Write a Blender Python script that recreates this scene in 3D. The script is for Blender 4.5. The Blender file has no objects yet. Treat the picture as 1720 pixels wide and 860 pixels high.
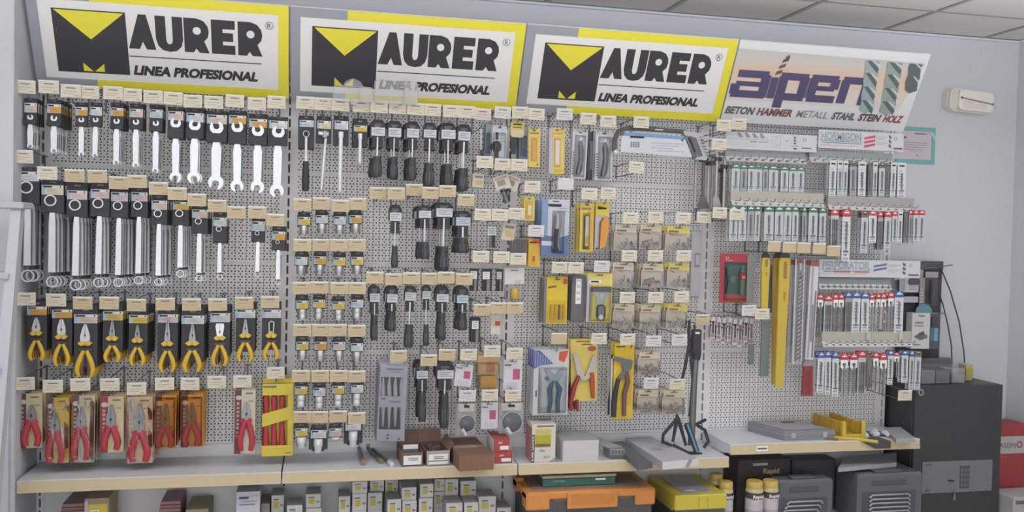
import bpy, math, random
from mathutils import Vector, Matrix
random.seed(7)
PI = math.pi
SC = bpy.context.scene
COL = SC.collection

# ---------------------------------------------------------------- camera, light, exposure
F_PX = 1500.0
YAW, PITCH, ROLL = 0.217393, -0.025959, 0.0232266
EYE = Vector((1.1178, -4.08413, 1.49994))
_f = Vector((math.sin(YAW)*math.cos(PITCH), math.cos(YAW)*math.cos(PITCH), math.sin(PITCH)))
_r0 = Vector((math.cos(YAW), -math.sin(YAW), 0)); _u0 = _r0.cross(_f)
_r = _r0*math.cos(ROLL) + _u0*math.sin(ROLL); _u = -_r0*math.sin(ROLL) + _u0*math.cos(ROLL)
cd = bpy.data.cameras.new('camera'); cam = bpy.data.objects.new('camera', cd); COL.objects.link(cam)
cd.sensor_width = 36; cd.lens = F_PX/1720*36; cd.clip_start = 0.05; cd.clip_end = 100
cam.matrix_world = Matrix((( _r.x, _u.x, -_f.x, EYE.x), (_r.y, _u.y, -_f.y, EYE.y), (_r.z, _u.z, -_f.z, EYE.z), (0, 0, 0, 1)))
SC.camera = cam
SC.view_settings.view_transform = 'Standard'; SC.view_settings.look = 'None'
SC.view_settings.exposure = 0.10; SC.view_settings.gamma = 1; SC.view_settings.use_curve_mapping = False
W = bpy.data.worlds.new('daylight'); SC.world = W; W.use_nodes = True
W.node_tree.nodes['Background'].inputs[0].default_value = (0.82, 0.9, 1.0, 1)
W.node_tree.nodes['Background'].inputs[1].default_value = 0.22

def area(name, loc, target, sx, sy, power, col):
    l = bpy.data.lights.new(name, 'AREA'); l.shape = 'RECTANGLE'; l.size = sx; l.size_y = sy; l.energy = power; l.color = col
    o = bpy.data.objects.new(name, l); COL.objects.link(o); o.location = loc
    o.rotation_euler = (Vector(target)-Vector(loc)).to_track_quat('-Z', 'Y').to_euler()
    return o
area('shopfront_daylight', (-0.4, -6.4, 2.0), (1.5, 0, 1.6), 4.2, 1.9, 84.0, (0.93, 0.96, 1.0))
area('low_ceiling_fill', (1.6, -7.6, 0.02), (1.8, -2.2, 2.6), 6.0, 2.0, 100.0, (1.0, 0.97, 0.94))  # added low light outside, shining up to brighten ceiling and upper wall
for _x in (0.4, 2.3, 4.1):                                           # added unseen lamps: up to brighten the ceiling, weak ones down
    area('added_fill_up', (_x, -1.5, 2.15), (_x, -1.5, 2.6), 1.5, 0.12, 15.0, (0.98, 0.97, 0.97))
    area('added_fill_down', (_x, -1.5, 2.15-0.06), (_x, -1.5+0.5, 0), 1.5, 0.12, 3.0, (0.98, 0.97, 0.97))

# ---------------------------------------------------------------- helpers
def at(px, py, Y):
    d = _f + _r*((px-860)/F_PX) - _u*((py-430)/F_PX)
    return EYE + d*((Y-EYE.y)/d.y)
def rect(x0, y0, x1, y1, Y):
    """world centre-top point, width, height of a pixel rectangle standing at depth Y"""
    c = at((x0+x1)/2, y0, Y); b = at((x0+x1)/2, y1, Y)
    l = at(x0, (y0+y1)/2, Y); r = at(x1, (y0+y1)/2, Y)
    return Vector(((l.x+r.x)/2, Y, c.z)), r.x-l.x, c.z-b.z
def lin(c):
    c /= 255.0
    return c/12.92 if c <= 0.04045 else ((c+0.055)/1.055)**2.4
KILL = 0.60
_M = {}
KEEP = {(168, 171, 177), (176, 173, 171), (176, 170, 160), (198, 200, 204), (176, 180, 186), (168, 156, 129), (200, 202, 209), (206, 186, 60), (186, 189, 193), (196, 197, 203), (182, 184, 190)}
def tone(c):
    """measured print colours read a little stronger than the goods in the shop"""
    if c in KEEP or max(c) < 100: return c
    m = sum(c)/3; return tuple((m+(v-m)*.90)*.89 for v in c)
def M(r, g, b, rough=0.55, metal=0.0, alpha=1.0, var=0.06, spec=0.4, scale=60.0):
    """a surface that reads about sRGB (r,g,b) in the shop's daylight"""
    k = (r, g, b, rough, metal, alpha, var)
    if k in _M: return _M[k]
    m = bpy.data.materials.new('surface_%d_%d_%d' % (r, g, b)); m.use_nodes = True; nt = m.node_tree
    bs = nt.nodes['Principled BSDF']
    a = [min(0.9, lin(v)/KILL) for v in tone((r, g, b))]
    bs.inputs['Roughness'].default_value = rough; bs.inputs['Metallic'].default_value = metal
    bs.inputs['Specular IOR Level'].default_value = spec; bs.inputs['Alpha'].default_value = alpha
    tc = nt.nodes.new('ShaderNodeTexCoord'); nz = nt.nodes.new('ShaderNodeTexNoise'); nz.inputs['Scale'].default_value = scale
    nz.inputs['Detail'].default_value = 1.0
    mx = nt.nodes.new('ShaderNodeMix'); mx.data_type = 'RGBA'
    mx.inputs[6].default_value = (*[v*(1-var) for v in a], 1); mx.inputs[7].default_value = (*[min(1, v*(1+var)) for v in a], 1)
    nt.links.new(tc.outputs['Object'], nz.inputs['Vector']); nt.links.new(nz.outputs['Fac'], mx.inputs[0])
    nt.links.new(mx.outputs[2], bs.inputs['Base Color'])
    _M[k] = m
    return m
BLACK = M(50, 50, 54); BLACK2 = M(58, 58, 62, 0.4); INK = M(46, 46, 52, 0.7)
CHROME = M(186, 189, 193, 0.42, 0.35); STEEL = M(158, 161, 166, 0.38, 0.5); DKSTEEL = M(105, 108, 112, 0.4, 0.5)
WHITE = M(198, 200, 206, 0.5); LABELW = M(196, 197, 203, 0.5); CREAM = M(202, 194, 172, 0.6); TAN = M(196, 182, 146, 0.6)
YEL = M(198, 168, 62, 0.45); RED = M(180, 52, 62, 0.4); GREEN = M(48, 100, 90, 0.5); CLEAR = M(205, 208, 210, 0.12, 0, 0.16, spec=0.5)
WIRE = M(112, 114, 120, 0.35, 0.5); AMBER = M(196, 128, 40, 0.25, 0, 0.36); PEG = M(198, 200, 204, 0.5, var=0.02)
BROWN = M(138, 106, 90, 0.8); GREYP = M(120, 124, 130, 0.5)

def film(name, col, rough=0.10, haze=0.03):
    """thin clear plastic: see-through with real reflections"""
    m = bpy.data.materials.new(name); m.use_nodes = True; nt = m.node_tree; nt.nodes.remove(nt.nodes['Principled BSDF'])
    tr = nt.nodes.new('ShaderNodeBsdfTransparent'); gl = nt.nodes.new('ShaderNodeBsdfGlossy'); df = nt.nodes.new('ShaderNodeBsdfDiffuse'); fr = nt.nodes.new('ShaderNodeFresnel'); fr.inputs['IOR'].default_value = 1.38
    m1 = nt.nodes.new('ShaderNodeMixShader'); m2 = nt.nodes.new('ShaderNodeMixShader'); tr.inputs['Color'].default_value = (*col, 1); gl.inputs['Roughness'].default_value = rough; m1.inputs[0].default_value = haze
    df.inputs['Color'].default_value = (.7, .7, .7, 1); nz = nt.nodes.new('ShaderNodeTexNoise'); nz.inputs['Scale'].default_value = 45; bp = nt.nodes.new('ShaderNodeBump'); bp.inputs['Strength'].default_value = .25; bp.inputs['Distance'].default_value = .003
    L = nt.links.new; L(nz.outputs['Fac'], bp.inputs['Height']); L(bp.outputs['Normal'], gl.inputs['Normal']); L(tr.outputs[0], m1.inputs[1]); L(df.outputs[0], m1.inputs[2]); L(fr.outputs[0], m2.inputs[0]); L(m1.outputs[0], m2.inputs[1]); L(gl.outputs[0], m2.inputs[2])
    L(m2.outputs[0], nt.nodes['Material Output'].inputs['Surface']); return m
CLEAR = film('clear_film', (.96, .97, .98)); AMBER = film('amber_film', (.97, .80, .50), .12, .03)

class MB:
    def __init__(s): s.v = []; s.f = []; s.m = []; s.sm = []; s.mats = []; s.x = None
    def _mi(s, m):
        if m not in s.mats: s.mats.append(m)
        return s.mats.index(m)
    def add(s, vs, fs, m, smooth=False):
        o = len(s.v); i = s._mi(m)
        if s.x is not None: vs = [s.x @ Vector(v) for v in vs]
        s.v.extend([tuple(v) for v in vs])
        for f in fs: s.f.append(tuple(o+k for k in f)); s.m.append(i); s.sm.append(smooth)
        return s
    def box(s, x0, y0, z0, x1, y1, z1, m, c=0.0):
        if x1 < x0: x0, x1 = x1, x0
        if y1 < y0: y0, y1 = y1, y0
        if z1 < z0: z0, z1 = z1, z0
        c = min(c, (x1-x0)*.45, (y1-y0)*.45, (z1-z0)*.45)
        if c <= 0:
            vs = [(x, y, z) for x in (x0, x1) for y in (y0, y1) for z in (z0, z1)]
            return s.add(vs, [(0, 1, 3, 2), (4, 6, 7, 5), (0, 4, 5, 1), (2, 3, 7, 6), (0, 2, 6, 4), (1, 5, 7, 3)], m)
        vs = []; ix = {}
        for i, X in enumerate((x0, x1)):
            for j, Y in enumerate((y0, y1)):
                for k, Z in enumerate((z0, z1)):
                    sx, sy, sz = (1, -1)[i], (1, -1)[j], (1, -1)[k]
                    for a, p in enumerate(((X, Y+sy*c, Z+sz*c), (X+sx*c, Y, Z+sz*c), (X+sx*c, Y+sy*c, Z))):
                        ix[i, j, k, a] = len(vs); vs.append(p)
        fs = []
        for i in (0, 1):
            q = [ix[i, 0, 0, 0], ix[i, 1, 0, 0], ix[i, 1, 1, 0], ix[i, 0, 1, 0]]; fs.append(q if i else q[::-1])
            q = [ix[0, i, 0, 1], ix[0, i, 1, 1], ix[1, i, 1, 1], ix[1, i, 0, 1]]; fs.append(q if i else q[::-1])
            q = [ix[0, 0, i, 2], ix[1, 0, i, 2], ix[1, 1, i, 2], ix[0, 1, i, 2]]; fs.append(q if i else q[::-1])
        for i in (0, 1):
            for j in (0, 1):
                fs.append((ix[i, j, 0, 0], ix[i, j, 1, 0], ix[i, j, 1, 1], ix[i, j, 0, 1]))
                fs.append((ix[i, 0, j, 0], ix[i, 1, j, 0], ix[i, 1, j, 2], ix[i, 0, j, 2]))
                fs.append((ix[0, i, j, 1], ix[1, i, j, 1], ix[1, i, j, 2], ix[0, i, j, 2]))
                for k in (0, 1): fs.append((ix[i, j, k, 0], ix[i, j, k, 1], ix[i, j, k, 2]))
        return s.add(vs, fs, m)
    def prism(s, poly, y0, y1, m, smooth=False):
        """polygon in x,z pushed from y0 (front) to y1"""
        n = len(poly)
        vs = [(x, y0, z) for x, z in poly] + [(x, y1, z) for x, z in poly]
        fs = [tuple(range(n)), tuple(range(2*n-1, n-1, -1))] + [(i, i+n, (i+1) % n+n, (i+1) % n) for i in range(n)]
        return s.add(vs, fs, m, smooth)
    def flat(s, poly, y, m): return s.add([(x, y, z) for x, z in poly], [tuple(range(len(poly)))], m)
    def q(s, x0, z0, x1, z1, y, m): return s.flat([(x0, z0), (x1, z0), (x1, z1), (x0, z1)], y, m)
    def ring(s, cx, cz, ro, ri, y0, y1, m, n=20, sx=1.0):
        vs = []; 
        for i in range(n):
            a = 2*PI*i/n
            for r in (ro, ri):
                for y in (y0, y1): vs.append((cx+sx*r*math.cos(a), y, cz+r*math.sin(a)))
        fs = []
        for i in range(n):
            a, b = 4*i, 4*((i+1) % n)
            fs += [(a, b, b+2, a+2), (a+1, a+3, b+3, b+1), (a, a+1, b+1, b), (a+2, b+2, b+3, a+3)]
        return s.add(vs, fs, m)
    def tube(s, pts, r, m, n=8, cap=True, sq=1.0):
        pts = [Vector(p) for p in pts]; rs = r if isinstance(r, (list, tuple)) else [r]*len(pts)
        vs = []; ref = None
        for i, p in enumerate(pts):
            t = (pts[min(i+1, len(pts)-1)]-pts[max(i-1, 0)]).normalized()
            if ref is None or abs(ref.dot(t)) > 0.95:
                ref = Vector((0, 1, 0)) if abs(t.y) < 0.9 else Vector((1, 0, 0))
            a = (ref-t*ref.dot(t)).normalized(); b = t.cross(a); ref = a
            for k in range(n):
                an = 2*PI*k/n; vs.append(p+a*rs[i]*sq*math.cos(an)+b*rs[i]*math.sin(an))
        fs = [(i*n+k, i*n+(k+1) % n, (i+1)*n+(k+1) % n, (i+1)*n+k) for i in range(len(pts)-1) for k in range(n)]
        s.add(vs, fs, m, True)
        if cap:
            s.add(vs[:n], [tuple(range(n-1, -1, -1))], m); s.add(vs[-n:], [tuple(range(n))], m)
        return s
    def lathe(s, prof, m, n=14, cx=0, cy=0, axis='z', smooth=True):
        vs = []
        for r, h in prof:
            for k in range(n):
                a = 2*PI*k/n; c, d = r*math.cos(a), r*math.sin(a)
                vs.append((cx+c, cy+d, h) if axis == 'z' else ((cx+c, h, cy+d) if axis == 'y' else (h, cx+c, cy+d)))
        fs = [(i*n+k, i*n+(k+1) % n, (i+1)*n+(k+1) % n, (i+1)*n+k) for i in range(len(prof)-1) for k in range(n)]
        s.add(vs, fs, m, smooth)
        s.add(vs[:n], [tuple(range(n-1, -1, -1))], m); s.add(vs[-n:], [tuple(range(n))], m)
        return s
    def mesh(s, name):
        me = bpy.data.meshes.new(name); me.from_pydata(s.v, [], s.f)
        for m in s.mats: me.materials.append(m)
        me.polygons.foreach_set('material_index', s.m); me.polygons.foreach_set('use_smooth', s.sm)
        me.update(); return me

def obj(name, mb, parent=None, loc=(0, 0, 0), rot=None, label=None):
    o = bpy.data.objects.new(name, mb if isinstance(mb, bpy.types.Mesh) else mb.mesh(name)); COL.objects.link(o)
    o.parent = parent; o.location = loc
    if rot: o.rotation_euler = rot
    if label: o['label'] = label
    return o
SEEN = {}
def tag(o, label, cat, group=None, kind=None):
    n = len(label.replace('-', ' ').split()) if False else len(label.split())
    if n < 4 or n > 16: print('LABEL WORDS', n, label)
    SEEN.setdefault(label, []).append((o.name, group))
    o['label'] = label; o['category'] = cat
    if group: o['group'] = group
    if kind: o['kind'] = kind
    return o
def thing(name, loc=(0, 0, 0), rot=None):
    o = bpy.data.objects.new(name, None); COL.objects.link(o); o.location = loc; o.empty_display_size = 0.02
    if rot: o.rotation_euler = rot
    return o
def struct(name, mb, **k):
    o = obj(name, mb, **k); o['kind'] = 'structure'; return o
KIDS = {}
def copy_tree(o, parent=None):
    c = o.copy(); COL.objects.link(c)
    if parent is not None: c.parent = parent
    for ch in list(o.children): copy_tree(ch, c)
    return c
ORD = 'zeroth first second third fourth fifth sixth seventh eighth ninth tenth eleventh twelfth thirteenth fourteenth fifteenth sixteenth seventeenth eighteenth nineteenth twentieth'.split()
def place(o, p, sway=0.0, tilt=0.0, back=0.0):
    o.location = p; o.rotation_euler = (back, tilt, sway); return o
def stack(root, p, n, dy, label, cat, group, jx=0.0, jt=0.03, behind=None, fx=0.0):
    """root hangs foremost on its hook at p, n-1 copies follow behind it towards the wall"""
    place(root, p, random.uniform(-jt, jt), random.uniform(-jt, jt)*.5); tag(root, label % 'front' if '%' in label else label, cat, group)
    for i in range(1, n):
        c = copy_tree(root)
        place(c, (p[0]+fx*i+random.uniform(-jx, jx), p[1]+dy*i, p[2]-0.0006*i), random.uniform(-jt, jt), random.uniform(-jt, jt)*.5)
        tag(c, (behind or label) % (ORD[i+1]+' from front') if '%' in (behind or label) else label, cat, group)
    return root
_T = {}
def text(mb, s, x, z, h, y, m, bold=0.0, shear=0.0, width=None, align='LEFT', rot=0.0, up=None):
    """flat lettering whose capitals are h tall, in the x,z plane facing -y"""
    k = (s, bold)
    if k not in _T:
        c = bpy.data.curves.new('lettering', 'FONT'); c.body = s; c.size = 1; c.offset = bold; c.resolution_u = 3
        o = bpy.data.objects.new('lettering', c); COL.objects.link(o)
        me = o.to_mesh(); vs = [tuple(v.co) for v in me.vertices]; fs = [tuple(p.vertices) for p in me.polygons]
        o.to_mesh_clear(); bpy.data.objects.remove(o); bpy.data.curves.remove(c); _T[k] = (vs, fs)
    vs, fs = _T[k]
    if not vs: return
    x0 = min(v[0] for v in vs); x1 = max(v[0] for v in vs); sc = h/0.73; sx = sc if width is None else width/(x1-x0)
    off = {'LEFT': -x0*sx, 'CENTER': -(x0+x1)/2*sx, 'RIGHT': -x1*sx}[align]
    ca, sa = math.cos(rot), math.sin(rot); out = []
    for v in vs:
        a = v[0]*sx+off+shear*v[1]*sc; b = v[1]*sc
        out.append((x+a*ca-b*sa, y, z+a*sa+b*ca))
    mb.add(out, fs, m)
def arc(cx, cz, r, a0, a1, n, sx=1.0): return [(cx+sx*r*math.cos(a0+(a1-a0)*i/n), cz+r*math.sin(a0+(a1-a0)*i/n)) for i in range(n+1)]
def rrect(x0, z0, x1, z1, r, n=4):
    r = min(r, abs(x1-x0)/2, abs(z1-z0)/2)
    return arc(x1-r, z1-r, r, 0, PI/2, n)+arc(x0+r, z1-r, r, PI/2, PI, n)+arc(x0+r, z0+r, r, PI, 1.5*PI, n)+arc(x1-r, z0+r, r, 1.5*PI, 2*PI, n)
# ---------------------------------------------------------------- room
WALLM = M(168, 171, 177, 0.8, var=0.015, scale=4); CEILM = M(176, 173, 171, 0.9, var=0.03, scale=90); FLOORM = M(176, 170, 160, 0.4, scale=8)
WY = 0.05
b = MB(); b.box(-0.6, WY, 0, 5.0, WY+0.12, 2.59, WALLM); struct('wall_back', b)
b = MB(); b.box(4.795, -7.0, 0, 4.92, WY, 2.59, WALLM); struct('wall_right', b)
b = MB(); b.box(-0.6, -0.34, 0, -0.012, WY, 2.59, WALLM, 0.004); struct('wall_left', b)
b = MB(); b.box(-0.72, -7.0, 0, -0.6, -0.34, 2.59, WALLM); struct('wall_side', b)
b = MB(); b.box(-0.72, -7.0, -0.1, 5.0, WY+0.12, 0, FLOORM)
for i in range(10): b.box(-0.72, -6.6+i*0.65, 0, 5.0, -6.596+i*0.65, 0.0004, M(90, 86, 82))
struct('floor', b)
b = MB(); b.box(-0.72, -7.0, 2.592, 5.0, WY+0.12, 2.66, CEILM)
TRIM = M(182, 184, 190, 0.6)
for k in range(10):
    x = 2.164-0.6*4+0.6*k
    b.box(x-0.012, -7.0, 2.5885, x+0.012, WY, 2.592, M(150, 148, 148))
    b.box(x-0.0135, -7.0, 2.589, x-0.011, WY, 2.5925, M(96, 92, 92))
for k in range(12):
    y = WY-0.42-0.6*k; b.box(-0.72, y-0.012, 2.5886, 5.0, y+0.012, 2.592, M(150, 148, 148))
struct('ceiling', b)
b = MB(); b.box(-0.012, WY-0.025, 2.578, 4.795, WY, 2.5885, TRIM, 0.002); b.box(-0.012, WY-0.027, 2.5884, 4.795, WY, 2.5925, M(110, 108, 108)); struct('trim_back', b)
b = MB(); b.box(4.770, -7.0, 2.578, 4.795, WY-0.025, 2.5885, TRIM, 0.002); struct('trim_right', b)

# perforated steel panels of the wall gondola, 4 bays
def panel_mesh(h=0.4):
    b = MB(); vs = []; fs = []; x0, x1 = 0.018, 0.982; rows = int(round(h/0.0125)); lip = 0.0085
    edges = [lip+(h-2*lip)*i/(rows-1) for i in range(rows)]
    for i in range(rows-1):
        za, zb = edges[i], edges[i+1]; zc = (za+zb)/2
        pitch = 0.015 if i % 2 == 0 else 0.025
        n = int((x1-x0-0.02)/pitch); xa = (x0+x1)/2-n*pitch/2; hr = 0.0034
        for k in range(n):
            l = xa+k*pitch; r = l+pitch; c = (l+r)/2; o = len(vs)
            oc = [(l, za), (c, za), (r, za), (r, zc), (r, zb), (c, zb), (l, zb), (l, zc)]
            vs += [(x, 0, z) for x, z in oc]
            ic = [(c+hr*math.cos(a), zc+hr*math.sin(a)) for a in (1.25*PI, 1.5*PI, 1.75*PI, 0, .25*PI, .5*PI, .75*PI, PI)]
            vs += [(x, 0, z) for x, z in ic]; vs += [(x, 0.0015, z) for x, z in ic]
            for j in range(8):
                e = (j+1) % 8; fs.append((o+j, o+e, o+8+e, o+8+j)); fs.append((o+8+j, o+8+e, o+16+e, o+16+j))
        for a, d in ((x0, xa), (xa+n*pitch, x1)):
            o = len(vs); vs += [(a, 0, za), (d, 0, za), (d, 0, zb), (a, 0, zb)]; fs.append((o, o+1, o+2, o+3))
    b.add(vs, fs, PEG)
    for za, zb in ((0.0006, edges[0]), (edges[-1], h-0.0006)):
        b.add([(x0, 0, za), (x1, 0, za), (x1, 0, zb), (x0, 0, zb)], [(0, 1, 2, 3)], PEG)
    b.box(x0, 0, 0.0002, x1, 0.012, 0.0006, PEG); b.box(x0, 0, h-0.0006, x1, 0.012, h-0.0002, PEG)
    b.add([(x0, 0.03, 0), (x1, 0.03, 0), (x1, 0.03, h), (x0, 0.03, h)], [(0, 1, 2, 3)], M(62, 63, 66, 0.9))   # dark sheet painting the shade of the hollow behind the holes
    return b.mesh('perforated_panel')
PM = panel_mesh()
PLAIN = MB(); PLAIN.box(0.018, 0, 0.001, 0.982, 0.012, 0.44, PEG, 0.001); PLAINM = PLAIN.mesh('plain_panel')
BAYS = ['leftmost', 'second', 'third', 'rightmost']
ROWN = ['lowest', 'second from bottom', 'second from top', 'topmost']
for k in range(4):
    for i in range(4):
        z = 0.543+0.4*i
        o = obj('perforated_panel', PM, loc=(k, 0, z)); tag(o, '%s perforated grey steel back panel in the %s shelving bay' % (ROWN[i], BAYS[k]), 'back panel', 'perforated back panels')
    o = obj('plain_panel', PLAINM, loc=(k, 0, 0.102)); tag(o, 'plain unperforated steel back panel under the shelf, %s shelving bay' % BAYS[k], 'back panel', 'plain lower back panels')
    if k < 4:
        pass
def upright(k):
    b = MB(); z0, z1 = 0.0, 2.16; w = 0.018
    b.box(k-w, -0.002, z0, k-0.0042, 0.03, z1, PEG); b.box(k+0.0042, -0.002, z0, k+w, 0.03, z1, PEG); b.box(k-0.0045, 0.012, z0, k+0.0045, 0.03, z1, M(70, 70, 74))
    z = 0.03
    while z < z1: b.box(k-0.0043, -0.0018, z, k+0.0043, 0.012, z+0.0135, PEG); z += 0.05
    o = obj('slotted_upright', b)
    tag(o, ['grey slotted steel upright at the left wall', 'grey slotted upright between wrenches and socket rows', 'grey slotted upright between first and second thirds of middle shelf boxes', 'grey slotted upright behind the black telescopic pole', 'grey slotted upright beside the black cabinet'][k], 'upright', 'slotted uprights')
for k in range(5): upright(k)

# shelves: tray, front price rail
RAIL = M(168, 156, 129, 0.5, var=.02); RAILW = M(196, 196, 196, 0.45); TRAY = M(176, 180, 186, 0.4, var=0.02)
def shelf(k, z, label, x0=None, x1=None):
    t = thing('wall_shelf', (k, 0, z)); x0 = 0.004 if x0 is None else x0; x1 = 0.996 if x1 is None else x1
    b = MB(); b.box(x0, -0.300, -0.028, x1, -0.004, 0, TRAY, 0.002); b.box(x0, -0.02, -0.045, x1, -0.004, -0.028, TRAY); obj('tray', b, t)
    b = MB(); b.add([(x0, -0.300, 0.0015), (x1, -0.300, 0.0015), (x1, -0.308, 0.0015), (x0, -0.308, 0.0015), (x0, -0.316, -0.046), (x1, -0.316, -0.046), (x0, -0.300, -0.046), (x1, -0.300, -0.046)],
          [(0, 1, 2, 3), (3, 2, 5, 4), (4, 5, 7, 6), (6, 7, 1, 0), (0, 3, 4, 6), (1, 7, 5, 2)], RAIL)
    b.box(x0, -0.3095, -0.003, x1, -0.3078, 0.003, RAILW); obj('price_rail', b, t)
    b = MB()
    for s, xx in ((1, x0-.0012), (-1, x1+.0012)):
        b.add([(xx, -0.01, 0), (xx, -0.31, 0), (xx, -0.31, -0.04), (xx, -0.01, -0.09)] + [(xx+s*0.003, -0.01, 0), (xx+s*0.003, -0.31, 0), (xx+s*0.003, -0.31, -0.04), (xx+s*0.003, -0.01, -0.09)],
              [(0, 1, 2, 3), (7, 6, 5, 4), (0, 4, 5, 1), (1, 5, 6, 2), (2, 6, 7, 3), (3, 7, 4, 0)], TRAY)
        obj('bracket', b, t); b = MB()
    tag(t, label, 'shelf', 'wall shelves'); return t
SZ = 0.49
shelf(0, SZ, 'empty white metal shelf below the red-handled pliers')
shelf(1, SZ, 'white metal shelf carrying brown cardboard boxes')
shelf(2, SZ, 'white metal shelf carrying a plain white box and calipers')
S4 = shelf(3, SZ+0.057, 'higher white metal shelf with yellow mitre box on it')
b = MB(); b.box(0.13, -0.3165, -0.034, 0.19, -0.3135, -0.008, LABELW); b.q(0.137, -0.024, 0.183, -0.018, -0.3168, INK); obj('price_sticker', b, S4)
for k in range(4):                                                   # base shelf near the floor
    z = 0.16
    t = thing('base_shelf', (k, 0, z)); b = MB(); b.box(0.004, -0.40, -0.02, 0.996, -0.004, 0, TRAY, 0.002); obj('tray', b, t)
    b = MB(); b.box(0.004, -0.40, -0.158, 0.996, -0.385, -0.021, PEG); obj('kick_plate', b, t)
    tag(t, 'low grey base shelf at floor level, %s bay' % BAYS[k], 'shelf', 'base shelves')

# ---------------------------------------------------------------- header signs, leaning out at the top
SIGN_A = math.atan2(0.19, 0.352); SL = math.hypot(0.19, 0.352)
SW = M(200, 202, 209, 0.45, var=0.01); SY = M(206, 186, 60, 0.45, var=0.02); SG = M(146, 151, 162, 0.45, var=0.02); SK = M(52, 52, 57, 0.45, var=0.02)
def sign_root(name, k):
    t = thing(name, (k, -0.10, 2.055)); t.rotation_euler = (SIGN_A, 0, 0); return t
def maurer(k, label):
    t = sign_root('maurer_sign'.replace('maurer', 'brand'), k); H = SL; w0, w1 = 0.004, 0.996; Wd = w1-w0
    b = MB(); b.box(w0, 0, 0, w1, 0.006, H, SW); b.box(w0, -0.001, H-0.002, w1, 0.008, H+0.003, M(190, 192, 198)); obj('panel', b, t)
    U = lambda u: w0+u*Wd
    V = lambda v: H*(1-v)
    e = MB(); y = -0.0008
    e.q(U(0), V(1), U(.04), V(0), y, SG); e.q(U(.04), V(.105), U(.232), V(0), y, SG); e.q(U(.04), V(1), U(.232), V(.905), y, SG)
    e.q(U(.232), V(.105), U(1), V(0), y, SY); e.q(U(.232), V(1), U(1), V(.905), y, SY); e.q(U(.958), V(.905), U(1), V(.105), y, SY)
    obj('border', e, t)
    e = MB(); a, c, p, r = .088, .362, .19, .835; m = (a+c)/2
    e.flat([(U(a), V(r)), (U(c), V(r)), (U(c), V(p)), (U(a), V(p))], y, SK)
    e.flat([(U(a+.008), V(p+.012)), (U(m), V(.485)), (U(c-.006), V(p+.012))], y*1.6, SY)
    e.flat([(U(m-.04), V(r-.018)), (U(m-.003), V(r-.018)), (U(m-.04), V(r-.105))], y*1.6, SY)
    e.flat([(U(m+.003), V(r-.018)), (U(m+.04), V(r-.018)), (U(m+.04), V(r-.105))], y*1.6, SY)
    obj('emblem', e, t)
    e = MB(); x0, x1, zt, zb = U(.366), U(.893), V(.197), V(.552); h = zt-zb; g = (x1-x0)
    def P(xs, ux, uw): return [(x0+g*(ux+uw*x), zb+h*z) for x, z in xs]
    e.flat(P([(0, 0), (.42, 1), (.70, 1), (1, 0), (.66, 0), (.53, .22), (.40, 0)], 0, .20), y, SK)
    e.flat(P([(0, 1), (.38, 1), (.38, .30), (.44, .20), (.56, .20), (.62, .30), (.62, 1), (1, 1), (1, .34), (.93, .14), (.76, .01), (.5, -.03), (.24, .01), (.07, .14), (0, .34)], .203, .20), y, SK)
    for ux in (.412, .815):
        uw = .185
        e.flat(P([(0, 0), (0, 1), (.52, 1), (.80, .93), (.96, .78), (1, .63), (.96, .47), (.80, .34), (1.0, 0), (.60, 0), (.47, .12), (.36, 0)], ux, uw), y, SK)
        cx, cz = x0+g*(ux+uw*.52), zb+h*.64
        e.flat([(cx+.016*math.cos(i*PI/8), cz+.016*math.sin(i*PI/8)) for i in range(16)], y*1.6, SW)
    e.flat(P([(0, 0), (0, 1), (1, 1), (1, .74), (.48, .74), (.48, .63), (.92, .63), (.92, .38), (.48, .38), (.48, .27), (1, .27), (1, 0)], .615, .178), y, SK)
    text(e, 'R', U(.922), V(.245), .020, y, SK, .004, align='CENTER'); e.ring(U(.922), V(.22), .0165, .0145, y, y*.5, SK)
    e.box(U(.366), y, V(.637), U(.888), y*.5, V(.627), SK)
    text(e, 'LINEA PROFESIONAL', U(.376), V(.822), .038, y, SK, .058, .22, width=(.495)*Wd)
    obj('lettering', e, t)
    tag(t, label, 'sign', 'yellow and white header signs'); return t
maurer(0, 'large yellow-bordered header sign above the wrenches, leftmost of three')
maurer(1, 'yellow-bordered header sign above the screwdrivers, middle of three')
maurer(2, 'yellow-bordered header sign above the hacksaw, rightmost of three')

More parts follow.
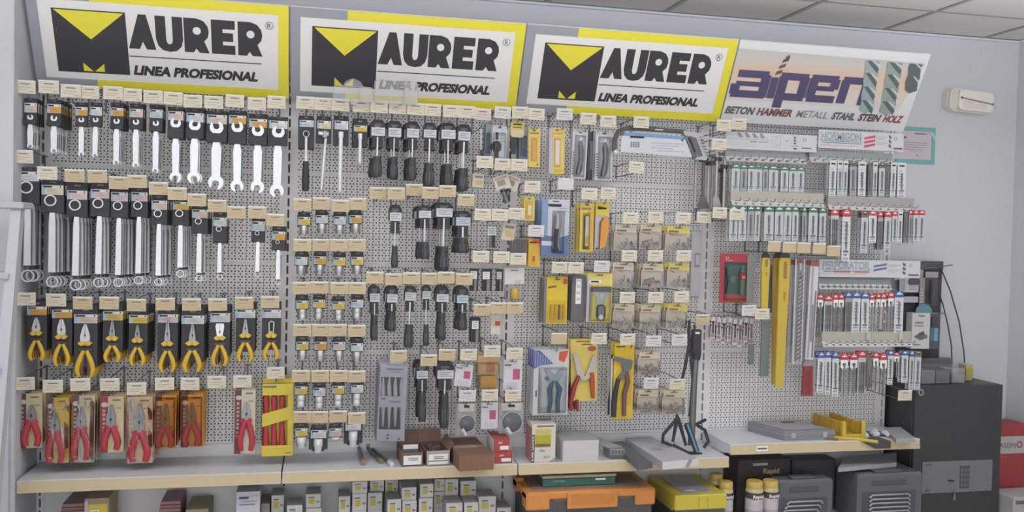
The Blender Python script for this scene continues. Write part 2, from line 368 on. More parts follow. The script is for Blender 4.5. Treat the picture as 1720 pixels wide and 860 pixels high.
def alpen():
    t = sign_root('drill_sign', 3); H = SL; w0, w1 = 0.004, 1.0; Wd = w1-w0
    U = lambda u: w0+u*Wd
    V = lambda v: H*(1-v)
    b = MB(); b.box(w0, 0, 0, w1, 0.006, H, M(210, 212, 216, .45, var=.01)); b.box(w0, -0.001, H-0.002, w1, 0.008, H+0.003, M(190, 192, 198)); obj('panel', b, t)
    gm = bpy.data.materials.new('sand_gradient_print'); gm.use_nodes = True; nt = gm.node_tree
    tc = nt.nodes.new('ShaderNodeTexCoord'); sp = nt.nodes.new('ShaderNodeSeparateXYZ'); rp = nt.nodes.new('ShaderNodeValToRGB')
    nt.links.new(tc.outputs['Object'], sp.inputs[0]); mr = nt.nodes.new('ShaderNodeMapRange'); mr.inputs[1].default_value = 0.1; mr.inputs[2].default_value = 0.36
    nt.links.new(sp.outputs['Z'], mr.inputs[0]); nt.links.new(mr.outputs[0], rp.inputs[0]); nt.links.new(rp.outputs[0], nt.nodes['Principled BSDF'].inputs['Base Color'])
    cr = rp.color_ramp; stops = [(0, (186, 182, 182)), (.3, (186, 174, 164)), (.6, (184, 161, 143)), (.85, (172, 167, 163)), (1, (162, 164, 164))]
    while len(cr.elements) < len(stops): cr.elements.new(0.5)
    for el, (p, c) in zip(cr.elements, stops): el.position = p; el.color = (*[lin(v)/KILL for v in c], 1)
    e = MB(); e.flat([(U(.0), V(.72)), (U(.93), V(.72)), (U(.985), V(.12)), (U(.0), V(.10))], -0.0008, gm); obj('backdrop_print', e, t)
    PU = M(82, 76, 112, 0.45); e = MB(); y = -0.0016
    zb, zt = V(.655), V(.385); h = zt-zb; th = .030
    def stroke(x0, z0, x1, z1): e.q(U(x0), V(max(z0, z1)), U(x1), V(min(z0, z1)), y-.00004*len(e.f), PU)
    T, Bm, Md = .39, .64, .515
    def hb(x0, x1, v, t2=.045): stroke(x0, v-t2, x1, v+t2)
    def vb(x, v0, v1, t2=.024): stroke(x-t2, v0, x+t2, v1)
    hb(.03, .188, T); hb(.03, .175, Md-.005, .03); hb(.015, .19, Bm-.005); vb(.176, T, Bm+.025); vb(.030, Md, Bm)         # a
    vb(.222, T+.02, Bm+.03, .020)                                                                                        # l
    hb(.250, .395, T); hb(.250, .395, Bm); vb(.268, T, .78); vb(.378, T, Bm)                                                  # p
    hb(.412, .555, T); hb(.412, .545, Md-.005, .03); hb(.412, .56, Bm); vb(.428, T, Bm); vb(.541, T, Md)                      # e
    hb(.580, .725, T); vb(.597, T, Bm+.04); vb(.712, T, Bm+.05)                                                            # n
    obj('lettering', e, t)
    e = MB(); BR_ = M(96, 78, 82)
    for i in range(3):                                                                                    # little drill over the l
        zc = .16+i*.075; x = U(.250-i*.009); e.flat([(x-.016, V(zc+.075)), (x+.016, V(zc+.045)), (x+.018, V(zc)), (x-.012, V(zc+.03))], y, BR_)
    e.flat([(U(.247), V(.16)), (U(.262), V(.13)), (U(.27), V(.17)), (U(.25), V(.20))], y, BR_)
    obj('drill_mark', e, t)
    for xt, xb, wd, v1, colr in ((.700, .752, .036, .75, M(150, 164, 166)), (.822, .868, .040, .76, M(142, 156, 152)), (.935, .955, .034, .46, M(98, 102, 102))):
        e = MB(); dk = M(88, 104, 104) if colr is not None else 0; hl = M(194, 200, 202); v0 = .13
        C2 = lambda v: xt+(xb-xt)*(v-v0)/(v1-v0)
        vs = [v0+(v1-v0)*i/12 for i in range(13)]
        wv = lambda v, ph: wd*(1+.09*math.sin((v-v0)*34+ph))
        e.flat([(U(C2(v)-wv(v, 0)), V(v)) for v in vs]+[(U(C2(v1)), V(v1+.04))]+[(U(C2(v)+wv(v, 2.4)), V(v)) for v in vs[::-1]], y*2.4, colr)
        k = v0-.02
        while k < v1-.10:
            a, c2 = max(k, v0), k+.15
            e.flat([(U(C2(a)-wd*.9), V(a)), (U(C2(a)-wd*.2), V(a)), (U(C2(c2)+wd*.95), V(c2-.04)), (U(C2(c2)+wd*.9), V(c2+.02))], y*2.6, dk)
            e.flat([(U(C2(a)-wd*.1), V(a)), (U(C2(a)+wd*.15), V(a)), (U(C2(c2)+wd*.98), V(c2-.085)), (U(C2(c2)+wd*.98), V(c2-.06))], y*2.8, hl)
            k += .17
        obj('drill_picture', e, t)
    for wd, colr, u0, u1 in (('BETON', M(104, 98, 94), .010, .166), ('HAMMER', M(126, 82, 80), .175, .373), ('METALL', M(134, 130, 130), .385, .562), ('STAHL', M(92, 88, 86), .576, .710), ('STEIN', M(100, 78, 80), .722, .848), ('HOLZ', M(146, 70, 76), .862, .972)):
        e = MB(); text(e, wd, U(u0), V(.885), .036, y, colr, .012 if wd == 'METALL' else .045, .22, width=(u1-u0)*Wd*.94); obj('word', e, t)
    tag(t, 'white drill-brand header sign with purple lettering and drill bits', 'sign')
alpen()
# ---------------------------------------------------------------- peg hooks with price tags
_TAG = {}
TAGC = {'cream': (200, 193, 176), 'tan': (186, 170, 138), 'white': (194, 195, 200), 'pink': (196, 182, 180), 'yellow': (190, 178, 136)}  # tan: weaker light on the lower tags, put into their colour
def tag_mesh(colr, blank=False, w=0.073, h=0.050):
    k = (colr, blank, w, h)
    if k not in _TAG:
        m = M(*TAGC[colr], 0.45, var=0.04); b = MB(); b.box(-w/2, 0, -h, w/2, 0.0022, 0, m, 0.0006); b.box(-w/2, -0.002, -0.006, w/2, 0.002, 0.001, M(206, 206, 204, 0.3), 0.0006)
        if not blank:
            pr = M(120, 108, 100, 0.7); pl = M(166, 150, 122, 0.7); pr = M(150, 80, 110) if colr == 'pink' else pr
            b.q(-w*.24, -h*.30, w*.24, -h*.22, -0.0005, pr)
            b.q(-w*.36, -h*.55, w*.30, -h*.51, -0.0005, pl); b.q(-w*.36, -h*.72, w*.12, -h*.69, -0.0005, pl); b.q(w*.18, -h*.86, w*.40, -h*.80, -0.0005, pl)
        _TAG[k] = b.mesh('price_tag')
    return _TAG[k]
HOOKS = []
def hook(tx, ty, label, Yt=-0.30, low=None, colr='cream', blank=False, tagw=0.073, single=False):
    """tx,ty: pixel centre of its price tag; low: (z, y) of the prong that carries the goods"""
    Yt += .007*(len(HOOKS) % 2); HOOKS.append(tx)
    p = at(tx, ty-10, Yt); b = MB(); r = 0.0021
    zl = (low[0]-p.z) if low else -0.05; yl = low[1] if low else Yt+0.06
    zl = min(-0.012, zl)
    b.box(-0.0035, -0.0035, min(zl, -0.03)-0.006, 0.0035, 0.0, 0.006, WIRE, 0.001); b.box(-0.012, -0.003, -0.002, 0.012, 0.0, 0.003, WIRE)
    b.tube([(0, -0.003, 0), (0, Yt*.5, 0.004), (0, Yt+0.001, 0.001)], r, WIRE, 6)
    if not single: b.tube([(0, -0.003, zl), (0, yl*.6, zl), (0, yl-0.014, zl+0.001), (0, yl-0.022, zl+0.007), (0, yl-0.024, zl+0.014)], r*1.15, WIRE, 6)
    o = obj('peg_hook', b, loc=(p.x, 0, p.z)); tag(o, label, 'hook', 'peg hooks with price tags')
    obj('price_tag', tag_mesh(colr, blank, tagw), o, loc=(random.uniform(-.002, .002), Yt-0.002, 0.001), rot=(random.uniform(0.0, 0.10), random.uniform(-.015, .015), random.uniform(-.06, .06)))
    return o
def wall_hook_row(pts, row, Yt=-0.30, colr='cream', lows=None, start=1, **k):
    for i, (x, y) in enumerate(pts):
        hook(x, y, 'wire peg hook with %s price tag, %s from left, %s' % (colr, ORD[i+start], row), Yt, lows[i] if lows else None, colr, **k)

LAB = {'o': M(204, 152, 70, 0.5), 'w': M(192, 198, 206, 0.5), 'p': M(200, 182, 176, 0.5), 'y': M(206, 180, 74, 0.5), 'b': M(176, 192, 204, 0.5), 'm': M(196, 178, 190, 0.5), 'c': M(206, 196, 168, 0.5)}
LABN = {'o': 'orange', 'w': 'white', 'p': 'pale pink', 'y': 'yellow', 'b': 'pale blue', 'm': 'mauve', 'c': 'cream'}
BLUEB = M(150, 178, 198, 0.5)
def label_part(root, x0, z0, x1, z1, c, y=-0.0008, wrap=0.0):
    b = MB(); w = x1-x0; h = z1-z0
    b.q(x0, z0, x1, z1, y, LAB[c]); b.q(x0, z0, x0+w*.17, z1, y-0.0003, BLUEB); b.q(x0, z1-h*.3, x1, z1, y-0.0002, LABELW)
    b.q(x0+w*.08, z1-h*.26, x0+w*.48, z1-h*.08, y-0.0005, INK); b.q(x1-w*.16, z1-h*.24, x1-w*.1, z1-h*.06, y-0.0005, INK)
    for i in range(3): b.q(x0+w*.24, z0+h*(.14+.17*i), x0+w*(.9-.13*i), z0+h*(.17+.17*i), y-0.0005, M(140, 128, 118))
    if wrap: b.add([(x1+0.0004, y, z0), (x1+0.0004, wrap, z0), (x1+0.0004, wrap, z1), (x1+0.0004, y, z1)], [(0, 1, 2, 3)], LAB['c' if c in 'oyc' else 'p'])
    return obj('label', b, root)
def open_jaw(cx, cz, R, ang, gap=.50, dep=.05):
    """outline of an open-ended wrench head opening towards ang"""
    g = math.asin(gap*.92); pts = [(cx+R*math.cos(ang+g+(2*PI-2*g)*i/18), cz+R*math.sin(ang+g+(2*PI-2*g)*i/18)) for i in range(19)]
    ca, sa = math.cos(ang), math.sin(ang)
    def L(u, v): return (cx+u*ca-v*sa, cz+u*sa+v*ca)
    hg = R*gap*.86
    pts += [L(R*.55, -hg), L(-R*dep, -hg), L(-R*(dep+.22), -hg*.35), L(-R*(dep+.22), hg*.35), L(-R*dep, hg), L(R*.55, hg)]
    return pts
def open_wrench(w, h, hh, lz0, lz1, c, th=0.014, broad=.46, big=False):
    """double open-end wrench in a black hanger; hh: hanger height, lz0..lz1: label band (from the top, metres)"""
    t = thing('open_end_wrench')
    b = MB(); b.box(-w/2, 0, -hh, w/2, th, -lz0*.55, BLACK, 0.002); b.box(-w*.5, 0.002, -lz0*.6, w*.5, 0.006, 0, BLACK, 0.001)
    b.q(-w*.14, -lz0*.42, w*.14, -lz0*.24, 0.0005, M(120, 122, 126))
    R = w*.33 if big else w*.23; cz = -lz1-(hh-lz1)*.40
    if big: cz = -lz1-R*.55
    b.box(-w*.5, -0.009, -hh, w*.5, 0, max(cz-R*.9, -hh+0.008), BLACK, 0.001)
    obj('hanger', b, t)
    label_part(t, -w*.48, -lz1, w*.48, -lz0, c, wrap=th)
    b = MB()
    b.prism(open_jaw(0, cz, R, PI/2+random.choice((-.22, .22))), -0.006, -0.0005, CHROME)
    bw = w*broad/2; z1 = -h+R*1.6
    b.prism([(-bw*.55, cz-R*.7), (bw*.55, cz-R*.7), (bw*.75, -hh-0.01), (bw, -hh-0.03), (bw*.86, z1), (-bw*.86, z1), (-bw, -hh-0.03), (-bw*.75, -hh-0.01)], -0.005, 0.001, CHROME)
    b.prism([(-bw*1.12, -hh-0.03), (bw*1.12, -hh-0.03), (bw*.98, z1), (-bw*.98, z1)], -0.0035, 0.0025, DKSTEEL)
    R2 = R*1.12 if big else R*1.05
    b.prism(open_jaw(0, -h+R2, R2, -PI/2+random.choice((-.26, .26))), -0.006, 0.002, CHROME)
    obj('wrench', b, t); return t

# -- row A : open-end wrenches
A_TAG = [(43.6, 145.7), (82, 145.7), (118.6, 152.7), (151, 155), (189, 156), (221.5, 159.6), (257, 163), (291.5, 165.7), (324.6, 170), (360, 172), (395, 170), (431, 174.5), (465, 172)]
A = [(40, 165, 62, 250, 209, 173, 189, 'p', 4, 0), (78.5, 167, 103, 258, 212, 175, 190, 'o', 6, 0), (126.5, 172, 147, 263, 213, 180, 194, 'o', 1, 0), (151, 172, 171.5, 265, 213, 180, 194, 'w', 1, 0),
     (185, 172, 207.5, 277, 217, 181, 195, 'o', 4, 0), (217, 174, 240, 282, 217.5, 183, 197, 'p', 3, 0), (250.6, 176, 273, 291, 221, 184, 198, 'b', 3, 0), (281, 180, 308, 307, 233, 187, 202, 'p', 3, 1),
     (312, 182, 342, 309, 233, 190, 205, 'w', 3, 1), (346, 186, 381, 319, 239, 193, 208, 'p', 2, 1), (383, 186, 413, 323, 242, 194, 208, 'o', 2, 1), (417, 191, 448, 325, 244, 200, 214, 'o', 2, 1), (451, 196, 483, 332, 245, 203, 216, 'w', 1, 1)]
YF = -0.235
for i, ((x0, y0, x1, y1, hy, l0, l1, c, n, big), (tx, ty)) in enumerate(zip(A, A_TAG)):
    p, w, h = rect(x0, y0, x1, y1, YF); s = h/(y1-y0)
    t = open_wrench(w, h, (hy-y0)*s, (l0-y0)*s, (l1-y0)*s, c, big=big)
    stack(t, p, n, 0.021, 'open-end wrench with %s label, %%s, %s hook from left, top left row' % (LABN[c], ORD[i+1]), 'wrench', 'open-end wrenches in the top left row', jx=0.002, jt=.02, fx=.002)
    hook(tx, ty, 'wire peg hook with cream price tag, %s from left above open-end wrenches' % ORD[i+1], -0.29, (p.z-0.006, YF))

# -- row B : ring wrenches
def ring_wrench(w, h, hh, lz0, lz1, c, R, th=0.016):
    t = thing('ring_wrench')
    b = MB(); b.box(-w/2, 0, -hh, w/2, th, -lz0*.6, BLACK, 0.002); b.box(-w*.48, 0.003, -lz0*.65, w*.48, 0.007, 0, BLACK, 0.001); b.q(-w*.15, -lz0*.5, w*.15, -lz0*.3, 0.0025, M(120, 122, 126))
    b.box(-w*.2, -0.0015, -hh+0.010, w*.2, 0, -hh+0.014, BLACK2); obj('hanger', b, t)
    label_part(t, -w*.47, -lz1, w*.47, -lz0, c, wrap=th)
    cz = -lz1-R*1.02; b = MB(); b.ring(-w*.08, cz, R, R*.80, -0.007, 0.0005, CHROME, 24); b.ring(-w*.08, cz, R*.82, R*.72, -0.005, 0.0005, DKSTEEL, 12)
    bw = w*.14; z1 = -h+R*2.7; b.prism([(-bw*1.25, -hh-.02), (bw*1.25, -hh-.02), (bw*1.35, z1+.004), (-bw*1.4, z1+.004)], -0.002, 0.005, DKSTEEL)
    b.prism([(-bw*.8, -hh+0.002), (bw*.8, -hh+0.002), (bw, -hh-.04), (bw*1.08, z1), (-bw*1.15, z1), (-bw, -hh-.04)], -0.004, 0.003, CHROME)
    b.tube([(0, 0, z1+.002), (0, 0.006, -h+R*2.15), (0, 0.012, -h+R*1.7)], [bw*.8, bw*.5, bw*.55], DKSTEEL, 8)
    b.ring(0, -h+R, R, R*.80, 0.002, 0.010, CHROME, 22); obj('wrench', b, t); return t
B_TAG = [(38, 262.7), (79, 290.6), (125.6, 295), (164, 296), (199, 307), (231, 305), (266.5, 316.7), (298, 325.5), (331.6, 336), (365.6, 346), (398, 357), (432, 357), (462, 370)]
B = [(28, 281, 66, 474, 343, 288, 304, 'w', 4, 10.5), (68, 303, 107, 483, 358, 311, 327, 'c', 6, 9.5), (111, 306, 147, 488, 365, 320, 335, 'p', 5, 9.3), (151, 306, 184, 483, 364, 318, 333, 'p', 4, 8.4),
     (185, 314, 215, 482, 367, 323, 338, 'm', 6, 7.5), (219, 314, 248, 478, 365, 323, 338, 'm', 5, 7.0), (253, 327, 281, 480, 377, 337, 352, 'p', 5, 6.4), (289, 335, 317, 466, 379, 339, 352, 'y', 4, 6.2),
     (321, 345, 349, 473, 393, 352, 366, 'p', 3, 5.4), (357, 355, 381, 470, 409, 365.5, 380, 'w', 2, 4.5), None, (422, 365, 445, 466, 407, 372, 388, 'b', 1, 3.6), (456, 380, 479, 478, 421, 389, 403, 'o', 2, 3.2)]
for i, (r, (tx, ty)) in enumerate(zip(B, B_TAG)):
    lo = None
    if r:
        x0, y0, x1, y1, hy, l0, l1, c, n, R = r; p, w, h = rect(x0, y0, x1, y1, YF); s = h/(y1-y0)
        t = ring_wrench(w, h, (hy-y0)*s, (l0-y0)*s, (l1-y0)*s, c, R*s)
        stack(t, p, n, 0.033, 'ring wrench, %s label, %%s, %s hook from left, second left row' % (LABN[c], ORD[i+1]), 'wrench', 'ring wrenches in the second left row', jx=0.002, jt=.02, fx=.0035); lo = (p.z-0.008, YF)
    hook(tx, ty, 'wire peg hook with cream price tag, %s from left above ring wrenches' % ORD[i+1], -0.30, lo, 'cream' if i < 2 else 'tan')

# -- row C : yellow-handled pliers on black cards
PLY = M(208, 170, 52, 0.45); PLB = M(112, 84, 66, 0.6); JAW = M(138, 140, 144, 0.35, 0.5); JAWL = M(190, 194, 198, 0.35, 0.5)
def bow(cx, z0, z1, side, w, r, y, m, b, r0=.55):
    """one curved handle from z0 (top) to z1"""
    pts = []; rs = []; n = 9
    for i in range(n+1):
        u = i/n; pts.append((cx+side*(w*(.18+.82*math.sin(min(1, u*1.25)*PI/2+max(0, u-.62)*2.2))), y, z0+(z1-z0)*u)); rs.append(r*(r0+(1-r0)*math.sin(PI*min(.98, .12+u*.8))))
    b.tube(pts, rs, m, 8, sq=.8)
def pliers_y(w, h, lz0, lz1, ch, zj, zp, c, kind, two=False, th=0.010):
    t = thing('yellow_handled_pliers')
    b = MB(); b.box(-w/2, 0, -ch, w/2, th, 0, BLACK, 0.0015); b.box(-w*.30, -0.004, zp-0.035, w*.30, 0, zp-0.018, BLACK2, 0.002)
    b.q(-w*.13, -lz0*.6, w*.13, -lz0*.35, -0.0006, M(120, 122, 126)); obj('card', b, t)
    label_part(t, -w*.5, -lz1, w*.49, -lz0, c, wrap=th)
    pl = thing('pliers'); pl.parent = t
    b = MB(); jh = zj-zp; y0, y1 = -0.013, -0.002
    if kind == 'comb': ol = [(-.30, 0), (-.34, .35), (-.20, .75), (-.07, 1), (.07, 1), (.20, .75), (.34, .35), (.30, 0)]; m = JAWL
    elif kind == 'cut': ol = [(-.26, 0), (-.34, .3), (-.30, .6), (-.12, 1), (.12, 1), (.30, .6), (.34, .3), (.26, 0)]; m = JAWL
    elif kind == 'long': ol = [(-.24, 0), (-.22, .35), (-.06, 1), (.06, 1), (.22, .35), (.24, 0)]; m = JAW
    elif kind == 'end': ol = [(-.22, 0), (-.26, .3), (-.36, .8), (-.30, 1), (.30, 1), (.36, .8), (.26, .3), (.22, 0)]; m = JAWL
    if kind == 'loop':
        b.tube([(-w*.11, -.007, zp+.006), (-w*.12, -.007, zp+jh*.55), (-w*.13, -.007, zp+jh*.9), (0, -.007, zp+jh), (w*.13, -.007, zp+jh*.9), (w*.12, -.007, zp+jh*.5), (w*.10, -.007, zp+.006)], .0032, JAWL, 6)
        b.prism([(-w*.13, zp), (w*.13, zp), (w*.1, zp+jh*.3), (-w*.1, zp+jh*.3)], y0, y1, JAW)
    else:
        b.prism([(x*w*.62, zp+z*jh) for x, z in ol], y0, y1, m); b.box(-.0006, y0-.0006, zp+jh*.25, .0006, y0, zp+jh, INK)
        b.flat(arc(0, zp+jh*.42, .006, 0, 2*PI, 8, .5)[:-1], y0-.0007, INK)
    obj('jaw', b, pl)
    b = MB(); cw = w*.31
    for s in (-1, 1): b.prism([(s*.001, zp-.007), (s*cw*.55, zp-.010), (s*cw, zp), (s*cw*.55, zp+.010), (s*.001, zp+.007)][::s], -.017, -.002, PLY)
    obj('thumb_guard', b, pl)
    for k in ((1, .62) if two else (1,)):
        for s in (-1, 1):
            b = MB(); bow(0, zp-.030, -h, s, w*.335*k, w*.118, -.008+(.012 if k < 1 else 0), PLY, b); bow(0, zp-.034, -h+.006, s, w*.335*k-w*.055, w*.075, -.003, PLB, b); obj('handle', b, pl)
    return t
C_TAG = [(42.7, 502), (94, 504), (138, 509), (184, 509), (230, 512.6), (277.5, 511), (321, 511.7), (365, 511.7), (410, 509), (453, 508)]
C = [(45, 505, 78.5, 605, 515, 529, 575, 533, 559, 'o', 'comb', 4), (87, 508, 121, 614, 520, 534, 583, 536, 565, 'o', 'cut', 5), (124, 513, 164, 633, 528, 543, 592, 544, 576, 'p', 'comb', 5), (172.6, 510, 206.7, 607, 523, 538, 585, 538, 567.7, 'y', 'long', 5),
     (216, 514, 248, 613, 529, 543, 590, 545, 571, 'y', 'long', 6), (265, 515, 299, 624, 528, 542, 594, 537.5, 576.7, 'p', 'long', 6), (304.5, 516, 343, 624, 530, 544, 595, 544, 576, 'w', 'long', 6), (353, 513, 386, 614, 526, 541, 582, 543, 567, 'w', 'end', 4),
     (396, 508, 429, 607, 520, 534, 578, 535, 563, 'w', 'long', 3), (440, 507, 472, 603, 520, 534, 578, 539, 563, 'w', 'loop', 2)]
for i, (r, (tx, ty)) in enumerate(zip(C, C_TAG)):
    x0, y0, x1, y1, l0, l1, cy, jy, py, c, kind, n = r; p, w, h = rect(x0, y0, x1, y1, YF); s = h/(y1-y0)
    t = pliers_y(w, h, (l0-y0)*s, (l1-y0)*s, (max(cy, y1-16)-y0)*s, -(jy-y0)*s, -(py-y0)*s, c, kind, two=(i in (2, 7)))
    stack(t, p, n, 0.031, 'yellow-handled %s, %s label, %%s, %s hook from left, middle left row' % ({'comb': 'pliers', 'cut': 'cutters', 'long': 'pliers', 'end': 'end cutters', 'loop': 'strippers'}[kind], LABN[c], ORD[i+1]), 'pliers', 'yellow-handled pliers', jx=0.002, jt=.015)
    hook(tx, ty, 'wire peg hook with tan price tag, %s from left above yellow-handled pliers' % ORD[i+1], -0.30, (p.z-0.006, YF), 'cream' if i < 2 else 'tan')

# -- row D : red-handled insulated pliers in packs
REDH = M(176, 54, 66, 0.35); REDD = M(150, 34, 46, 0.4); BEIGE = M(196, 182, 146, 0.45); GLARE = film('glossy_film', (.96, .97, .98), .07, .02)
def pliers_r(w, h, zj, zh, zb, back, strip, amber=False, bag=False, cx=.1, th=0.012, cl=False, jawm=None):
    t = thing('red_handled_pliers')
    b = MB(); b.box(-w/2, 0, -h, w/2, th, -.012, back, 0.0015)
    b.box(-w/2, -.0006, -h, -w*.18, 0, -.012, strip); b.box(-w*.5, -0.0012, -h, -w*.45, 0, -.012, M(150, 62, 70))
    b.flat(arc(-w*.31, -.045, .010, 0, 2*PI, 10, 1.4)[:-1], -.0012, M(196, 180, 176))
    for k in range(9): b.q(-w*.40, -.075-k*.017, -w*.28, -.064-k*.017+random.uniform(-.004, .002), -.0012, M(176, 150, 150))
    b.q(w*.02, -.030, w*.36, -.024, -.0006, M(120, 104, 88)); b.q(w*.18, -.062, w*.40, -.058, -.0006, M(140, 124, 100)); obj('card', b, t)
    pl = thing('pliers'); pl.parent = t; x = w*cx; b = MB(); jw = w*.19
    jm = jawm or (JAW if not amber else M(132, 100, 56, .35))
    b.prism([(x-jw, zh-.004), (x-jw*1.05, zh+(zj-zh)*.45), (x-jw*.28, zj), (x+jw*.28, zj), (x+jw*1.05, zh+(zj-zh)*.45), (x+jw, zh-.004)], -.016, -.004, jm)
    b.box(x-.0006, -.0168, zh+.004, x+.0006, -.016, zj, INK); b.flat(arc(x, zh+(zj-zh)*.35, .007, 0, 2*PI, 8, .6)[:-1], -.0168, INK)
    obj('jaw', b, pl)
    for s in (-1, 1):
        b = MB(); bow(x, zh, zb, s, w*.30, w*.15, -.014, REDH, b, .7); b.tube([(x+s*w*.08, -.012, zh+.004), (x+s*w*.26, -.012, zh-.006)], [.008, .006], REDH, 8); obj('handle', b, pl)
    if amber or bag:
        m = AMBER if amber else GLARE; b = MB(); d = -.024
        if amber: k = .008; b.add([(-w*.47, -.001, -h+.004), (w*.47, -.001, -h+.004), (w*.47, -.001, -.02), (-w*.47, -.001, -.02), (-w*.47+k, d, -h+.004+k), (w*.47-k, d, -h+.004+k), (w*.47-k, d, -.02-k), (-w*.47+k, d, -.02-k)], [(4, 5, 6, 7), (0, 1, 5, 4), (1, 2, 6, 5), (2, 3, 7, 6), (3, 0, 4, 7)], m)
        else:
            n, k = 9, 7; vs = []
            rr = random.Random(int(w*1e5))
            for j in range(n+1):
                for i in range(k+1):
                    e = (i in (0, k)) or (j in (0, n)); vs.append((-w*.49+w*.98*i/k, -.0015 if e else d+rr.uniform(-.007, .009), -.016-(h-.018)*j/n))
            b.add(vs, [(j*(k+1)+i, j*(k+1)+i+1, (j+1)*(k+1)+i+1, (j+1)*(k+1)+i) for j in range(n) for i in range(k)], m)
        obj('clear_wrap', b, t)
    return t
D_TAG = [(42, 644), (88.6, 648.8), (135, 646), (184, 646), (229.4, 653), (276, 645), (320, 645), (364, 642), (407.5, 641), (464, 627)]
DARKS = M(84, 62, 66, 0.5); AMB = M(200, 142, 62, 0.4)
D = [(30.5, 656, 70.6, 753, 680, 706, 748, BEIGE, DARKS, 0, 0, .08, 3, 'in a beige pack'), (77.6, 663, 116, 778, 692, 724, 776, M(206, 168, 62, .4), DARKS, 0, 1, -.08, 4, 'in a yellow bag'),
     (120, 659, 159, 777, 683, 718, 771, BEIGE, DARKS, 0, 1, -.05, 4, 'in a glossy beige bag'), (168, 661, 207.6, 760, 680, 716, 754, BEIGE, M(150, 66, 72), 0, 0, -.02, 3, 'in a beige and red pack'),
     (211, 662, 256, 778, 678, 724, 774, M(204, 172, 132, .4), M(186, 164, 146), 0, 1, .02, 4, 'in a shiny crinkled bag'), (260, 659, 296, 753, 678, 716, 750, AMB, DARKS, 1, 0, .02, 5, 'in an amber pack beside the shiny bag'),
     (303, 658, 341, 751, 676, 710, 747, AMB, DARKS, 1, 0, 0, 5, 'in an amber pack beside the empty hook'), None, (394, 650, 429, 762, 676, 704, 756, M(196, 188, 172, .5), DARKS, 0, 0, .08, 2, 'in a grey-beige pack beside yellow box')]
YD = -0.21
for i, (r, (tx, ty)) in enumerate(zip(D, D_TAG)):
    lo = None
    if r:
        x0, y0, x1, y1, jy, hy, by, back, strip, am, bag, cx, n, ds = r; p, w, h = rect(x0, y0, x1, y1, YD); s = h/(y1-y0)
        t = pliers_r(w, h, -(jy-y0)*s, -(hy-y0)*s, -(by-y0)*s, back, strip, am, bag, cx)
        stack(t, p, min(n, 4), 0.046, 'red-handled pliers %s, %%s, bottom left row' % ds, 'pliers', 'red-handled pliers in packs', jx=.003, jt=.02); lo = (p.z-.004, YD)
    if i < 9: hook(tx, ty, 'wire peg hook with cream price tag, %s from left above red-handled pliers%s' % (ORD[i+1], '' if r else ', holding nothing'), -0.29, lo, 'cream')

# yellow window box with red screwdrivers, last on that row
p, w, h = rect(440, 645, 492, 766, -0.20); s = h/121
def driver_box():
    t = thing('screwdriver_set_box'); b = MB(); d = .030; Yb = M(204, 184, 62, .4); Ys = M(190, 170, 60, .5)
    W2 = w/2; z1 = -(680-645)*s; fr = .11*w
    A1 = [(-W2, 0), (W2, 0), (W2, -h), (-W2, -h)]
    up = [(-W2+.002, -19*s), (W2-fr*1.6, -19*s), (W2-fr*1.6, -39*s), (-W2+.002, -50*s)]; lo = [(-W2+.002, -72*s), (W2-fr*1.6, -60*s), (W2-fr*1.6, -103*s), (-W2+.002, -103*s)]
    b.flat([(-W2, 0), (W2, 0), (W2, up[1][1]), (-W2, up[0][1])], 0, Yb); b.flat([(up[1][0], up[1][1]), (W2, up[1][1]), (W2, lo[2][1]), (lo[2][0], lo[2][1])], 0, Yb)
    b.flat([(-W2, up[3][1]), (up[2][0], up[2][1]), (lo[1][0], lo[1][1]), (-W2, lo[0][1])], 0, Yb); b.flat([(-W2, lo[3][1]), (W2, lo[2][1]), (W2, -h), (-W2, -h)], 0, Yb)
    b.box(-W2, d, -h, W2, d+.002, .018, Yb)
    for x in (-W2, W2): b.add([(x, 0, 0), (x, d, 0), (x, d, -h), (x, 0, -h)], [(0, 1, 2, 3)], Ys if x < 0 else Yb)
    for z in (0, -h): b.add([(-W2, 0, z), (W2, 0, z), (W2, d, z), (-W2, d, z)], [(0, 1, 2, 3)], Yb)
    b.q(-W2*.95, -6*s, -W2*.1, -3*s, -.0006, M(104, 104, 112)); b.q(W2*.5, -h+4*s, W2*.9, -h+6*s, -.0006, M(150, 130, 60)); b.q(-W2*.1, 8*s, W2*.3, 6*s, d-.0006, M(104, 104, 112)); obj('carton', b, t)
    for zt, zb, ks in ((-17*s, -52*s, 3), (-62*s, -104*s, 4)):
        for k in range(ks):
            x = -W2*.78+k*w*.26; b = MB(); b.tube([(x, .014, zt-(4*s if ks == 3 else 0)), (x+.001, .014, (zt+zb)/2), (x+.002, .014, zb)], [.011, .013, .009] if ks == 3 else [.008, .012, .013], REDH, 8)
            b.tube([(x+.010, .014, zb), (x+.010, .014, zt-(8*s))], [.002, .002], STEEL, 6); obj('screwdriver', b, t)
    return t
stack(driver_box(), p, 2, .045, 'bright yellow window box of red screwdrivers, %s on its hook', 'tool set', 'yellow screwdriver boxes')
hook(464, 627, 'wire peg hook with cream price tag above the yellow screwdriver box', -0.22, (p.z+.012, -.20), 'cream')
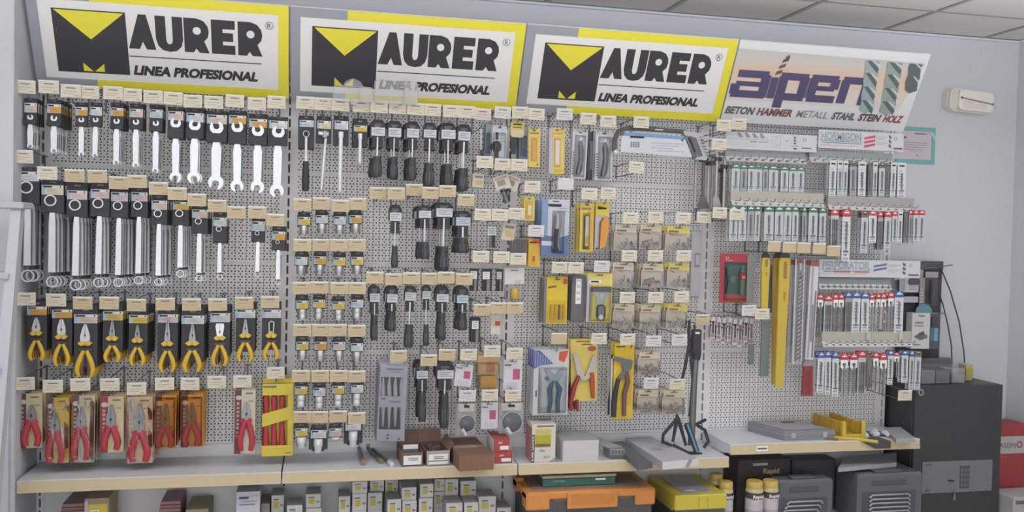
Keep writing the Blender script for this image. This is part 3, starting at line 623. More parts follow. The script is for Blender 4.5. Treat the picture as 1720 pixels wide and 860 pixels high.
# ---------------------------------------------------------------- bay two: sockets
def socket_pack(w, h, lz0, lz1, sw, c, kind=0, dark=False):
    t = thing('socket_on_hanger')
    b = MB(); b.box(-w*.5, 0, -lz1-.004, w*.5, .009, -lz0*.55, BLACK, .0015); b.box(-w*.46, .002, -lz0*.6, w*.46, .006, 0, BLACK, .001)
    b.q(-w*.16, -lz0*.45, w*.16, -lz0*.25, .0014, M(120, 122, 126)); b.box(-w*.36, .003, -h*.96, w*.36, .009, -lz1, M(112, 114, 118, .5) if not dark else BLACK, .001)
    if dark: b.box(-w*.56, .001, -h*.9, w*.56, .010, -lz1*.6, BLACK, .002)
    obj('hanger', b, t)
    label_part(t, -w*.47, -lz1, w*.47, -lz0, c, wrap=.009)
    r = sw/2; z0 = -lz1-.002; L = h-lz1; b = MB()
    if kind == 0: pr = [(r*.86, z0), (r, z0-.002), (r, z0-L*.52), (r*.88, z0-L*.56), (r*.80, z0-L*.60), (r*.80, z0-L*.92), (r*.62, -h)]
    else: pr = [(r*.9, z0), (r, z0-.002), (r, z0-L*.45), (r*.9, z0-L*.48), (r, z0-L*.52), (r, z0-L*.93), (r*.9, -h)]
    b.lathe(pr[::-1], CHROME, 12, 0, -.004); b.lathe([(r*.45, -h-.0004), (r*.45, -h+.002)], INK, 8, 0, -.004); obj('socket', b, t); return t
SX = [[508, 540, 571.6, 601], [508.8, 540, 570, 600], [507, 537, 570, 600], [507, 539, 568, 599], [506, 537.6, 569, 598.6], [507.6, 536.7, 568, 599.5]]
STY = [344, 412, 484.5, 555, 632, 745-40]
STY = [344, 412, 484.5, 555, 632, 701]
SOFF = [[0, -2, 2, -1], [0, 0, 0, 0], [0, -1, 0, 0], [0, 0, 0, 1], [0, 0, 0, 1], [0, 0, -1, 2]]
SIT = [[(510.5, 371, 395, 'y'), (540, 368, 392, 'w'), (570.5, 370, 394, 'w'), (597, 368, 392, 'o')], [(506, 438, 462, 'w'), (537.5, 437, 461, 'o'), (570, 439, 463, 'y'), (600, 438, 462, 'y')],
       [(507.6, 511.5, 537, 'y'), (536, 510, 536, 'y'), (568, 513, 538, 'y'), (600, 510, 535, 'b')], [(507.6, 580.5, 605, 'y'), (538, 580.5, 606, 'o'), (569, 581, 606, 'p'), (600, 583, 607, 'w')],
       [(506, 655.5, 683, 'y'), (536, 658, 687, 'w'), (568, 654.5, 683, 'y'), (600, 653, 681, 'w')], [(506, 726, 752, 'y'), (535, 729, 760, 'w'), (563, 726, 738, 'p'), (593, 716, 750, 'w')]]
RW = ['topmost', 'second', 'third', 'fourth', 'fifth', 'lowest']
CW = ['first', 'second', 'third', 'fourth']
YS = -0.225
for r in range(6):
    for k in range(4):
        cx, ly, by, c = SIT[r][k]; big = r >= 4
        dk = r == 5 and k in (1, 3); e = 14 if dk else 11; p, w, h = rect(cx-e, ly-15, cx+e, by, YS); s = h/(by-ly+15)
        t = socket_pack(w, h, 8.5*s, 22*s, (8.5+(r > 1)*.8+big*2.5+(r == 5)*3)*s, c, 1 if r in (2, 4) else 0, dk)
        stack(t, p, 2 if k in (0, 3) else 1, .045, 'socket on black hanger, %s label, %%s, %s column of sockets, %s row' % (LABN[c], CW[k], RW[r]), 'socket', 'sockets on hangers', jx=.004, jt=.05)
        hook(SX[r][k], STY[r]+SOFF[r][k], 'wire peg hook with tan price tag, %s column of sockets, %s row' % (CW[k], RW[r]), -.29, (p.z-.005, YS), 'tan')

# ---------------------------------------------------------------- ratchet tools, top of bay two
def ratchet_tool(w, h, ch, lz0, lz1, c, kind):
    t = thing('ratchet_tool')
    b = MB(); b.box(-w/2, 0, -ch, w/2, .010, -lz0*.5, BLACK, .0015); b.box(-w*.47, .002, -lz0*.6, w*.47, .006, 0, BLACK, .001); b.q(-w*.12, -lz0*.5, w*.12, -lz0*.3, .0014, M(140, 142, 146)); obj('hanger', b, t)
    label_part(t, -w*.42, -lz1, w*.46, -lz0, c, wrap=.01)
    b = MB(); zc = -lz1-(ch-lz1)*.33
    if kind == 0:
        b.lathe([(w*.20, -.014), (w*.24, -.010), (w*.24, -.001)], STEEL, 16, 0, zc, 'y'); b.lathe([(w*.13, -.0165), (w*.16, -.014)], INK, 12, 0, zc, 'y')
        b.tube([(0, -.007, zc-w*.2), (0, -.007, -ch), (0, -.006, -h*.62)], [.006, .0055, .0075], CHROME, 8); obj('shaft', b, t)
        b = MB(); b.tube([(0, -.006, -h*.61), (0, -.006, -h*.65), (0, -.006, -h*.85), (0, -.006, -h)], [.012, .0125, .016, .0135], BLACK, 10); obj('grip', b, t)
    elif kind == 1:
        b.tube([(-w*.33, -.010, zc), (w*.33, -.010, zc-.002)], [.0085, .0085], CHROME, 10); b.lathe([(.011, zc-.018), (.012, zc+.010)], STEEL, 10, .006, -.010)
        b.tube([(.010, -.008, zc-.02), (.008, -.008, -ch), (-.004, -.004, -h)], [.0055, .006, .006], CHROME, 8); obj('shaft', b, t)
    elif kind == 2:
        b.tube([(0, -.008, zc+.012), (0, -.008, zc-.012)], [.012, .012], CHROME, 10); b.tube([(0, -.008, zc-.012), (0, -.008, -h+.012), (0, -.008, -h)], [.0095, .0095, .007], CHROME, 10); obj('shaft', b, t)
    else:
        b.tube([(0, -.008, zc+.012), (0, -.008, zc-.010)], [.010, .010], CHROME, 10); b.tube([(0, -.008, zc-.010), (0, -.008, -h+.010), (0, -.008, -h)], [.0075, .0075, .0055], CHROME, 10); obj('shaft', b, t)
    return t
RT = [(500, 194, 527, 320.5, 250, 202, 213, 'b', 'ratchet handle with black grip', 513.4, 173), (530, 195, 556, 318, 241.5, 203, 216, 'c', 'sliding bar handle', 542.5, 175), (559, 195, 585, 323, 245, 203, 217.5, 'w', 'long extension bar', 572.4, 176.7), (592, 199, 617, 275, 247, 211, 221, 'y', 'short extension bar', 606.5, 178.8)]
for i, (x0, y0, x1, y1, cy, l0, l1, c, nm, tx, ty) in enumerate(RT):
    p, w, h = rect(x0, y0, x1, y1, -.22); s = h/(y1-y0)
    stack(ratchet_tool(w, h, (cy-y0)*s, (l0-y0)*s, (l1-y0)*s, c, i), p, 2 if i in (0, 3) else 1, .03, 'steel %s on black hanger with %s label, %%s' % (nm, LABN[c]), 'ratchet tool', 'ratchet tools', jx=.002, jt=.02)
    hook(tx, ty, 'wire peg hook with cream price tag above the %s' % nm, -.28, (p.z-.006, -.22), 'cream')

# ---------------------------------------------------------------- screwdrivers on black cards
HAND = M(56, 58, 62, .35); HANDH = M(96, 100, 104, .3)
def driver_pack(w, h, lz0, lz1, cz, hz0, c='w', hw=.42, short=False):
    t = thing('screwdriver_on_card')
    b = MB(); b.prism([(-w/2, -lz1)]+[(w/2, -lz1)]+arc(0, -lz0*.75, w/2, 0, PI, 8, 1.0)[0:9] if lz0*.75 > w/2 else [(-w/2, -lz1), (w/2, -lz1), (w/2, -lz0*.6), (w*.3, 0), (-w*.3, 0), (-w/2, -lz0*.6)], 0, .010, BLACK)
    b.box(-w*.34, .001, -cz, w*.34, .009, -lz1+.001, BLACK, .001); b.box(-w*.40, -.006, -cz+.002, w*.40, 0, -cz+.009, BLACK2, .001)
    b.prism(rrect(-w*.24, -lz0*.80, w*.24, -lz0*.5, .004), -.0015, 0, M(84, 86, 90, .4)); b.q(-w*.20, -lz0*.95, w*.12, -lz0*.86, -.0006, M(140, 142, 146)); obj('card', b, t)
    b = MB(); b.q(-w*.40, -lz1, w*.47, -lz0, -.0010, LAB[c]); 
    for i in range(3): b.q(-w*.30, -lz0-(lz1-lz0)*(.30+.22*i), w*(.36-.2*(i % 2)), -lz0-(lz1-lz0)*(.22+.22*i), -.0014, M(136, 138, 142))
    b.add([(w*.5+.0003, 0, -lz1), (w*.5+.0003, .009, -lz1), (w*.5+.0003, .009, -lz0), (w*.5+.0003, 0, -lz0)], [(0, 1, 2, 3)], LAB[c]); obj('label', b, t)
    sd = thing('screwdriver'); sd.parent = t; r = w*hw*.5; L = h-hz0; y = -.006
    b = MB(); b.tube([(0, y, -lz1-.006), (0, y, -hz0-.004)], r*.17, CHROME, 8); obj('blade', b, sd)
    b = MB(); b.tube([(0, y, -hz0), (0, y, -hz0-L*.06), (0, y, -hz0-L*.14), (0, y, -hz0-L*.55), (0, y, -hz0-L*.82), (0, y, -h)], [r*.74, r*.84, r*.76, r*.97, r, r*.86], HAND, 10)
    for a in (-.55, .1, .7): b.tube([(r*math.sin(a)*.98, y-r*.94*math.cos(a), -hz0-L*.42), (r*math.sin(a)*.98, y-r*math.cos(a), -hz0-L*.6), (r*math.sin(a)*.9, y-r*.92*math.cos(a), -hz0-L*.84)], r*.09, HANDH, 5)
    obj('handle', b, sd); return t
def driver_row(items, tags, row, Y=-.225, cat='screwdriver', colr='cream'):
    for i, ((x0, y0, x1, y1, l0, l1, cy, hy, n, hw), (tx, ty)) in enumerate(zip(items, tags)):
        p, w, h = rect(x0, y0, x1, y1, Y); s = h/(y1-y0)
        t = driver_pack(w, h, (l0-y0)*s, (l1-y0)*s, (cy-y0)*s, (hy-y0)*s, random.choice('wwb'), hw)
        stack(t, p, min(n, 3), .052, 'black screwdriver on card, %%s, %s hook from left, %s' % (ORD[i+1], row), 'screwdriver', 'black screwdrivers on cards', jx=.012, jt=.05)
        if tx: hook(tx, ty, 'wire peg hook with price tag, %s from left above %s' % (ORD[i+1], row), -.29, (p.z-.006, Y), colr)
driver_row([(621, 201, 647, 296, 214, 228, 248, 263, 3, .72), (650, 203, 674.5, 299, 215, 230, 250, 264, 3, .62), (681, 204, 704, 301, 216, 231, 251, 265, 3, .72), (709, 206, 733, 312, 218, 231, 252, 274, 2, .78), (738, 206, 765, 315, 218, 233, 254, 276, 3, .62), (767, 209, 790.6, 320, 221, 236, 256, 283, 3, .85)],
           [(638, 180), (668, 181.7), (698.6, 183.7), (727.7, 185.5), (757.6, 187.5), (785, 189)], 'top screwdriver row')
driver_row([(652, 344, 674.5, 449.5, 357, 371, 392, 413, 1, .55), (700.6, 345, 724, 435, 354, 366, 383, 406, 3, .70), (729, 340, 760, 455, 350, 364, 384, 414, 4, .62), (763, 354, 790.6, 425, 365, 379, 398, 399, 3, .80)],
           [(666.6, 325.7), (723, 324.8), (752, 322), (782.7, 337)], 'second screwdriver row', colr='tan')
hook(635, 325, 'empty wire peg hook with tan price tag left of second screwdriver row', -.27, None, 'tan'); hook(696, 319.6, 'empty wire peg hook with tan price tag between cards of second screwdriver row', -.25, None, 'tan')
driver_row([(619, 476, 638, 571, 493, 507, 528, 529, 2, .62), (648, 478, 668, 556, 494, 508, 522, 522, 3, .8), (678, 480, 699, 583, 491, 505, 523.7, 544.6, 1, .82), (707, 478, 723, 580, 489, 502, 521, 544.6, 1, .70), (731, 480, 754, 571, 494, 507, 524, 525, 2, .62), (765, 477, 787, 554, 496, 509, 524, 525, 2, .8)],
           [(630, 467), (661.4, 469.7), (692, 468), (722.5, 468.8), (750, 467), (780, 469.7)], 'third screwdriver row', colr='tan')
driver_row([(697, 609, 719, 707, 623, 636, 657, 658, 3, .62), (731, 608, 762, 718, 622, 636, 656, 662, 3, .52)], [(720, 605.8), (751, 597)], 'lowest screwdriver row', colr='tan')

# white boxed screwdriver set, tilted
def white_set(w, h):
    t = thing('screwdriver_set_blister'); s = h/132; b = MB(); Wm = M(188, 190, 202, .4); Bm = M(128, 138, 162, .4); W2 = w/2; d = .036; A = -21*s; B_ = -54*s; C_ = -73*s; D_ = -112*s; f = w*.16
    for za, zb in ((0, A), (B_, C_), (D_, -h)): b.q(-W2, zb, W2, za, 0, Wm)
    b.flat([(-W2, D_), (W2-f, D_-9*s), (W2-f, D_+.001), (-W2, D_+.001)], -.0004, Wm)
    for za, zb in ((A, B_), (C_, D_)): b.q(W2-f, zb, W2, za, 0, Wm); b.q(-W2, zb, -W2+f*.4, za, 0, Wm)
    b.box(-W2, d, -h, W2, d+.002, 0, M(62, 64, 68)); b.box(-W2-.001, 0, -h, -W2, d, 0, Bm); b.box(W2, 0, -h, W2+.001, d, 0, Wm); b.box(-W2, 0, -h-.001, W2, d, -h, Wm); b.box(-W2, 0, 0, W2, d, .001, Wm)
    b.box(-W2*.2, d, 0, W2*.7, d+.002, 16*s, Wm); b.flat([(W2*.2, 12*s), (W2*.5, 12*s), (W2*.35, 7*s)], d-.001, M(90, 92, 98))
    b.q(-W2*.5, -9*s, W2*.7, -6*s, -.0008, M(130, 132, 142)); b.q(-W2*.2, -13*s, W2*.6, -11*s, -.0008, M(150, 150, 160)); b.q(-W2*.8, -60*s, -W2*.5, -57*s, -.0008, M(120, 124, 140)); b.q(-W2*.2, -65*s, W2*.6, -62*s, -.0008, M(140, 142, 152))
    for x, z in ((-.2, -121), (-.2, -127), (.6, -128)): b.flat(arc(x*W2, z*s, .005, 0, 2*PI, 8)[:-1], -.0008, M(92, 92, 104))
    obj('carton', b, t)
    for k in range(4):
        x = -W2*.7+k*w*.22; b = MB(); b.tube([(x, .012, A-.002), (x, .012, (A+B_)/2), (x+.003, .012, B_)], [.003, .009, .010], M(190, 194, 200, .3), 8); b.tube([(x+.006, .012, C_), (x+.006, .012, C_-.02), (x+.008, .012, D_+.012-.01*(k % 2))], [.010, .008, .0035], M(190, 194, 200, .3), 8); obj('screwdriver', b, t)
    b = MB(); b.box(-W2, -.006, -h, W2, .0, 0, CLEAR, .005); obj('clear_wrap', b, t); return t
p, w, h = rect(637, 613, 684, 741, -.22)
stack(white_set(w, h), p, 3, .052, 'white window pack of clear screwdrivers, %s on its hook', 'tool set', 'white screwdriver packs', jt=.01)
for o in [o for o in bpy.data.objects if o.name.startswith('screwdriver_set_blister') and o.parent is None]: o.rotation_euler = (0, .03, 0)
hook(670, 598.8, 'wire peg hook with tan price tag above the white screwdriver pack', -.25, (p.z+.02, -.20), 'tan')

# two clear plastic leaflet holders in front of the middle sign
for k, (x0, y0, x1, y1) in enumerate(((560, 135, 626, 171), (629, 122, 702, 174))):
    p, w, h = rect(x0, y0, x1, y1, -.31); m = M(200, 202, 206, .1, 0, .22, spec=.8); me = M(196, 198, 202, .2, 0, .55)
    o = MB(); W2 = w/2; ar = rrect(-W2, -h, W2, -h*.28, .012); o.prism(ar, 0, .0015, m)
    o.prism([(x, z) for x, z in arc(0, -h*.42, W2*.55, .25, PI-.25, 8, 1.0)], 0, .0015, m)
    for i in range(len(ar)): a, c = ar[i], ar[(i+1) % len(ar)]; o.tube([(a[0], 0, a[1]), (c[0], 0, c[1])], .0014, me, 5)
    o.box(W2*.35, -.014, -h, W2*.37, 0, -h*.3, me); o.box(W2*.35, -.014, -h*.99, W2*.98, -.0125, -h*.32, m)
    o.box(-W2*.1, 0, -h-.012, W2*.1, .05, -h, me)
    o = obj('leaflet_holder', o, loc=p); tag(o, ['smaller clear plastic leaflet holder in front of the middle header sign', 'larger clear plastic leaflet holder in front of the middle header sign'][k], 'leaflet holder', 'clear leaflet holders')
# ---------------------------------------------------------------- bays two and three: packs, blisters, bags
YB = -0.225
def pack(name, px, draw, label, cat, group, Y=YB, n=1, dy=.03, tagpx=None, taglab=None, tagc='cream', Yt=-.285, jt=.03, jx=.003, tilt=None, blank=False):
    p, w, h = rect(*px, Y); t = thing(name); s = h/(px[3]-px[1]); draw(t, w, h, s)
    stack(t, p, n, dy, label, cat, group, jx=jx, jt=jt)
    if tilt is not None: t.rotation_euler = (0, tilt, 0)
    if tagpx: hook(tagpx[0], tagpx[1], taglab, Yt, (p.z-.006, Y), tagc, blank)
    return t
def card(t, w, h, m, th=.0015, r=.004, holes=True, z0=0):
    b = MB(); b.prism(rrect(-w/2, -h, w/2, z0, r), 0, th, m)
    if holes: b.prism(rrect(-w*.12, -.012, w*.12, -.006, .002), -.0004, 0, M(96, 98, 102))
    o = obj('card', b, t); return o
def shell(t, x0, z0, x1, z1, d=.018, m=None):
    if z1 < z0: z0, z1 = z1, z0
    b = MB(); k = d*.45; A = [(x0, -.0005, z0), (x1, -.0005, z0), (x1, -.0005, z1), (x0, -.0005, z1), (x0+k, -d, z0+k), (x1-k, -d, z0+k), (x1-k, -d, z1-k), (x0+k, -d, z1-k)]
    b.add(A, [(4, 5, 6, 7), (0, 1, 5, 4), (1, 2, 6, 5), (2, 3, 7, 6), (3, 0, 4, 7)], m or GLARE); return obj('clear_blister', b, t)
def lines(b, x0, z1, x1, n, dz, hh, m, y=-.0008):
    for i in range(n): b.q(x0, z1-i*dz-hh, x1-(x1-x0)*.25*random.random(), z1-i*dz, y, m)
GR = M(150, 150, 154, .6); YC = M(206, 186, 92, .5); YO = M(206, 166, 62, .45); OR = M(204, 140, 60, .45)

# thin file, white blister with key, yellow pouch, blue card
def d_file(t, w, h, s):
    b = MB(); b.tube([(0, 0, 0), (w*.2, -.002, -h*.8)], .0022, CHROME, 6); obj('blade', b, t); b = MB(); b.tube([(w*.2, -.002, -h*.78), (w*.25, -.002, -h)], [.005, .006], BLACK, 8); obj('handle', b, t)
pack('needle_file', (802, 213, 812, 263), d_file, 'thin needle file hanging right of the top screwdriver row', 'file', None, tagpx=(811.5, 193), taglab='wire peg hook with pink-printed price tag above the needle file', tagc='pink')
def d_bluecards(t, w, h, s):
    b = MB(); b.prism(rrect(-w/2, -h, w/2, 0, .003), 0, .003, M(120, 134, 154, .4)); b.q(-w*.4, -h*.9, w*.4, -h*.72, -.0006, M(88, 100, 124)); b.q(-w*.42, -h*.3, w*.42, -h*.05, -.0006, M(160, 170, 184)); obj('card', b, t)
    b = MB(); b.box(-w*.3, -.008, -h*.7, w*.3, -.0006, -h*.3, DKSTEEL, .002); obj('blade', b, t)
pack('blue_carded_blade', (815, 206, 828, 264), d_bluecards, 'blue-carded blade between needle file and white blister, %s', 'blade', 'narrow blue-carded blades', Y=-.15, n=3, dy=.03)
def d_white_key(t, w, h, s):
    card(t, w, h, M(186, 190, 200, .35)); b = MB(); b.prism([(x-.0, z) for x, z in arc(-w*.18, -h*.60, w*.34, PI*.12, PI*.88, 6)]+[(x, z) for x, z in arc(-w*.18, -h*.64, w*.34, PI*1.12, PI*1.88, 6)], -.006, -.001, INK); b.tube([(-w*.18, -.004, -h*.76), (-w*.18, -.004, -h*.98)], w*.15, INK, 8); b.box(-w*.28, -.002, -h*.42, -w*.08, -.0006, -h*.2, INK); obj('drill_key', b, t)
    b = MB(); lines(b, w*.05, -h*.2, w*.45, 4, .012, .004, GR); obj('print', b, t); shell(t, -w*.46, -h*.98, w*.46, -h*.22, .014)
pack('blister_pack', (827, 211, 851, 268), d_white_key, 'white blister pack with black chuck key, %s, beside yellow pouch', 'blister pack', 'white key blisters', n=2, tagpx=(845, 190), taglab='wire peg hook with white price tag above the black chuck key', tagc='white')
def d_pouch(t, w, h, s):
    b = MB(); b.prism(rrect(-w/2, -h*.5, w/2, 0, .014), -.004, .004, YC); b.q(-w*.3, -h*.13, w*.3, -h*.09, -.0046, INK); b.q(-w*.36, -h*.22, w*.3, -h*.18, -.0046, M(130, 110, 70)); b.prism(rrect(-w*.44, -h*.49, w*.44, -h*.26, .012), -.006, -.004, M(196, 182, 150)); obj('card', b, t)
    b = MB(); b.prism([(-w*.5, -h*.5), (0, -h*.5), (-w*.08, -h), (-w*.42, -h)], -.003, .003, BLACK); obj('tool', b, t)
pack('yellow_topped_tool', (857, 203, 880, 259), d_pouch, 'black tool on small rounded yellow card in top row', 'tool', None, tagpx=(874, 190), taglab='wire peg hook with cream price tag above the rounded yellow card')
pack('blue_carded_blade', (872, 210, 886, 269), d_bluecards, 'blue-carded blade right of the rounded yellow card, %s', 'blade', 'narrow blue-carded blades', Y=-.17, n=3, dy=.03)
def d_yblade(t, w, h, s):
    card(t, w, h, YC); b = MB(); b.prism(rrect(-w*.28, -h*.84, w*.24, -h*.24, .004), -.004, -.0004, OR); b.prism(rrect(-w*.18, -h*.80, w*.14, -h*.30, .003), -.006, -.004, M(196, 150, 96, .4)); b.q(-w*.4, -h*.14, w*.4, -h*.10, -.0006, M(140, 120, 70)); b.flat(arc(w*.30, -h*.93, .004, 0, 2*PI, 8)[:-1], -.0007, INK); obj('blade_case', b, t)
pack('blade_pack', (887.5, 216, 906.6, 281), d_yblade, 'yellow carded pack with orange blade case in top row', 'blade pack', None, n=1, tagpx=(901.5, 193), taglab='wire peg hook with cream price tag above the orange blade case')
def d_yblade2(t, w, h, s):
    card(t, w, h, YC); b = MB(); b.box(-w*.5-.0006, -.0006, -h, -w*.26, -.0002, 0, M(176, 170, 186)); b.prism(rrect(-w*.16, -h*.85, w*.22, -h*.22, .003), -.004, -.0008, M(186, 150, 96)); b.prism(rrect(-w*.1, -h*.80, w*.16, -h*.27, .003), -.006, -.004, M(206, 194, 186, .3)); b.q(-w*.35, -h*.14, w*.4, -h*.10, -.0009, M(196, 160, 90)); b.q(-w*.2, -h*.97, w*.46, -h*.90, -.0009, YO); obj('blade_case', b, t)
pack('blade_pack', (922, 215, 947.6, 292), d_yblade2, 'larger yellow blade pack with pale window, %s, top row', 'blade pack', 'larger yellow blade packs', n=2, dy=.05, tagpx=(949.5, 193), taglab='wire peg hook with white price tag above larger yellow blade pack', tagc='white')
def d_dark(t, w, h, s):
    b = MB(); b.box(-w/2, 0, -h, w/2, .012, 0, M(78, 80, 86, .45), .001); b.q(-w*.2, -h*.8, w*.3, -h*.2, -.0006, M(140, 142, 148)); obj('card', b, t)
def knife(kf):
    def f(t, w, h, s):
        card(t, w, h, M(190, 191, 197, .35)); b = MB(); c1 = M(112, 114, 118, .3, .3)
        pts = [(w*(-.02+.10*math.sin(i*.5)), -.010, -h*(.22+.70*i/7)) for i in range(8)]
        b.tube(pts, [w*.10, w*.15, w*.17, w*.16, w*.16, w*.17, w*.19, w*.13], c1, 10, sq=.7); obj('handle', b, t)
        b = MB(); b.tube([(x-w*.13, y-.004, z) for x, y, z in pts[1:]], w*.05, BLACK, 6); obj('rubber_grip', b, t)
        b = MB(); b.prism([(-w*.10, -h*.24), (w*.06, -h*.24), (w*.10, -h*.13), (-w*.02, -h*.16)], -.011, -.009, CHROME); obj('blade', b, t)
        b = MB(); lines(b, w*.10, -h*.10, w*.42, 3, .009, .003, GR); lines(b, -w*.46, -h*.45, -w*.32, 9, .012, .006, M(110, 112, 118)); obj('print', b, t); shell(t, -w*.34, -h*.97, w*.40, -h*.10, .022)
    return f
pack('utility_knife', (961.5, 219, 987, 300), knife(0), 'grey folding knife on silver card left of the black strip, %s', 'knife', 'knives on silver cards', n=2, dy=.04, tagpx=(989, 200.5), taglab='wire peg hook with cream price tag above left silver knife card', tilt=.03)
pack('long_black_case', (987, 221, 999, 301), d_dark, 'narrow black pack between two silver knife cards, %s', 'pack', 'narrow black packs', Y=-.17, n=2)
pack('utility_knife', (1000, 221.5, 1028.7, 303), knife(1), 'grey curved knife on silver card left of hacksaw, %s', 'knife', 'knives on silver cards', n=2, dy=.04, tagpx=(1022, 205), taglab='wire peg hook with cream price tag above right silver knife card')

# second row of small things
hook(814, 273, 'wire peg hook with cream price tag below the needle file', -.285); hook(844.6, 277, 'wire peg hook with cream price tag below the chuck key', -.285); hook(872, 278, 'wire peg hook with cream price tag below rounded yellow card', -.285)
def d_bitbag(c1, c2):
    def f(t, w, h, s):
        hh = h*.52; b = MB(); b.prism(rrect(-w/2, -hh, w/2, 0, .003), -.001, .001, M(196, 190, 182, .5)); b.q(-w*.32, -hh*.7, w*.2, -hh*.3, -.0015, M(150, 136, 120)); b.q(-w*.4, -hh*.25, w*.4, -hh*.1, -.0015, M(176, 150, 140)); obj('header', b, t)
        b = MB(); b.tube([(w*c1, -.003, -hh*.9), (w*c1, -.003, -h)], w*.16, DKSTEEL, 8); b.tube([(w*c1, -.003, -hh), (w*c1, -.003, -hh*1.12)], w*.19, BLACK, 8); obj('bit', b, t)
    return f
def d_smallbag(t, w, h, s):
    b = MB(); b.prism(rrect(-w/2, -h, w/2, 0, .003), -.003, .003, M(190, 182, 166, .5)); b.q(-w*.2, -h*.8, w*.4, -h*.45, -.0036, M(186, 164, 110)); b.q(-w*.3, -h*.3, w*.4, -h*.14, -.0036, M(134, 120, 104)); obj('card', b, t)
pack('small_carded_pack', (794, 292, 813, 315), d_smallbag, 'small beige carded pack under needle file hook, %s', 'carded pack', 'small beige packs', n=2, tilt=.06)
pack('bit_pack', (826, 295, 852, 342), d_bitbag(-.12, 0), 'twisted white-headed bit pack below chuck key', 'bit pack', None, tilt=-.35)
pack('bit_pack', (852, 296, 875, 344), d_bitbag(-.08, 0), 'twisted grey-white bit pack below rounded yellow card', 'bit pack', None, tilt=.32, Y=-.21)
hook(895, 315, 'wire peg hook with cream price tag above small yellow blade pack', -.285); hook(950, 310, 'hook with blank white price tag below larger yellow blade pack', -.26, None, 'white', True)
def d_ysmall(t, w, h, s):
    card(t, w, h, YC); b = MB(); b.prism(rrect(-w*.28, -h*.88, w*.28, -h*.2, .004), -.005, -.0004, M(196, 160, 70, .3)); b.prism(rrect(-w*.14, -h*.78, w*.16, -h*.36, .003), -.007, -.005, M(206, 196, 170, .3)); obj('blade_case', b, t)
pack('blade_pack', (879.5, 330, 898, 371), d_ysmall, 'small yellow blade pack left of blue cutter card, %s', 'blade pack', 'small yellow blade packs', n=2, dy=.05)
for x, y, l in ((810.6, 361.5, 'first'), (840, 362, 'second'), (868, 360, 'third')): hook(x, y, 'wire peg hook with cream price tag, %s of three left of small yellow pack' % l, -.285)
def d_bitholder(t, w, h, s):
    b = MB(); b.prism(rrect(-w/2, -h*.45, w/2, 0, .002), -.001, .001, M(192, 194, 198, .5)); lines(b, -w*.38, -h*.1, w*.4, 3, h*.1, h*.04, M(120, 122, 128), -.0016); obj('header', b, t)
    b = MB(); b.tube([(-w*.12, 0, -h*.42), (-w*.12, 0, -h)], w*.17, DKSTEEL, 8); b.tube([(w*.24, 0, -h*.42), (w*.24, 0, -h)], w*.17, BLACK, 8); obj('bit', b, t)
pack('bit_pack', (819, 380, 833, 416), d_bitholder, 'two-bit pack with white header, below first of three hooks', 'bit pack', None)
pack('small_carded_pack', (845, 375, 866, 404), d_smallbag, 'small cream carded pack left of dark blade bundle', 'carded pack', None, tilt=.12)
def d_bundle(t, w, h, s):
    b = MB(); b.box(-w/2, -.002, -h, w/2, .02, 0, M(96, 92, 92, .5), .002)
    for k in range(9): b.box(-w*.46+w*.1*k, -.0032, -h*.98, -w*.42+w*.1*k, -.002, -h*.04, M(70, 68, 70, .5))
    obj('blades', b, t); b = MB(); b.box(-w*.04, -.004, 0, w*.04, .02, .05, CLEAR); obj('hanger', b, t)
pack('blade_bundle', (857, 402, 885, 426), d_bundle, 'dark bundle of blades left of narrow yellow pack', 'blade bundle', None)
def d_ypack(t, w, h, s):
    card(t, w, h, YO, .012); b = MB(); b.flat([(-w*.3, -.002), (w*.5, -.002), (w*.5, -h*.2), (-w*.1, -h*.12)], -.0006, M(196, 92, 70)); b.q(-w*.4, -h*.16, w*.2, -h*.11, -.0008, INK); b.prism(rrect(-w*.24, -h*.9, w*.28, -h*.38, .003), -.003, -.0004, M(212, 158, 60, .3)); text(b, 'MM', w*.05, -h*.72, .012, -.0036, M(120, 84, 40), .02, rot=PI/2, align='CENTER'); obj('print', b, t)
pack('blade_pack', (887.5, 401, 907, 448), d_ypack, 'narrow yellow and red blade pack below the tilted tag, %s', 'blade pack', 'narrow yellow blade packs', n=2, dy=.04)
hook(900.5, 389, 'wire peg hook with tilted white price tag before blue cutter card', -.285, None, 'white')
def d_bluecut(t, w, h, s):
    card(t, w, h, M(182, 188, 200, .35)); b = MB(); bl = M(92, 112, 156, .4); b.flat([(-w*.5, -h*.62), (w*.1, -h*.68), (w*.5, -h*.62), (w*.5, -h), (-w*.5, -h)], -.0005, bl); b.flat([(-w*.5, 0), (-w*.28, 0), (-w*.28, -h*.62), (-w*.5, -h*.62)], -.0005, M(120, 146, 180)); b.q(-w*.48, -h*.82, -w*.06, -h*.74, -.0009, M(190, 196, 206)); b.q(-w*.22, -h*.13, w*.2, -h*.08, -.0009, INK); lines(b, w*.1, -h*.15, w*.46, 3, .012, .003, GR, -.0009); b.flat([(-w*.3, -h*.08), (-w*.2, -h*.08), (-w*.25, -h*.14)], -.001, INK); obj('print', b, t)
    b = MB(); pts = [(w*.06, -.012, -h*.26), (w*.10, -.012, -h*.36), (w*.06, -.012, -h*.52), (w*.02, -.012, -h*.7), (w*.03, -.012, -h*.84), (w*.10, -.012, -h*.9)]; b.tube(pts, [.012, .016, .015, .015, .017, .012], M(160, 164, 168, .3, .3), 10, sq=.7); obj('handle', b, t)
    b = MB(); b.tube([(x-.004, -.018, z) for x, y, z in pts[2:]], .010, BLACK, 8); obj('rubber_grip', b, t); shell(t, -w*.12, -h*.95, w*.34, -h*.20, .026)
pack('cutter_card', (910, 335, 956, 430), d_bluecut, 'large blue and silver cutter card, %s on its hook', 'cutter', 'blue cutter cards', n=5, dy=.035, Y=-.24, jt=.02)
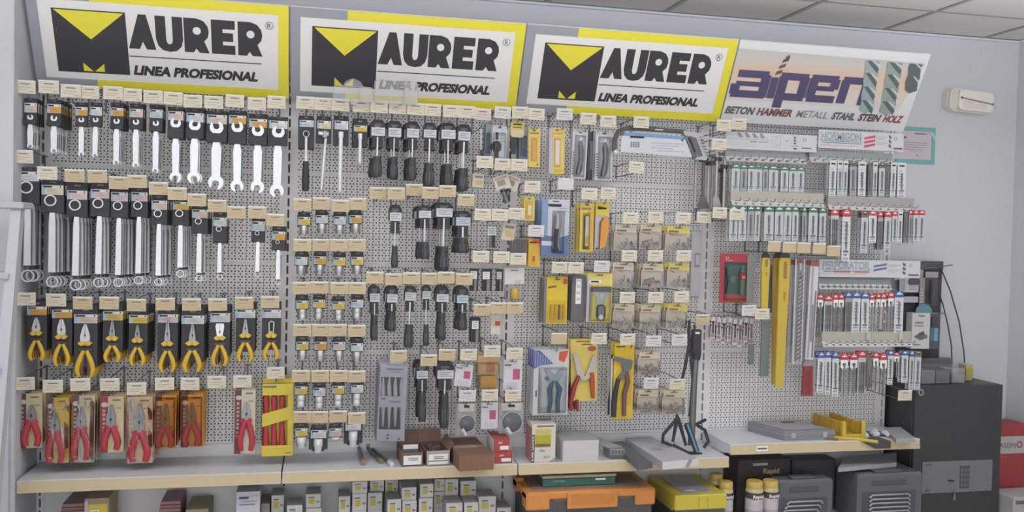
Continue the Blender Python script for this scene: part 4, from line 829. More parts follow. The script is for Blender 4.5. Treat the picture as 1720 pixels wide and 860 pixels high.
def d_ycut(t, w, h, s):
    card(t, w, h, YC); b = MB(); b.q(w*.05, -h, w*.5, -h*.15, -.0004, YO); b.q(-w*.4, -h*.14, w*.3, -h*.10, -.0008, M(150, 120, 60)); obj('print', b, t)
    b = MB(); b.prism(rrect(-w*.20, -h*.93, w*.14, -h*.24, .006), -.008, -.001, M(120, 92, 60)); b.prism(rrect(-w*.15, -h*.88, w*.09, -h*.27, .006), -.011, -.008, M(204, 198, 186, .3)); b.prism(rrect(-w*.10, -h*.84, w*.05, -h*.68, .005), -.013, -.011, YO); obj('knife', b, t); shell(t, -w*.3, -h*.95, w*.24, -h*.2, .017)
pack('cutter_card', (974, 341, 997, 423), d_ycut, 'pale yellow card with snap-off cutter, %s on hook', 'cutter', 'pale yellow cutter cards', n=3, dy=.04, tagpx=(991, 327), taglab='wire peg hook with cream price tag above pale yellow cutter card', jt=.02)
def d_yhandle(t, w, h, s):
    b = MB(); b.prism(rrect(-w/2, -h*.28, w/2, 0, .004), -.001, .001, M(204, 184, 70, .45)); b.flat([(-w*.35, -h*.08), (w*.3, -h*.11), (w*.3, -h*.14), (-w*.35, -h*.15)], -.0016, INK); b.box(-w*.5, .0012, -h*.95, -w*.1, .002, -h*.2, M(176, 168, 176)); obj('card', b, t)
    b = MB(); b.prism([(-w*.18, -h*.98), (w*.22, -h*.92), (w*.46, -h*.45), (w*.36, -h*.32), (w*.1, -h*.33), (-w*.12, -h*.42)], -.014, -.001, OR); b.tube([(-w*.16, -.008, -h*.40), (-w*.18, -.008, -h*.97)], .0035, M(120, 84, 50), 6); obj('handle', b, t)
pack('cutter_card', (1000, 340, 1023, 420), d_yhandle, 'orange handled cutter on yellow topped card, %s on hook', 'cutter', 'orange handled cutters', n=2, dy=.04, tagpx=(1021.7, 325.7), taglab='wire peg hook with cream price tag above orange handled cutter', jt=.02)

# third row
for x, y, l in ((808, 432, 'first'), (843, 433, 'second'), (870, 435.6, 'third')): hook(x, y, 'wire peg hook with cream price tag, %s of three above socket bit packs' % l, -.285)
def d_blkset(t, w, h, s):
    b = MB(); b.box(-w/2, .002, -h, w/2, .008, 0, BLACK, .001); b.q(-w*.4, -h*.46, w*.3, -h*.12, .0012, LABELW); lines(b, -w*.3, -h*.18, w*.2, 3, .009, .003, GR, .0006); obj('card', b, t)
    b = MB(); b.tube([(w*.12, -.004, -h*.48), (w*.12, -.004, -h*.98)], w*.22, M(120, 122, 126, .4, .3), 10); obj('socket_bit', b, t)
pack('socket_bit_pack', (789, 451, 804, 489), d_blkset, 'black socket bit pack with white label, left of three', 'bit pack', None); pack('socket_bit_pack', (809, 452, 826, 489), d_blkset, 'black socket bit pack with grey label, middle of three', 'bit pack', None); pack('socket_bit_pack', (833, 452, 845, 489), d_blkset, 'black socket bit pack half hidden by white bag', 'bit pack', None, Y=-.19)
def d_wbag(t, w, h, s):
    b = MB(); b.prism(rrect(-w/2, -h*.52, w/2, 0, .003), -.001, .001, M(196, 196, 200, .45)); b.prism(rrect(-w*.2, -.012, w*.2, -.007, .002), -.0014, -.001, M(120, 122, 128)); lines(b, 0, -h*.38, w*.4, 2, .008, .003, M(190, 150, 150), -.0014); obj('header', b, t)
    b = MB(); b.lathe([(w*.20, -h*.97), (w*.24, -h*.94), (w*.22, -h*.66), (w*.16, -h*.62)], M(198, 158, 70, .35), 12, 0, -.008); obj('yellow_insert', b, t); b = MB(); b.box(-w/2, -.018, -h, w/2, .002, -h*.5, GLARE, .005); obj('clear_bag', b, t)
pack('bagged_part', (847, 450.5, 880, 504), d_wbag, 'clear bag with white header and yellow insert, third row', 'bagged part', None, tagpx=None)
for x, y, l in ((810, 521, 'first'), (837.7, 518.5, 'second'), (865, 518.5, 'third')): hook(x, y, 'wire peg hook with tan price tag, %s of three below the yellow insert bag' % l, -.285, None, 'tan')
pack('socket_bit_pack', (791, 534, 807, 575), d_blkset, 'black socket bit pack with white label, alone, %s', 'bit pack', 'lone socket bit packs', n=2, dy=.04)
def d_red(t, w, h, s):
    b = MB(); b.prism(rrect(-w/2, -h, w/2, 0, .003), -.001, .001, M(192, 188, 178, .5)); b.q(-w*.05, -h*.55, w*.48, -h*.32, -.0016, M(196, 72, 60)); b.q(-w*.4, -h*.9, w*.0, -h*.62, -.0016, M(196, 200, 196)); obj('card', b, t)
pack('small_carded_pack', (824, 529, 840, 562), d_red, 'small white pack with bright red square', 'carded pack', None)
def d_ybits(t, w, h, s):
    card(t, w, h, M(206, 178, 48, .45), .002); b = MB(); b.q(w*.28, -h*.14, w*.48, -h*.03, -.0005, M(190, 76, 56)); b.flat([(-w*.44, -h*.20), (-w*.05, -h*.17), (-w*.05, -h*.21), (-w*.44, -h*.24)], -.0006, M(90, 76, 90)); b.prism(rrect(-w*.44, -h*.95, w*.42, -h*.5, .006), -.006, -.0005, M(200, 166, 46, .3)); obj('print', b, t)
    for k in range(4): b = MB(); b.tube([(-w*.3+k*w*.2, -.010, -h*.58), (-w*.3+k*w*.2, -.010, -h*.9)], [.0045, .006], M(176, 140, 50, .3) if k != 2 else M(110, 84, 90), 8); obj('bit', b, t)
    b = MB(); b.box(-w*.5-.012, .001, -h*.99, -w*.5, .003, -h*.02, M(116, 116, 124)); obj('card_edge', b, t)
pack('bit_set_card', (918, 466, 953, 544), d_ybits, 'bright yellow bit set card left of scraper, %s', 'bit set', 'yellow bit set cards', n=3, dy=.04, tagpx=(940, 450.5), taglab='wire peg hook with cream price tag above yellow bit set', jt=.02)
def d_graystrip(t, w, h, s):
    b = MB(); b.box(-w/2, 0, -h, w/2, .006, 0, M(96, 96, 100, .45), .002); b.q(-w*.2, -h*.62, w*.2, -h*.08, -.0006, LABELW)
    for k in range(10): b.q(-w*.13, -h*.12-k*h*.046-.002, w*.13, -h*.12-k*h*.046-.002*(k % 3), -.0010, INK)
    obj('card', b, t)
pack('dark_carded_tool', (960, 462, 983, 540), d_graystrip, 'dark card with white barcode strip, %s, left of scraper', 'carded tool', 'dark barcode cards', n=3, dy=.035, tagpx=(968.5, 451), taglab='wire peg hook with cream price tag above dark barcode card', jt=.02)
def d_scraper(t, w, h, s):
    card(t, w, h, M(208, 194, 104, .45), .002); b = MB(); b.flat([(w*.1, -h), (w*.48, -h), (w*.48, -h*.74)], -.0004, M(206, 172, 52)); b.q(-w*.5, -h, -w*.36, -h*.1, -.0004, M(176, 172, 184)); b.flat([(-w*.42, -h*.14), (w*.05, -h*.14), (w*.05, -h*.20), (-w*.42, -h*.20)], -.0007, LABELW); b.q(-w*.36, -h*.19, -w*.04, -h*.155, -.001, INK); obj('print', b, t)
    b = MB(); b.prism([(-w*.34, -h*.28), (w*.44, -h*.28), (w*.44, -h*.38), (-w*.34, -h*.38)], -.012, -.003, M(96, 92, 104, .35)); obj('blade_cover', b, t)
    b = MB(); b.prism([(-w*.32, -h*.38), (w*.42, -h*.38), (w*.24, -h*.50), (w*.20, -h*.64), (-w*.10, -h*.64), (-w*.14, -h*.50)], -.010, -.004, M(172, 172, 168, .3, .4)); b.flat([(w*.04, -h*.42), (w*.10, -h*.42), (w*.07, -h*.56)], -.0105, CHROME); obj('head', b, t)
    b = MB(); b.prism(rrect(-w*.12, -h*.95, w*.23, -h*.63, .02), -.016, -.003, BLACK); b.prism(rrect(-w*.07, -h*.86, w*.17, -h*.66, .01), -.018, -.016, M(130, 130, 124, .3)); b.lathe([(w*.09, -.0185), (w*.11, -.016)], CHROME, 10, w*.05, -h*.89, 'y'); obj('handle', b, t); shell(t, -w*.4, -h*.98, w*.48, -h*.26, .022)
pack('scraper_card', (986, 459, 1028, 541), d_scraper, 'glass scraper on pale yellow card, %s on hook', 'scraper', 'scraper cards', n=3, dy=.04, tagpx=None, jt=.02, Y=-.24)
hook(1011, 448.6, 'wire peg hook with white price tag above the glass scraper', -.28, None, 'white')

# wall plugs and screws in bags
def hardware_mesh(seed, c1, c2, long=1.0):
    b = MB(); rr = random.Random(seed)
    for k in range(46):
        a = rr.uniform(0, PI); L = rr.uniform(.004, .008)*long; x = rr.uniform(-.040, .040); z = rr.uniform(0, .034)*(1-.35*abs(x)/.04); y = rr.uniform(-.010, .004)
        dx, dz = math.cos(a)*L, math.sin(a)*L; b.tube([(x-dx, y, z-dz), (x+dx, y+rr.uniform(-.002, .002), z+dz)], rr.uniform(.0012, .002), rr.choice((c1, c1, c2)), 4)
    return b.mesh('small_hardware')
HWM = [hardware_mesh(3, M(176, 178, 180, .3, .4), M(90, 92, 94, .4)), hardware_mesh(4, M(150, 150, 150, .4, .3), M(84, 80, 76, .4)), hardware_mesh(5, M(184, 184, 182, .3, .4), M(120, 122, 124, .4), 1.7), hardware_mesh(6, M(164, 160, 150, .35, .3), M(110, 100, 90, .4), 2.2)]
HEADM = [M(196, 184, 160, .5), M(204, 190, 104, .5), M(192, 182, 170, .5)]
BAGC = film('bag_film', (.92, .90, .87), .12, .12)
def d_bag(hd, hw, half=False):
    def f(t, w, h, s):
        hh = h*.30; b = MB(); b.prism(rrect(-w*.47, -hh, w*.47, 0, .002), -.002, .002, HEADM[hd]); b.prism(rrect(-w*.17, -.011, w*.17, -.006, .002), -.0024, -.002, M(130, 122, 108)); b.q(-w*.40, -hh*.86, w*.02, -hh*.62, -.0026, M(120, 106, 90)); b.q(w*.12, -hh*.8, w*.4, -hh*.3, -.0026, M(204, 180, 80) if half else HEADM[hd]); obj('header_card', b, t)
        b = MB(); n, k = 6, 6; rr = random.Random(int(h*1e6)); vs = [(-w*.5+w*i/k, (-.001 if i in (0, k) or j in (0,) else -.010-.005*math.sin(PI*j/n)+rr.uniform(-.003, .003)), -hh*.9-(h-hh*.9)*j/n) for j in range(n+1) for i in range(k+1)]
        b.add(vs, [(j*(k+1)+i, j*(k+1)+i+1, (j+1)*(k+1)+i+1, (j+1)*(k+1)+i) for j in range(n) for i in range(k)], BAGC); b.box(-w*.5, .004, -h, w*.5, .0046, -hh*.9, M(188, 180, 172, .4)); obj('clear_bag', b, t)
        o = obj('hardware', HWM[hw], t, (0, -.002, -h+.006)); o.scale = (w/.094, 1, (h-hh)/.062); o['kind'] = 'stuff'
    return f
BG = [[(1032, 378, 1070, 421, 1059, 367.5, 2, 0), (1074, 377, 1111, 419, 1102, 366.6, 0, 1), (1119, 380, 1159, 422, 1147.5, 367.5, 1, 0)], [(1028, 441, 1065, 483, 1057.6, 431, 2, 0), (1078, 443, 1115, 483, 1101, 431, 0, 1), (1121, 442, 1158, 483, 1148, 431, 1, 0)],
      [(1030, 511, 1066, 551, 1054, 501, 0, 2), (1075, 512, 1110, 552, 1102, 501, 0, 2), (1120, 511, 1155, 551, 1145, 500, 1, 2)]]
RN = ['top', 'second', 'third']; CN = ['left', 'middle', 'right']
for r in range(3):
    for k in range(3):
        x0, y0, x1, y1, tx, ty, hd, hw = BG[r][k]
        pack('hardware_bag', (x0, y0, x1, y1), d_bag(hd, hw, r == 1 and k == 2), 'clear bag of small metal fixings, %%s, %s bag in %s row of bags' % (CN[k], RN[r]), 'bag of fixings', 'bags of fixings', n=3, dy=.042, tagpx=(tx, ty), taglab='wire peg hook with cream price tag, %s bag column, %s row of bags' % (CN[k], RN[r]), tagc='cream', Yt=-.275, tilt=random.uniform(-.02, .05))
pack('hardware_bag', (1072, 591, 1109, 630), d_bag(0, 3), 'bag of long plugs right of carded pipe wrench, %s', 'bag of fixings', 'bags of fixings', n=3, dy=.042, tagpx=(1098, 574), taglab='wire peg hook with white price tag above lone bag of plugs', tagc='white', Yt=-.275)
hook(1006, 570, 'wire peg hook with cream price tag above red pliers card', -.275); hook(1054, 571, 'wire peg hook with cream price tag above carded pipe wrench', -.275); hook(1142, 572.5, 'wire peg hook with white price tag, empty, beside black pole', -.275, None, 'white')
pack('hardware_bag', (1071, 655, 1106, 694), d_bag(0, 3), 'bag of long plugs, left of lowest pair, %s', 'bag of fixings', 'bags of fixings', n=3, dy=.042, tagpx=(1094, 645), taglab='wire peg hook with white price tag, left of the lowest bag pair', tagc='white', Yt=-.275)
pack('hardware_bag', (1113, 656, 1150, 696), d_bag(0, 3), 'bag of long plugs, right of lowest pair, %s', 'bag of fixings', 'bags of fixings', n=3, dy=.042, tagpx=(1138, 646.7), taglab='wire peg hook with cream price tag, right of the lowest bag pair', Yt=-.275)
hook(1183, 366.6, 'wire peg hook with cream price tag on the bay upright', -.25); hook(1210, 359, 'wire peg hook with cream price tag below the chisels', -.27); hook(1238, 362, 'hook with cream price tag before left green drill packs', -.27); hook(1180.6, 538.5, 'wire peg hook with tan price tag above the black pole', -.22, None, 'tan')
for x, y, l in ((1077.7, 206.6, 'wire peg hook with cream price tag above the hacksaw frame'), (1216, 212, 'wire peg hook with cream price tag below the sign corner, left one'), (1241.6, 210, 'wire peg hook with cream price tag below the sign corner, right one'), (1070, 282.4, 'wire peg hook with cream price tag under the hacksaw blade'), (1208, 244, 'wire peg hook with cream price tag above the chisels')): hook(x, y, l, -.285)

# bottom row of bay three: snips, crimpers, pipe wrench
def d_snips(t, w, h, s):
    b = MB(); c = M(184, 188, 192, .4); b.prism(rrect(-w/2, -h, w/2, 0, .003), 0, .002, c); bl = M(84, 96, 150, .45)
    b.flat([(-w/2, -.004), (-w*.34, -.004), (w*.06, -h*.22), (-w*.3, -h*.24), (-w/2, -h*.3)], -.0005, bl)
    for k in range(7): b.flat([(-w*.46+k*w*.07, -h*.02-k*h*.022), (-w*.44+k*w*.07, -h*.02-k*h*.022), (-w*.46+k*w*.07, -h*.26), (-w*.48+k*w*.07, -h*.26)], -.0009, M(150, 154, 190))
    b.flat([(w*.2, -h*.16), (w*.22, -h*.04), (w*.48, -.004), (w*.44, -h*.10), (w*.36, -h*.2)], -.0009, M(206, 84, 60)); b.flat(arc(-w*.1, -h*.44, .011, 0, 2*PI, 10, 1.3)[:-1], -.0009, M(110, 120, 124)); b.q(-w*.36, -h*.93, w*.02, -h*.88, -.0009, M(160, 164, 168)); b.box(-w*.43, -.0009, -h*.72, -w*.40, -.0005, -h*.62, INK); obj('card', b, t)
    b = MB(); hb = M(72, 104, 132, .35); b.prism([(-w*.02, -h*.5), (-w*.2, -h*.30), (-w*.1, -h*.27), (w*.10, -h*.40), (w*.22, -h*.30), (w*.34, -h*.26), (w*.36, -h*.32), (w*.2, -h*.5)], -.012, -.003, M(150, 160, 172, .35, .3)); obj('jaw', b, t)
    for sx, xx in ((-1, -.02), (1, .22)): b = MB(); b.tube([(w*(.08+.04*sx), -.009, -h*.47), (w*(.1+.14*sx), -.009, -h*.60), (w*(.09+.10*sx), -.009, -h*.78), (w*(.08+.13*sx), -.009, -h*.96)], [.006, .013, .010, .0085], hb, 8); obj('handle', b, t)
    shell(t, -w*.36, -h*.97, w*.46, -h*.27, .024)
pack('snips_card', (896, 587, 955, 697), d_snips, 'large blister card with blue-handled snips, %s on hook', 'snips', 'blue-handled snips', n=4, dy=.042, Y=-.235, tagpx=(940, 569.6), taglab='hook with blank tan price tag above blue-handled snips', tagc='tan', blank=True, jt=.015, Yt=-.29)
def d_crimp(t, w, h, s):
    b = MB(); b.prism([(-w*.5, 0), (w*.48, 0), (w*.5, -h*.86), (-w*.44, -h*.86)], 0, .002, M(204, 184, 92, .45)); b.q(-w*.3, -h*.04, w*.2, -h*.02, -.0006, M(120, 108, 60)); b.q(-w*.1, -h*.08, w*.3, -h*.06, -.0006, M(120, 108, 60)); b.flat(arc(w*.28, -h*.13, .012, 0, 2*PI, 12, 1.8)[:-1], -.0006, M(170, 84, 60)); obj('card', b, t)
    b = MB(); b.prism([(-w*.44, -h*.2), (-w*.30, -h*.18), (w*.02, -h*.52), (w*.30, -h*.22), (w*.44, -h*.26), (w*.34, -h*.50), (-w*.02, -h*.58), (-w*.26, -h*.5)], -.014, -.003, M(170, 168, 160, .35, .3)); obj('jaw', b, t)
    b = MB(); b.tube([(-w*.2, -.010, -h*.5), (-w*.36, -.010, -h*.66), (-w*.48, -.010, -h*.86), (-w*.46, -.010, -h*.98)], [.009, .012, .012, .009], M(150, 56, 62, .35), 8); obj('handle', b, t); b = MB(); b.tube([(w*.26, -.010, -h*.46), (w*.30, -.010, -h*.64), (w*.34, -.010, -h*.82)], [.012, .012, .008], M(176, 76, 56, .35), 8); obj('handle', b, t)
    b = MB(); b.tube([(-w*.24, -.004, -h*.84), (-w*.20, -.004, -h)], [.008, .007], M(150, 56, 62, .35), 8); obj('handle', b, t)
pack('crimper_card', (957, 570, 1003, 690), d_crimp, 'red-handled pliers on big yellow card beside snips, %s', 'pliers', 'red-handled pliers on yellow cards', n=2, dy=.05, Y=-.2, jt=.02)
def d_pipe(t, w, h, s):
    b = MB(); b.prism(rrect(-w*.38, -h, w/2, 0, .003), 0, .002, M(206, 178, 50, .45)); b.q(w*.22, -h*.82, w*.42, -h*.16, -.0005, M(206, 156, 60)); b.flat([(w*.3, -h*.06), (w*.38, -h*.0), (w*.46, -h*.0), (w*.36, -h*.07)], -.0007, M(190, 76, 56)); b.q(-w*.30, -h*.05, w*.1, -h*.035, -.0007, INK); b.box(-w*.5, .002, -h*.96, -w*.42, .004, -h*.2, M(186, 186, 190)); obj('card', b, t)
    b = MB(); g = M(92, 94, 96, .4, .3); b.prism([(-w*.44, -h*.16), (w*.4, -h*.22), (w*.36, -h*.32), (w*.12, -h*.40), (-w*.14, -h*.5), (-w*.3, -h*.48), (-w*.02, -h*.36), (-w*.06, -h*.26), (-w*.44, -h*.21)], -.016, -.002, g); b.tube([(-w*.46, -.010, -h*.175), (-w*.2, -.010, -h*.2)], .006, CHROME, 8); obj('jaw', b, t)
    b = MB(); b.tube([(-w*.2, -.010, -h*.46), (-w*.30, -.010, -h*.62), (-w*.36, -.010, -h*.78), (-w*.36, -.010, -h*.96)], [.010, .012, .014, .012], BLACK, 8); obj('handle', b, t); b = MB(); b.tube([(w*.14, -.010, -h*.36), (w*.22, -.010, -h*.5), (w*.08, -.010, -h*.66), (w*.10, -.010, -h*.95)], [.010, .012, .012, .010], M(96, 70, 72, .4), 8); obj('handle', b, t)
pack('pipe_wrench_card', (1026, 577, 1064, 704), d_pipe, 'black water pump pliers on tall yellow card, %s', 'pliers', 'pump pliers cards', n=2, dy=.05, Y=-.22, jt=.02)

# small hanging things right of the screwdrivers, low
def d_wpink(t, w, h, s):
    b = MB(); b.prism(rrect(-w/2, -h, w/2, 0, .003), -.002, .002, M(196, 196, 202, .4)); b.q(0, -h*.64, w*.38, -h*.30, -.0026, M(178, 84, 120)); b.q(-w*.46, -h*.20, -w*.1, -h*.15, -.0026, M(110, 110, 116))
    for k in range(4): b.q(-w*.3+k*w*.16, -h*.94, -w*.22+k*w*.16, -h*.74, -.0026, M(180, 178, 200))
    b.prism(rrect(-w*.2, -.010, w*.2, -.005, .002), -.0026, -.002, M(140, 130, 116)); obj('card', b, t)
pack('small_white_pack', (766, 612, 795, 649), d_wpink, 'small white pack with pink square, left of amber bag', 'carded pack', None, tilt=.10, tagpx=(788, 596.6), taglab='wire peg hook with cream price tag above left pink-squared pack')
def d_amberbag(t, w, h, s):
    b = MB(); b.prism(rrect(-w/2, -h*.55, w/2, 0, .003), -.001, .003, M(186, 152, 104, .4)); b.q(-w*.1, -h*.5, w*.3, -h*.2, -.0016, M(184, 116, 70)); obj('card', b, t); b = MB(); b.prism(rrect(-w*.36, -h*.96, w*.36, -h*.58, .006), -.016, -.002, M(212, 158, 50, .35)); obj('orange_part', b, t); b = MB(); b.box(-w/2, -.02, -h, w/2, .004, -h*.2, GLARE, .006); obj('clear_bag', b, t)
pack('bagged_part', (802, 597, 838, 655), d_amberbag, 'amber carded bag with orange part inside, %s', 'bagged part', 'amber bags', n=2, dy=.05, tagpx=(827, 591), taglab='wire peg hook with cream price tag above amber bag')
pack('small_white_pack', (846, 604, 877, 656), d_wpink, 'small white pack with pale pink square, right of amber bag', 'carded pack', None, tagpx=(864, 595), taglab='wire peg hook with cream price tag above right pink-squared pack')
def d_cup(t, w, h, s):
    b = MB(); b.prism(rrect(-w/2, -h, w/2, 0, .004), 0, .002, M(186, 188, 192, .35, 0, .35)); b.prism(rrect(-w*.4, -h*.25, w*.4, 0, .003), -.001, 0, M(188, 186, 180, .4)); b.q(-w*.14, -h*.13, w*.14, -h*.05, -.0014, INK); obj('card', b, t)
    b = MB(); dk = M(92, 96, 102, .25); b.lathe([(w*.40, -.002), (w*.40, -.020), (w*.34, -.026), (w*.0+.001, -.028)], dk, 20, -.0, -h*.60, 'y'); obj('cup_brush', b, t); b = MB(); b.ring(0, -h*.60, w*.43, w*.40, -.021, -.001, M(170, 172, 176, .2), 24); b.flat([(-w*.30, -h*.78), (-w*.18, -h*.72), (w*.02, -h*.95), (-w*.08, -h*.98)], -.030, M(190, 192, 196, .2)); obj('clear_blister', b, t)  # the slanted pale patch is a glint painted on the clear blister
pack('grinding_disc_blister', (767, 678, 800, 731), d_cup, 'clear blister with round dark disc, left of pair', 'blister pack', None, tagpx=(786, 666), taglab='wire peg hook with white price tag above left round blister', tagc='white')
pack('small_white_pack', (808, 676, 836, 720), d_wpink, 'white pack with pink square between round blisters', 'carded pack', None, tagpx=(823, 664.7), taglab='wire peg hook with cream price tag between round blisters')
pack('grinding_disc_blister', (838, 677, 879, 728), d_cup, 'clear blister with round dark disc, right of pair', 'blister pack', None, tagpx=(861, 665.5), taglab='wire peg hook with cream price tag above right round blister')

# hacksaw with its card
p, w, h = rect(1030, 217, 1187, 267, -.24)
t = thing('hacksaw', p); s = h/50; W2 = w/2
b = MB(); dk = M(70, 72, 78, .4); b.tube([(-W2+.006, 0, -h*.80), (-W2+.006, 0, -h*.42), (-W2+.022, 0, -h*.14), (-W2+.06, 0, -h*.03), (-W2+.10, 0, -h*.0), (W2*.50, 0, -h*.05)], .0105, dk, 10, sq=.7)
b.tube([(W2*.46, 0, -h*.05), (W2*.62, 0, -h*.45), (W2*.74, 0, -h*.92)], .008, DKSTEEL, 8); b.tube([(-W2+.006, 0, -h*.78), (-W2+.016, 0, -h*.86)], .010, CHROME, 8); obj('frame', b, t)
b = MB(); b.prism([(W2*.46, -h*.02), (W2*.92, -h*.10), (W2*.90, -h*.18), (W2*.80, -h*.20), (W2, -h*.86), (W2*.98, -h*.98), (W2*.72, -h*.97), (W2*.78, -h*.88), (W2*.66, -h*.2), (W2*.5, -h*.18)], -.012, .012, M(168, 170, 174, .35, .4)); b.prism([(W2*.60, -h*.22), (W2*.74, -h*.24), (W2*.90, -h*.84), (W2*.80, -h*.88)], -.014, .0125, M(84, 86, 92, .4)); 
for k in range(6): b.box(W2*(.80+.03*k), -.013, -h*(.3+.10*k), W2*(.92+.02*k), .013, -h*(.325+.10*k), DKSTEEL)
obj('handle', b, t)
b = MB(); b.prism([(-W2*.96, -h*.86), (W2*.74, -h*.965), (W2*.74, -h*1.0), (-W2*.96, -h*.89)], -.001, .001, M(150, 156, 170, .3, .4)); obj('blade', b, t)
b = MB(); c = [(-W2*.72, -h*.14), (W2*.50, -h*.20), (W2*.68, -h*.90), (-W2*.84, -h*.82), (-W2*.84, -h*.35)]; b.prism(c, -.004, -.002, M(190, 194, 204, .4)); b.flat([(-W2*.70, -h*.15), (W2*.50, -h*.21), (W2*.52, -h*.32), (-W2*.80, -h*.28)], -.0045, M(110, 150, 190)); b.q(-W2*.66, -h*.34, -W2*.36, -h*.27, -.005, INK)
for k in range(5): b.q(-W2*.64+k*.009, -h*.66, -W2*.64+.005+k*.009, -h*.46, -.0048, M(110, 110, 118))
for k in range(4): b.q(-W2*.2+W2*.1*(k % 2), -h*(.48+.085*k), W2*.5-W2*.12*(k % 3), -h*(.465+.085*k), -.0048, M(140, 142, 152))
b.flat([(W2*.42, -h*.34), (W2*.50, -h*.25), (W2*.46, -h*.40)], -.005, M(80, 90, 120)); b.box(-W2*.15, -.016, -h*.055, W2*.02, -.010, -h*.01, M(176, 176, 180)); obj('card', b, t)
tag(t, 'hacksaw with blue and white card in its frame', 'hacksaw')
# chisels hanging at the upright between bays
CH = [(1164, 262, 1172, 350, 0, 'narrow grey chisel with flared end, left of chisel cluster'), (1176, 264, 1186, 350, 1, 'grey spade chisel second from left in chisel cluster'), (1186, 268, 1193, 352, 0, 'dark grey bar chisel third in chisel cluster'), (1193, 266, 1199, 352, 0, 'pale steel bar chisel fourth in chisel cluster'), (1198, 258, 1208, 352, 1, 'bright steel spade chisel below the cream tag'), (1208, 276, 1217, 350, 2, 'flat grey chisel blade right in chisel cluster'), (1213, 268, 1220, 352, 0, 'thin steel rod chisel rightmost in chisel cluster')]
for i, (x0, y0, x1, y1, kd, lab) in enumerate(CH):
    p, w, h = rect(x0, y0, x1, y1, -.19+.018*(i % 3)); m = [M(128, 124, 122, .4, .3), M(150, 148, 146, .35, .4), M(104, 100, 98, .4, .3), M(176, 174, 172, .3, .4)][(i+1) % 4 if i != 4 else 3]; t = thing('masonry_chisel', p); b = MB(); r = w*.34
    if kd == 2: b.box(-w*.4, -.003, -h, w*.4, .003, 0, m, .001)
    elif kd == 1: b.tube([(0, 0, 0), (0, 0, -h*.72), (0, 0, -h*.76)], [r*.8, r*.8, r*.8], m, 8); b.prism([(-r*.8, -h*.74), (r*.8, -h*.74), (w*.95, -h*.92), (w*.95, -h), (-w*.75, -h), (-w*.75, -h*.92)], -.003, .003, m)
    else: b.tube([(0, 0, 0), (0, 0, -h*.8), (0, 0, -h)], [r, r, r*1.25], m, 8)
    obj('shank', b, t)
    b = MB(); b.box(-w*.75, -.008, -.020-.004*i, w*.75, .008, -.004*i, BLACK2, .002); obj('holder', b, t); tag(t, lab, 'chisel', 'chisels')
# clear cut-out board on upright side
p, w, h = rect(1161, 388, 1178, 497, -.03)
b = MB(); b.prism(rrect(-w/2, -h, w/2, 0, .002), 0, .003, M(192, 196, 204, .4)); b.prism(rrect(-w*.2, -h*.56, w*.36, -h*.34, .002), -.001, 0, M(150, 154, 160)); b.prism(rrect(-w*.08, -h*.52, w*.3, -h*.37, .002), -.002, -.001, M(196, 200, 206))
o = obj('blank_display_board', b, loc=p); tag(o, 'narrow blank white board with cut-out on upright', 'display board')
# ---------------------------------------------------------------- bay four: drill bit displays
def ob(px0, px1, Y): return at(px0[0], px0[1], Y), at(px1[0], px1[1], Y)
GREYB = M(142, 146, 152, .5); STRIP = M(186, 187, 184, .5); BEI = M(166, 164, 154, .5)
def rail_unit(label, r0, r1, hgt, face, Y=-.20, header=None, hpx=None, marks=10, shgt=8, names=None):
    """px left-top and right-top of a hook rail; optional printed header board above"""
    a, c = at(*r0, Y), at(*r1, Y); w = c.x-a.x; z = (a.z+c.z)/2; mp = (at(r0[0], r0[1], Y).z-at(r0[0], r0[1]+10, Y).z)/10
    t = thing('drill_hook_rail', (a.x, Y, z)); h = hgt*mp; sh = shgt*mp
    b = MB(); b.box(0, 0, -h, w, .02, 0, face, .001); b.box(.005, .02, -h*.6, .02, -Y-.003, -h*.3, face); b.box(w-.02, .02, -h*.6, w-.005, -Y-.003, -h*.3, face); b.box(-.002, -.003, -h-.001, w+.002, .02, -h+.002, M(182, 184, 186, .4)); obj('rail', b, t)
    b = MB(); b.add([(0, -.002, -h), (w, -.002, -h), (w, -.016, -h-sh), (0, -.016, -h-sh)], [(0, 1, 2, 3)], STRIP); b.add([(0, -.0005, -h), (w, -.0005, -h), (w, -.0145, -h-sh), (0, -.0145, -h-sh)], [(3, 2, 1, 0)], STRIP)
    for k in range(marks):
        x = w*(k+.5)/marks; q = .0065
        b.add([(x-q, -.0092, -h-sh*.45), (x+q, -.0092, -h-sh*.45), (x+q, -.0128, -h-sh*.72), (x-q, -.0128, -h-sh*.72)], [(0, 1, 2, 3)], M(100, 100, 104))
    obj('number_strip', b, t)
    for k in range(marks):
        x = w*(k+.5)/marks; b = MB(); b.tube([(x, .02, -h*.5-sh), (x, -.045, -h*.5-sh-.004), (x, -.056, -h*.5-sh+.004), (x, -.058, -h*.5-sh+.012)], .0018, M(120, 122, 126, .35, .4), 5); obj('prong', b, t)
    if header:
        p, hw, hh = rect(*hpx, Y-.02); b = MB(); x0 = p.x-hw/2-a.x; y = -.02; z0 = p.z-z
        b.box(x0, y, z0-hh, x0+hw, y+.003, z0, M(188, 190, 194, .4), .0006); b.box(x0+.01, y+.003, z0-hh+.002, x0+hw-.01, .02, z0-hh+.010, face); bd = obj('header_board', b, t)
        b = MB(); header(b, x0, z0, hw, hh, y-.0006); obj('header_print', b, t)
    tag(t, label, 'hook rail', 'drill hook rails'); return t
PB = M(128, 146, 162, .5); PG = M(150, 178, 172, .5)
def twist_icon(b, x, z, w, h, y, m):
    for k in range(3): b.flat([(x-w/2, z-h*.32*k), (x+w/2, z-h*.32*k-h*.12), (x+w/2, z-h*.32*(k+1)), (x-w/2, z-h*.32*k-h*.22)], y, m)
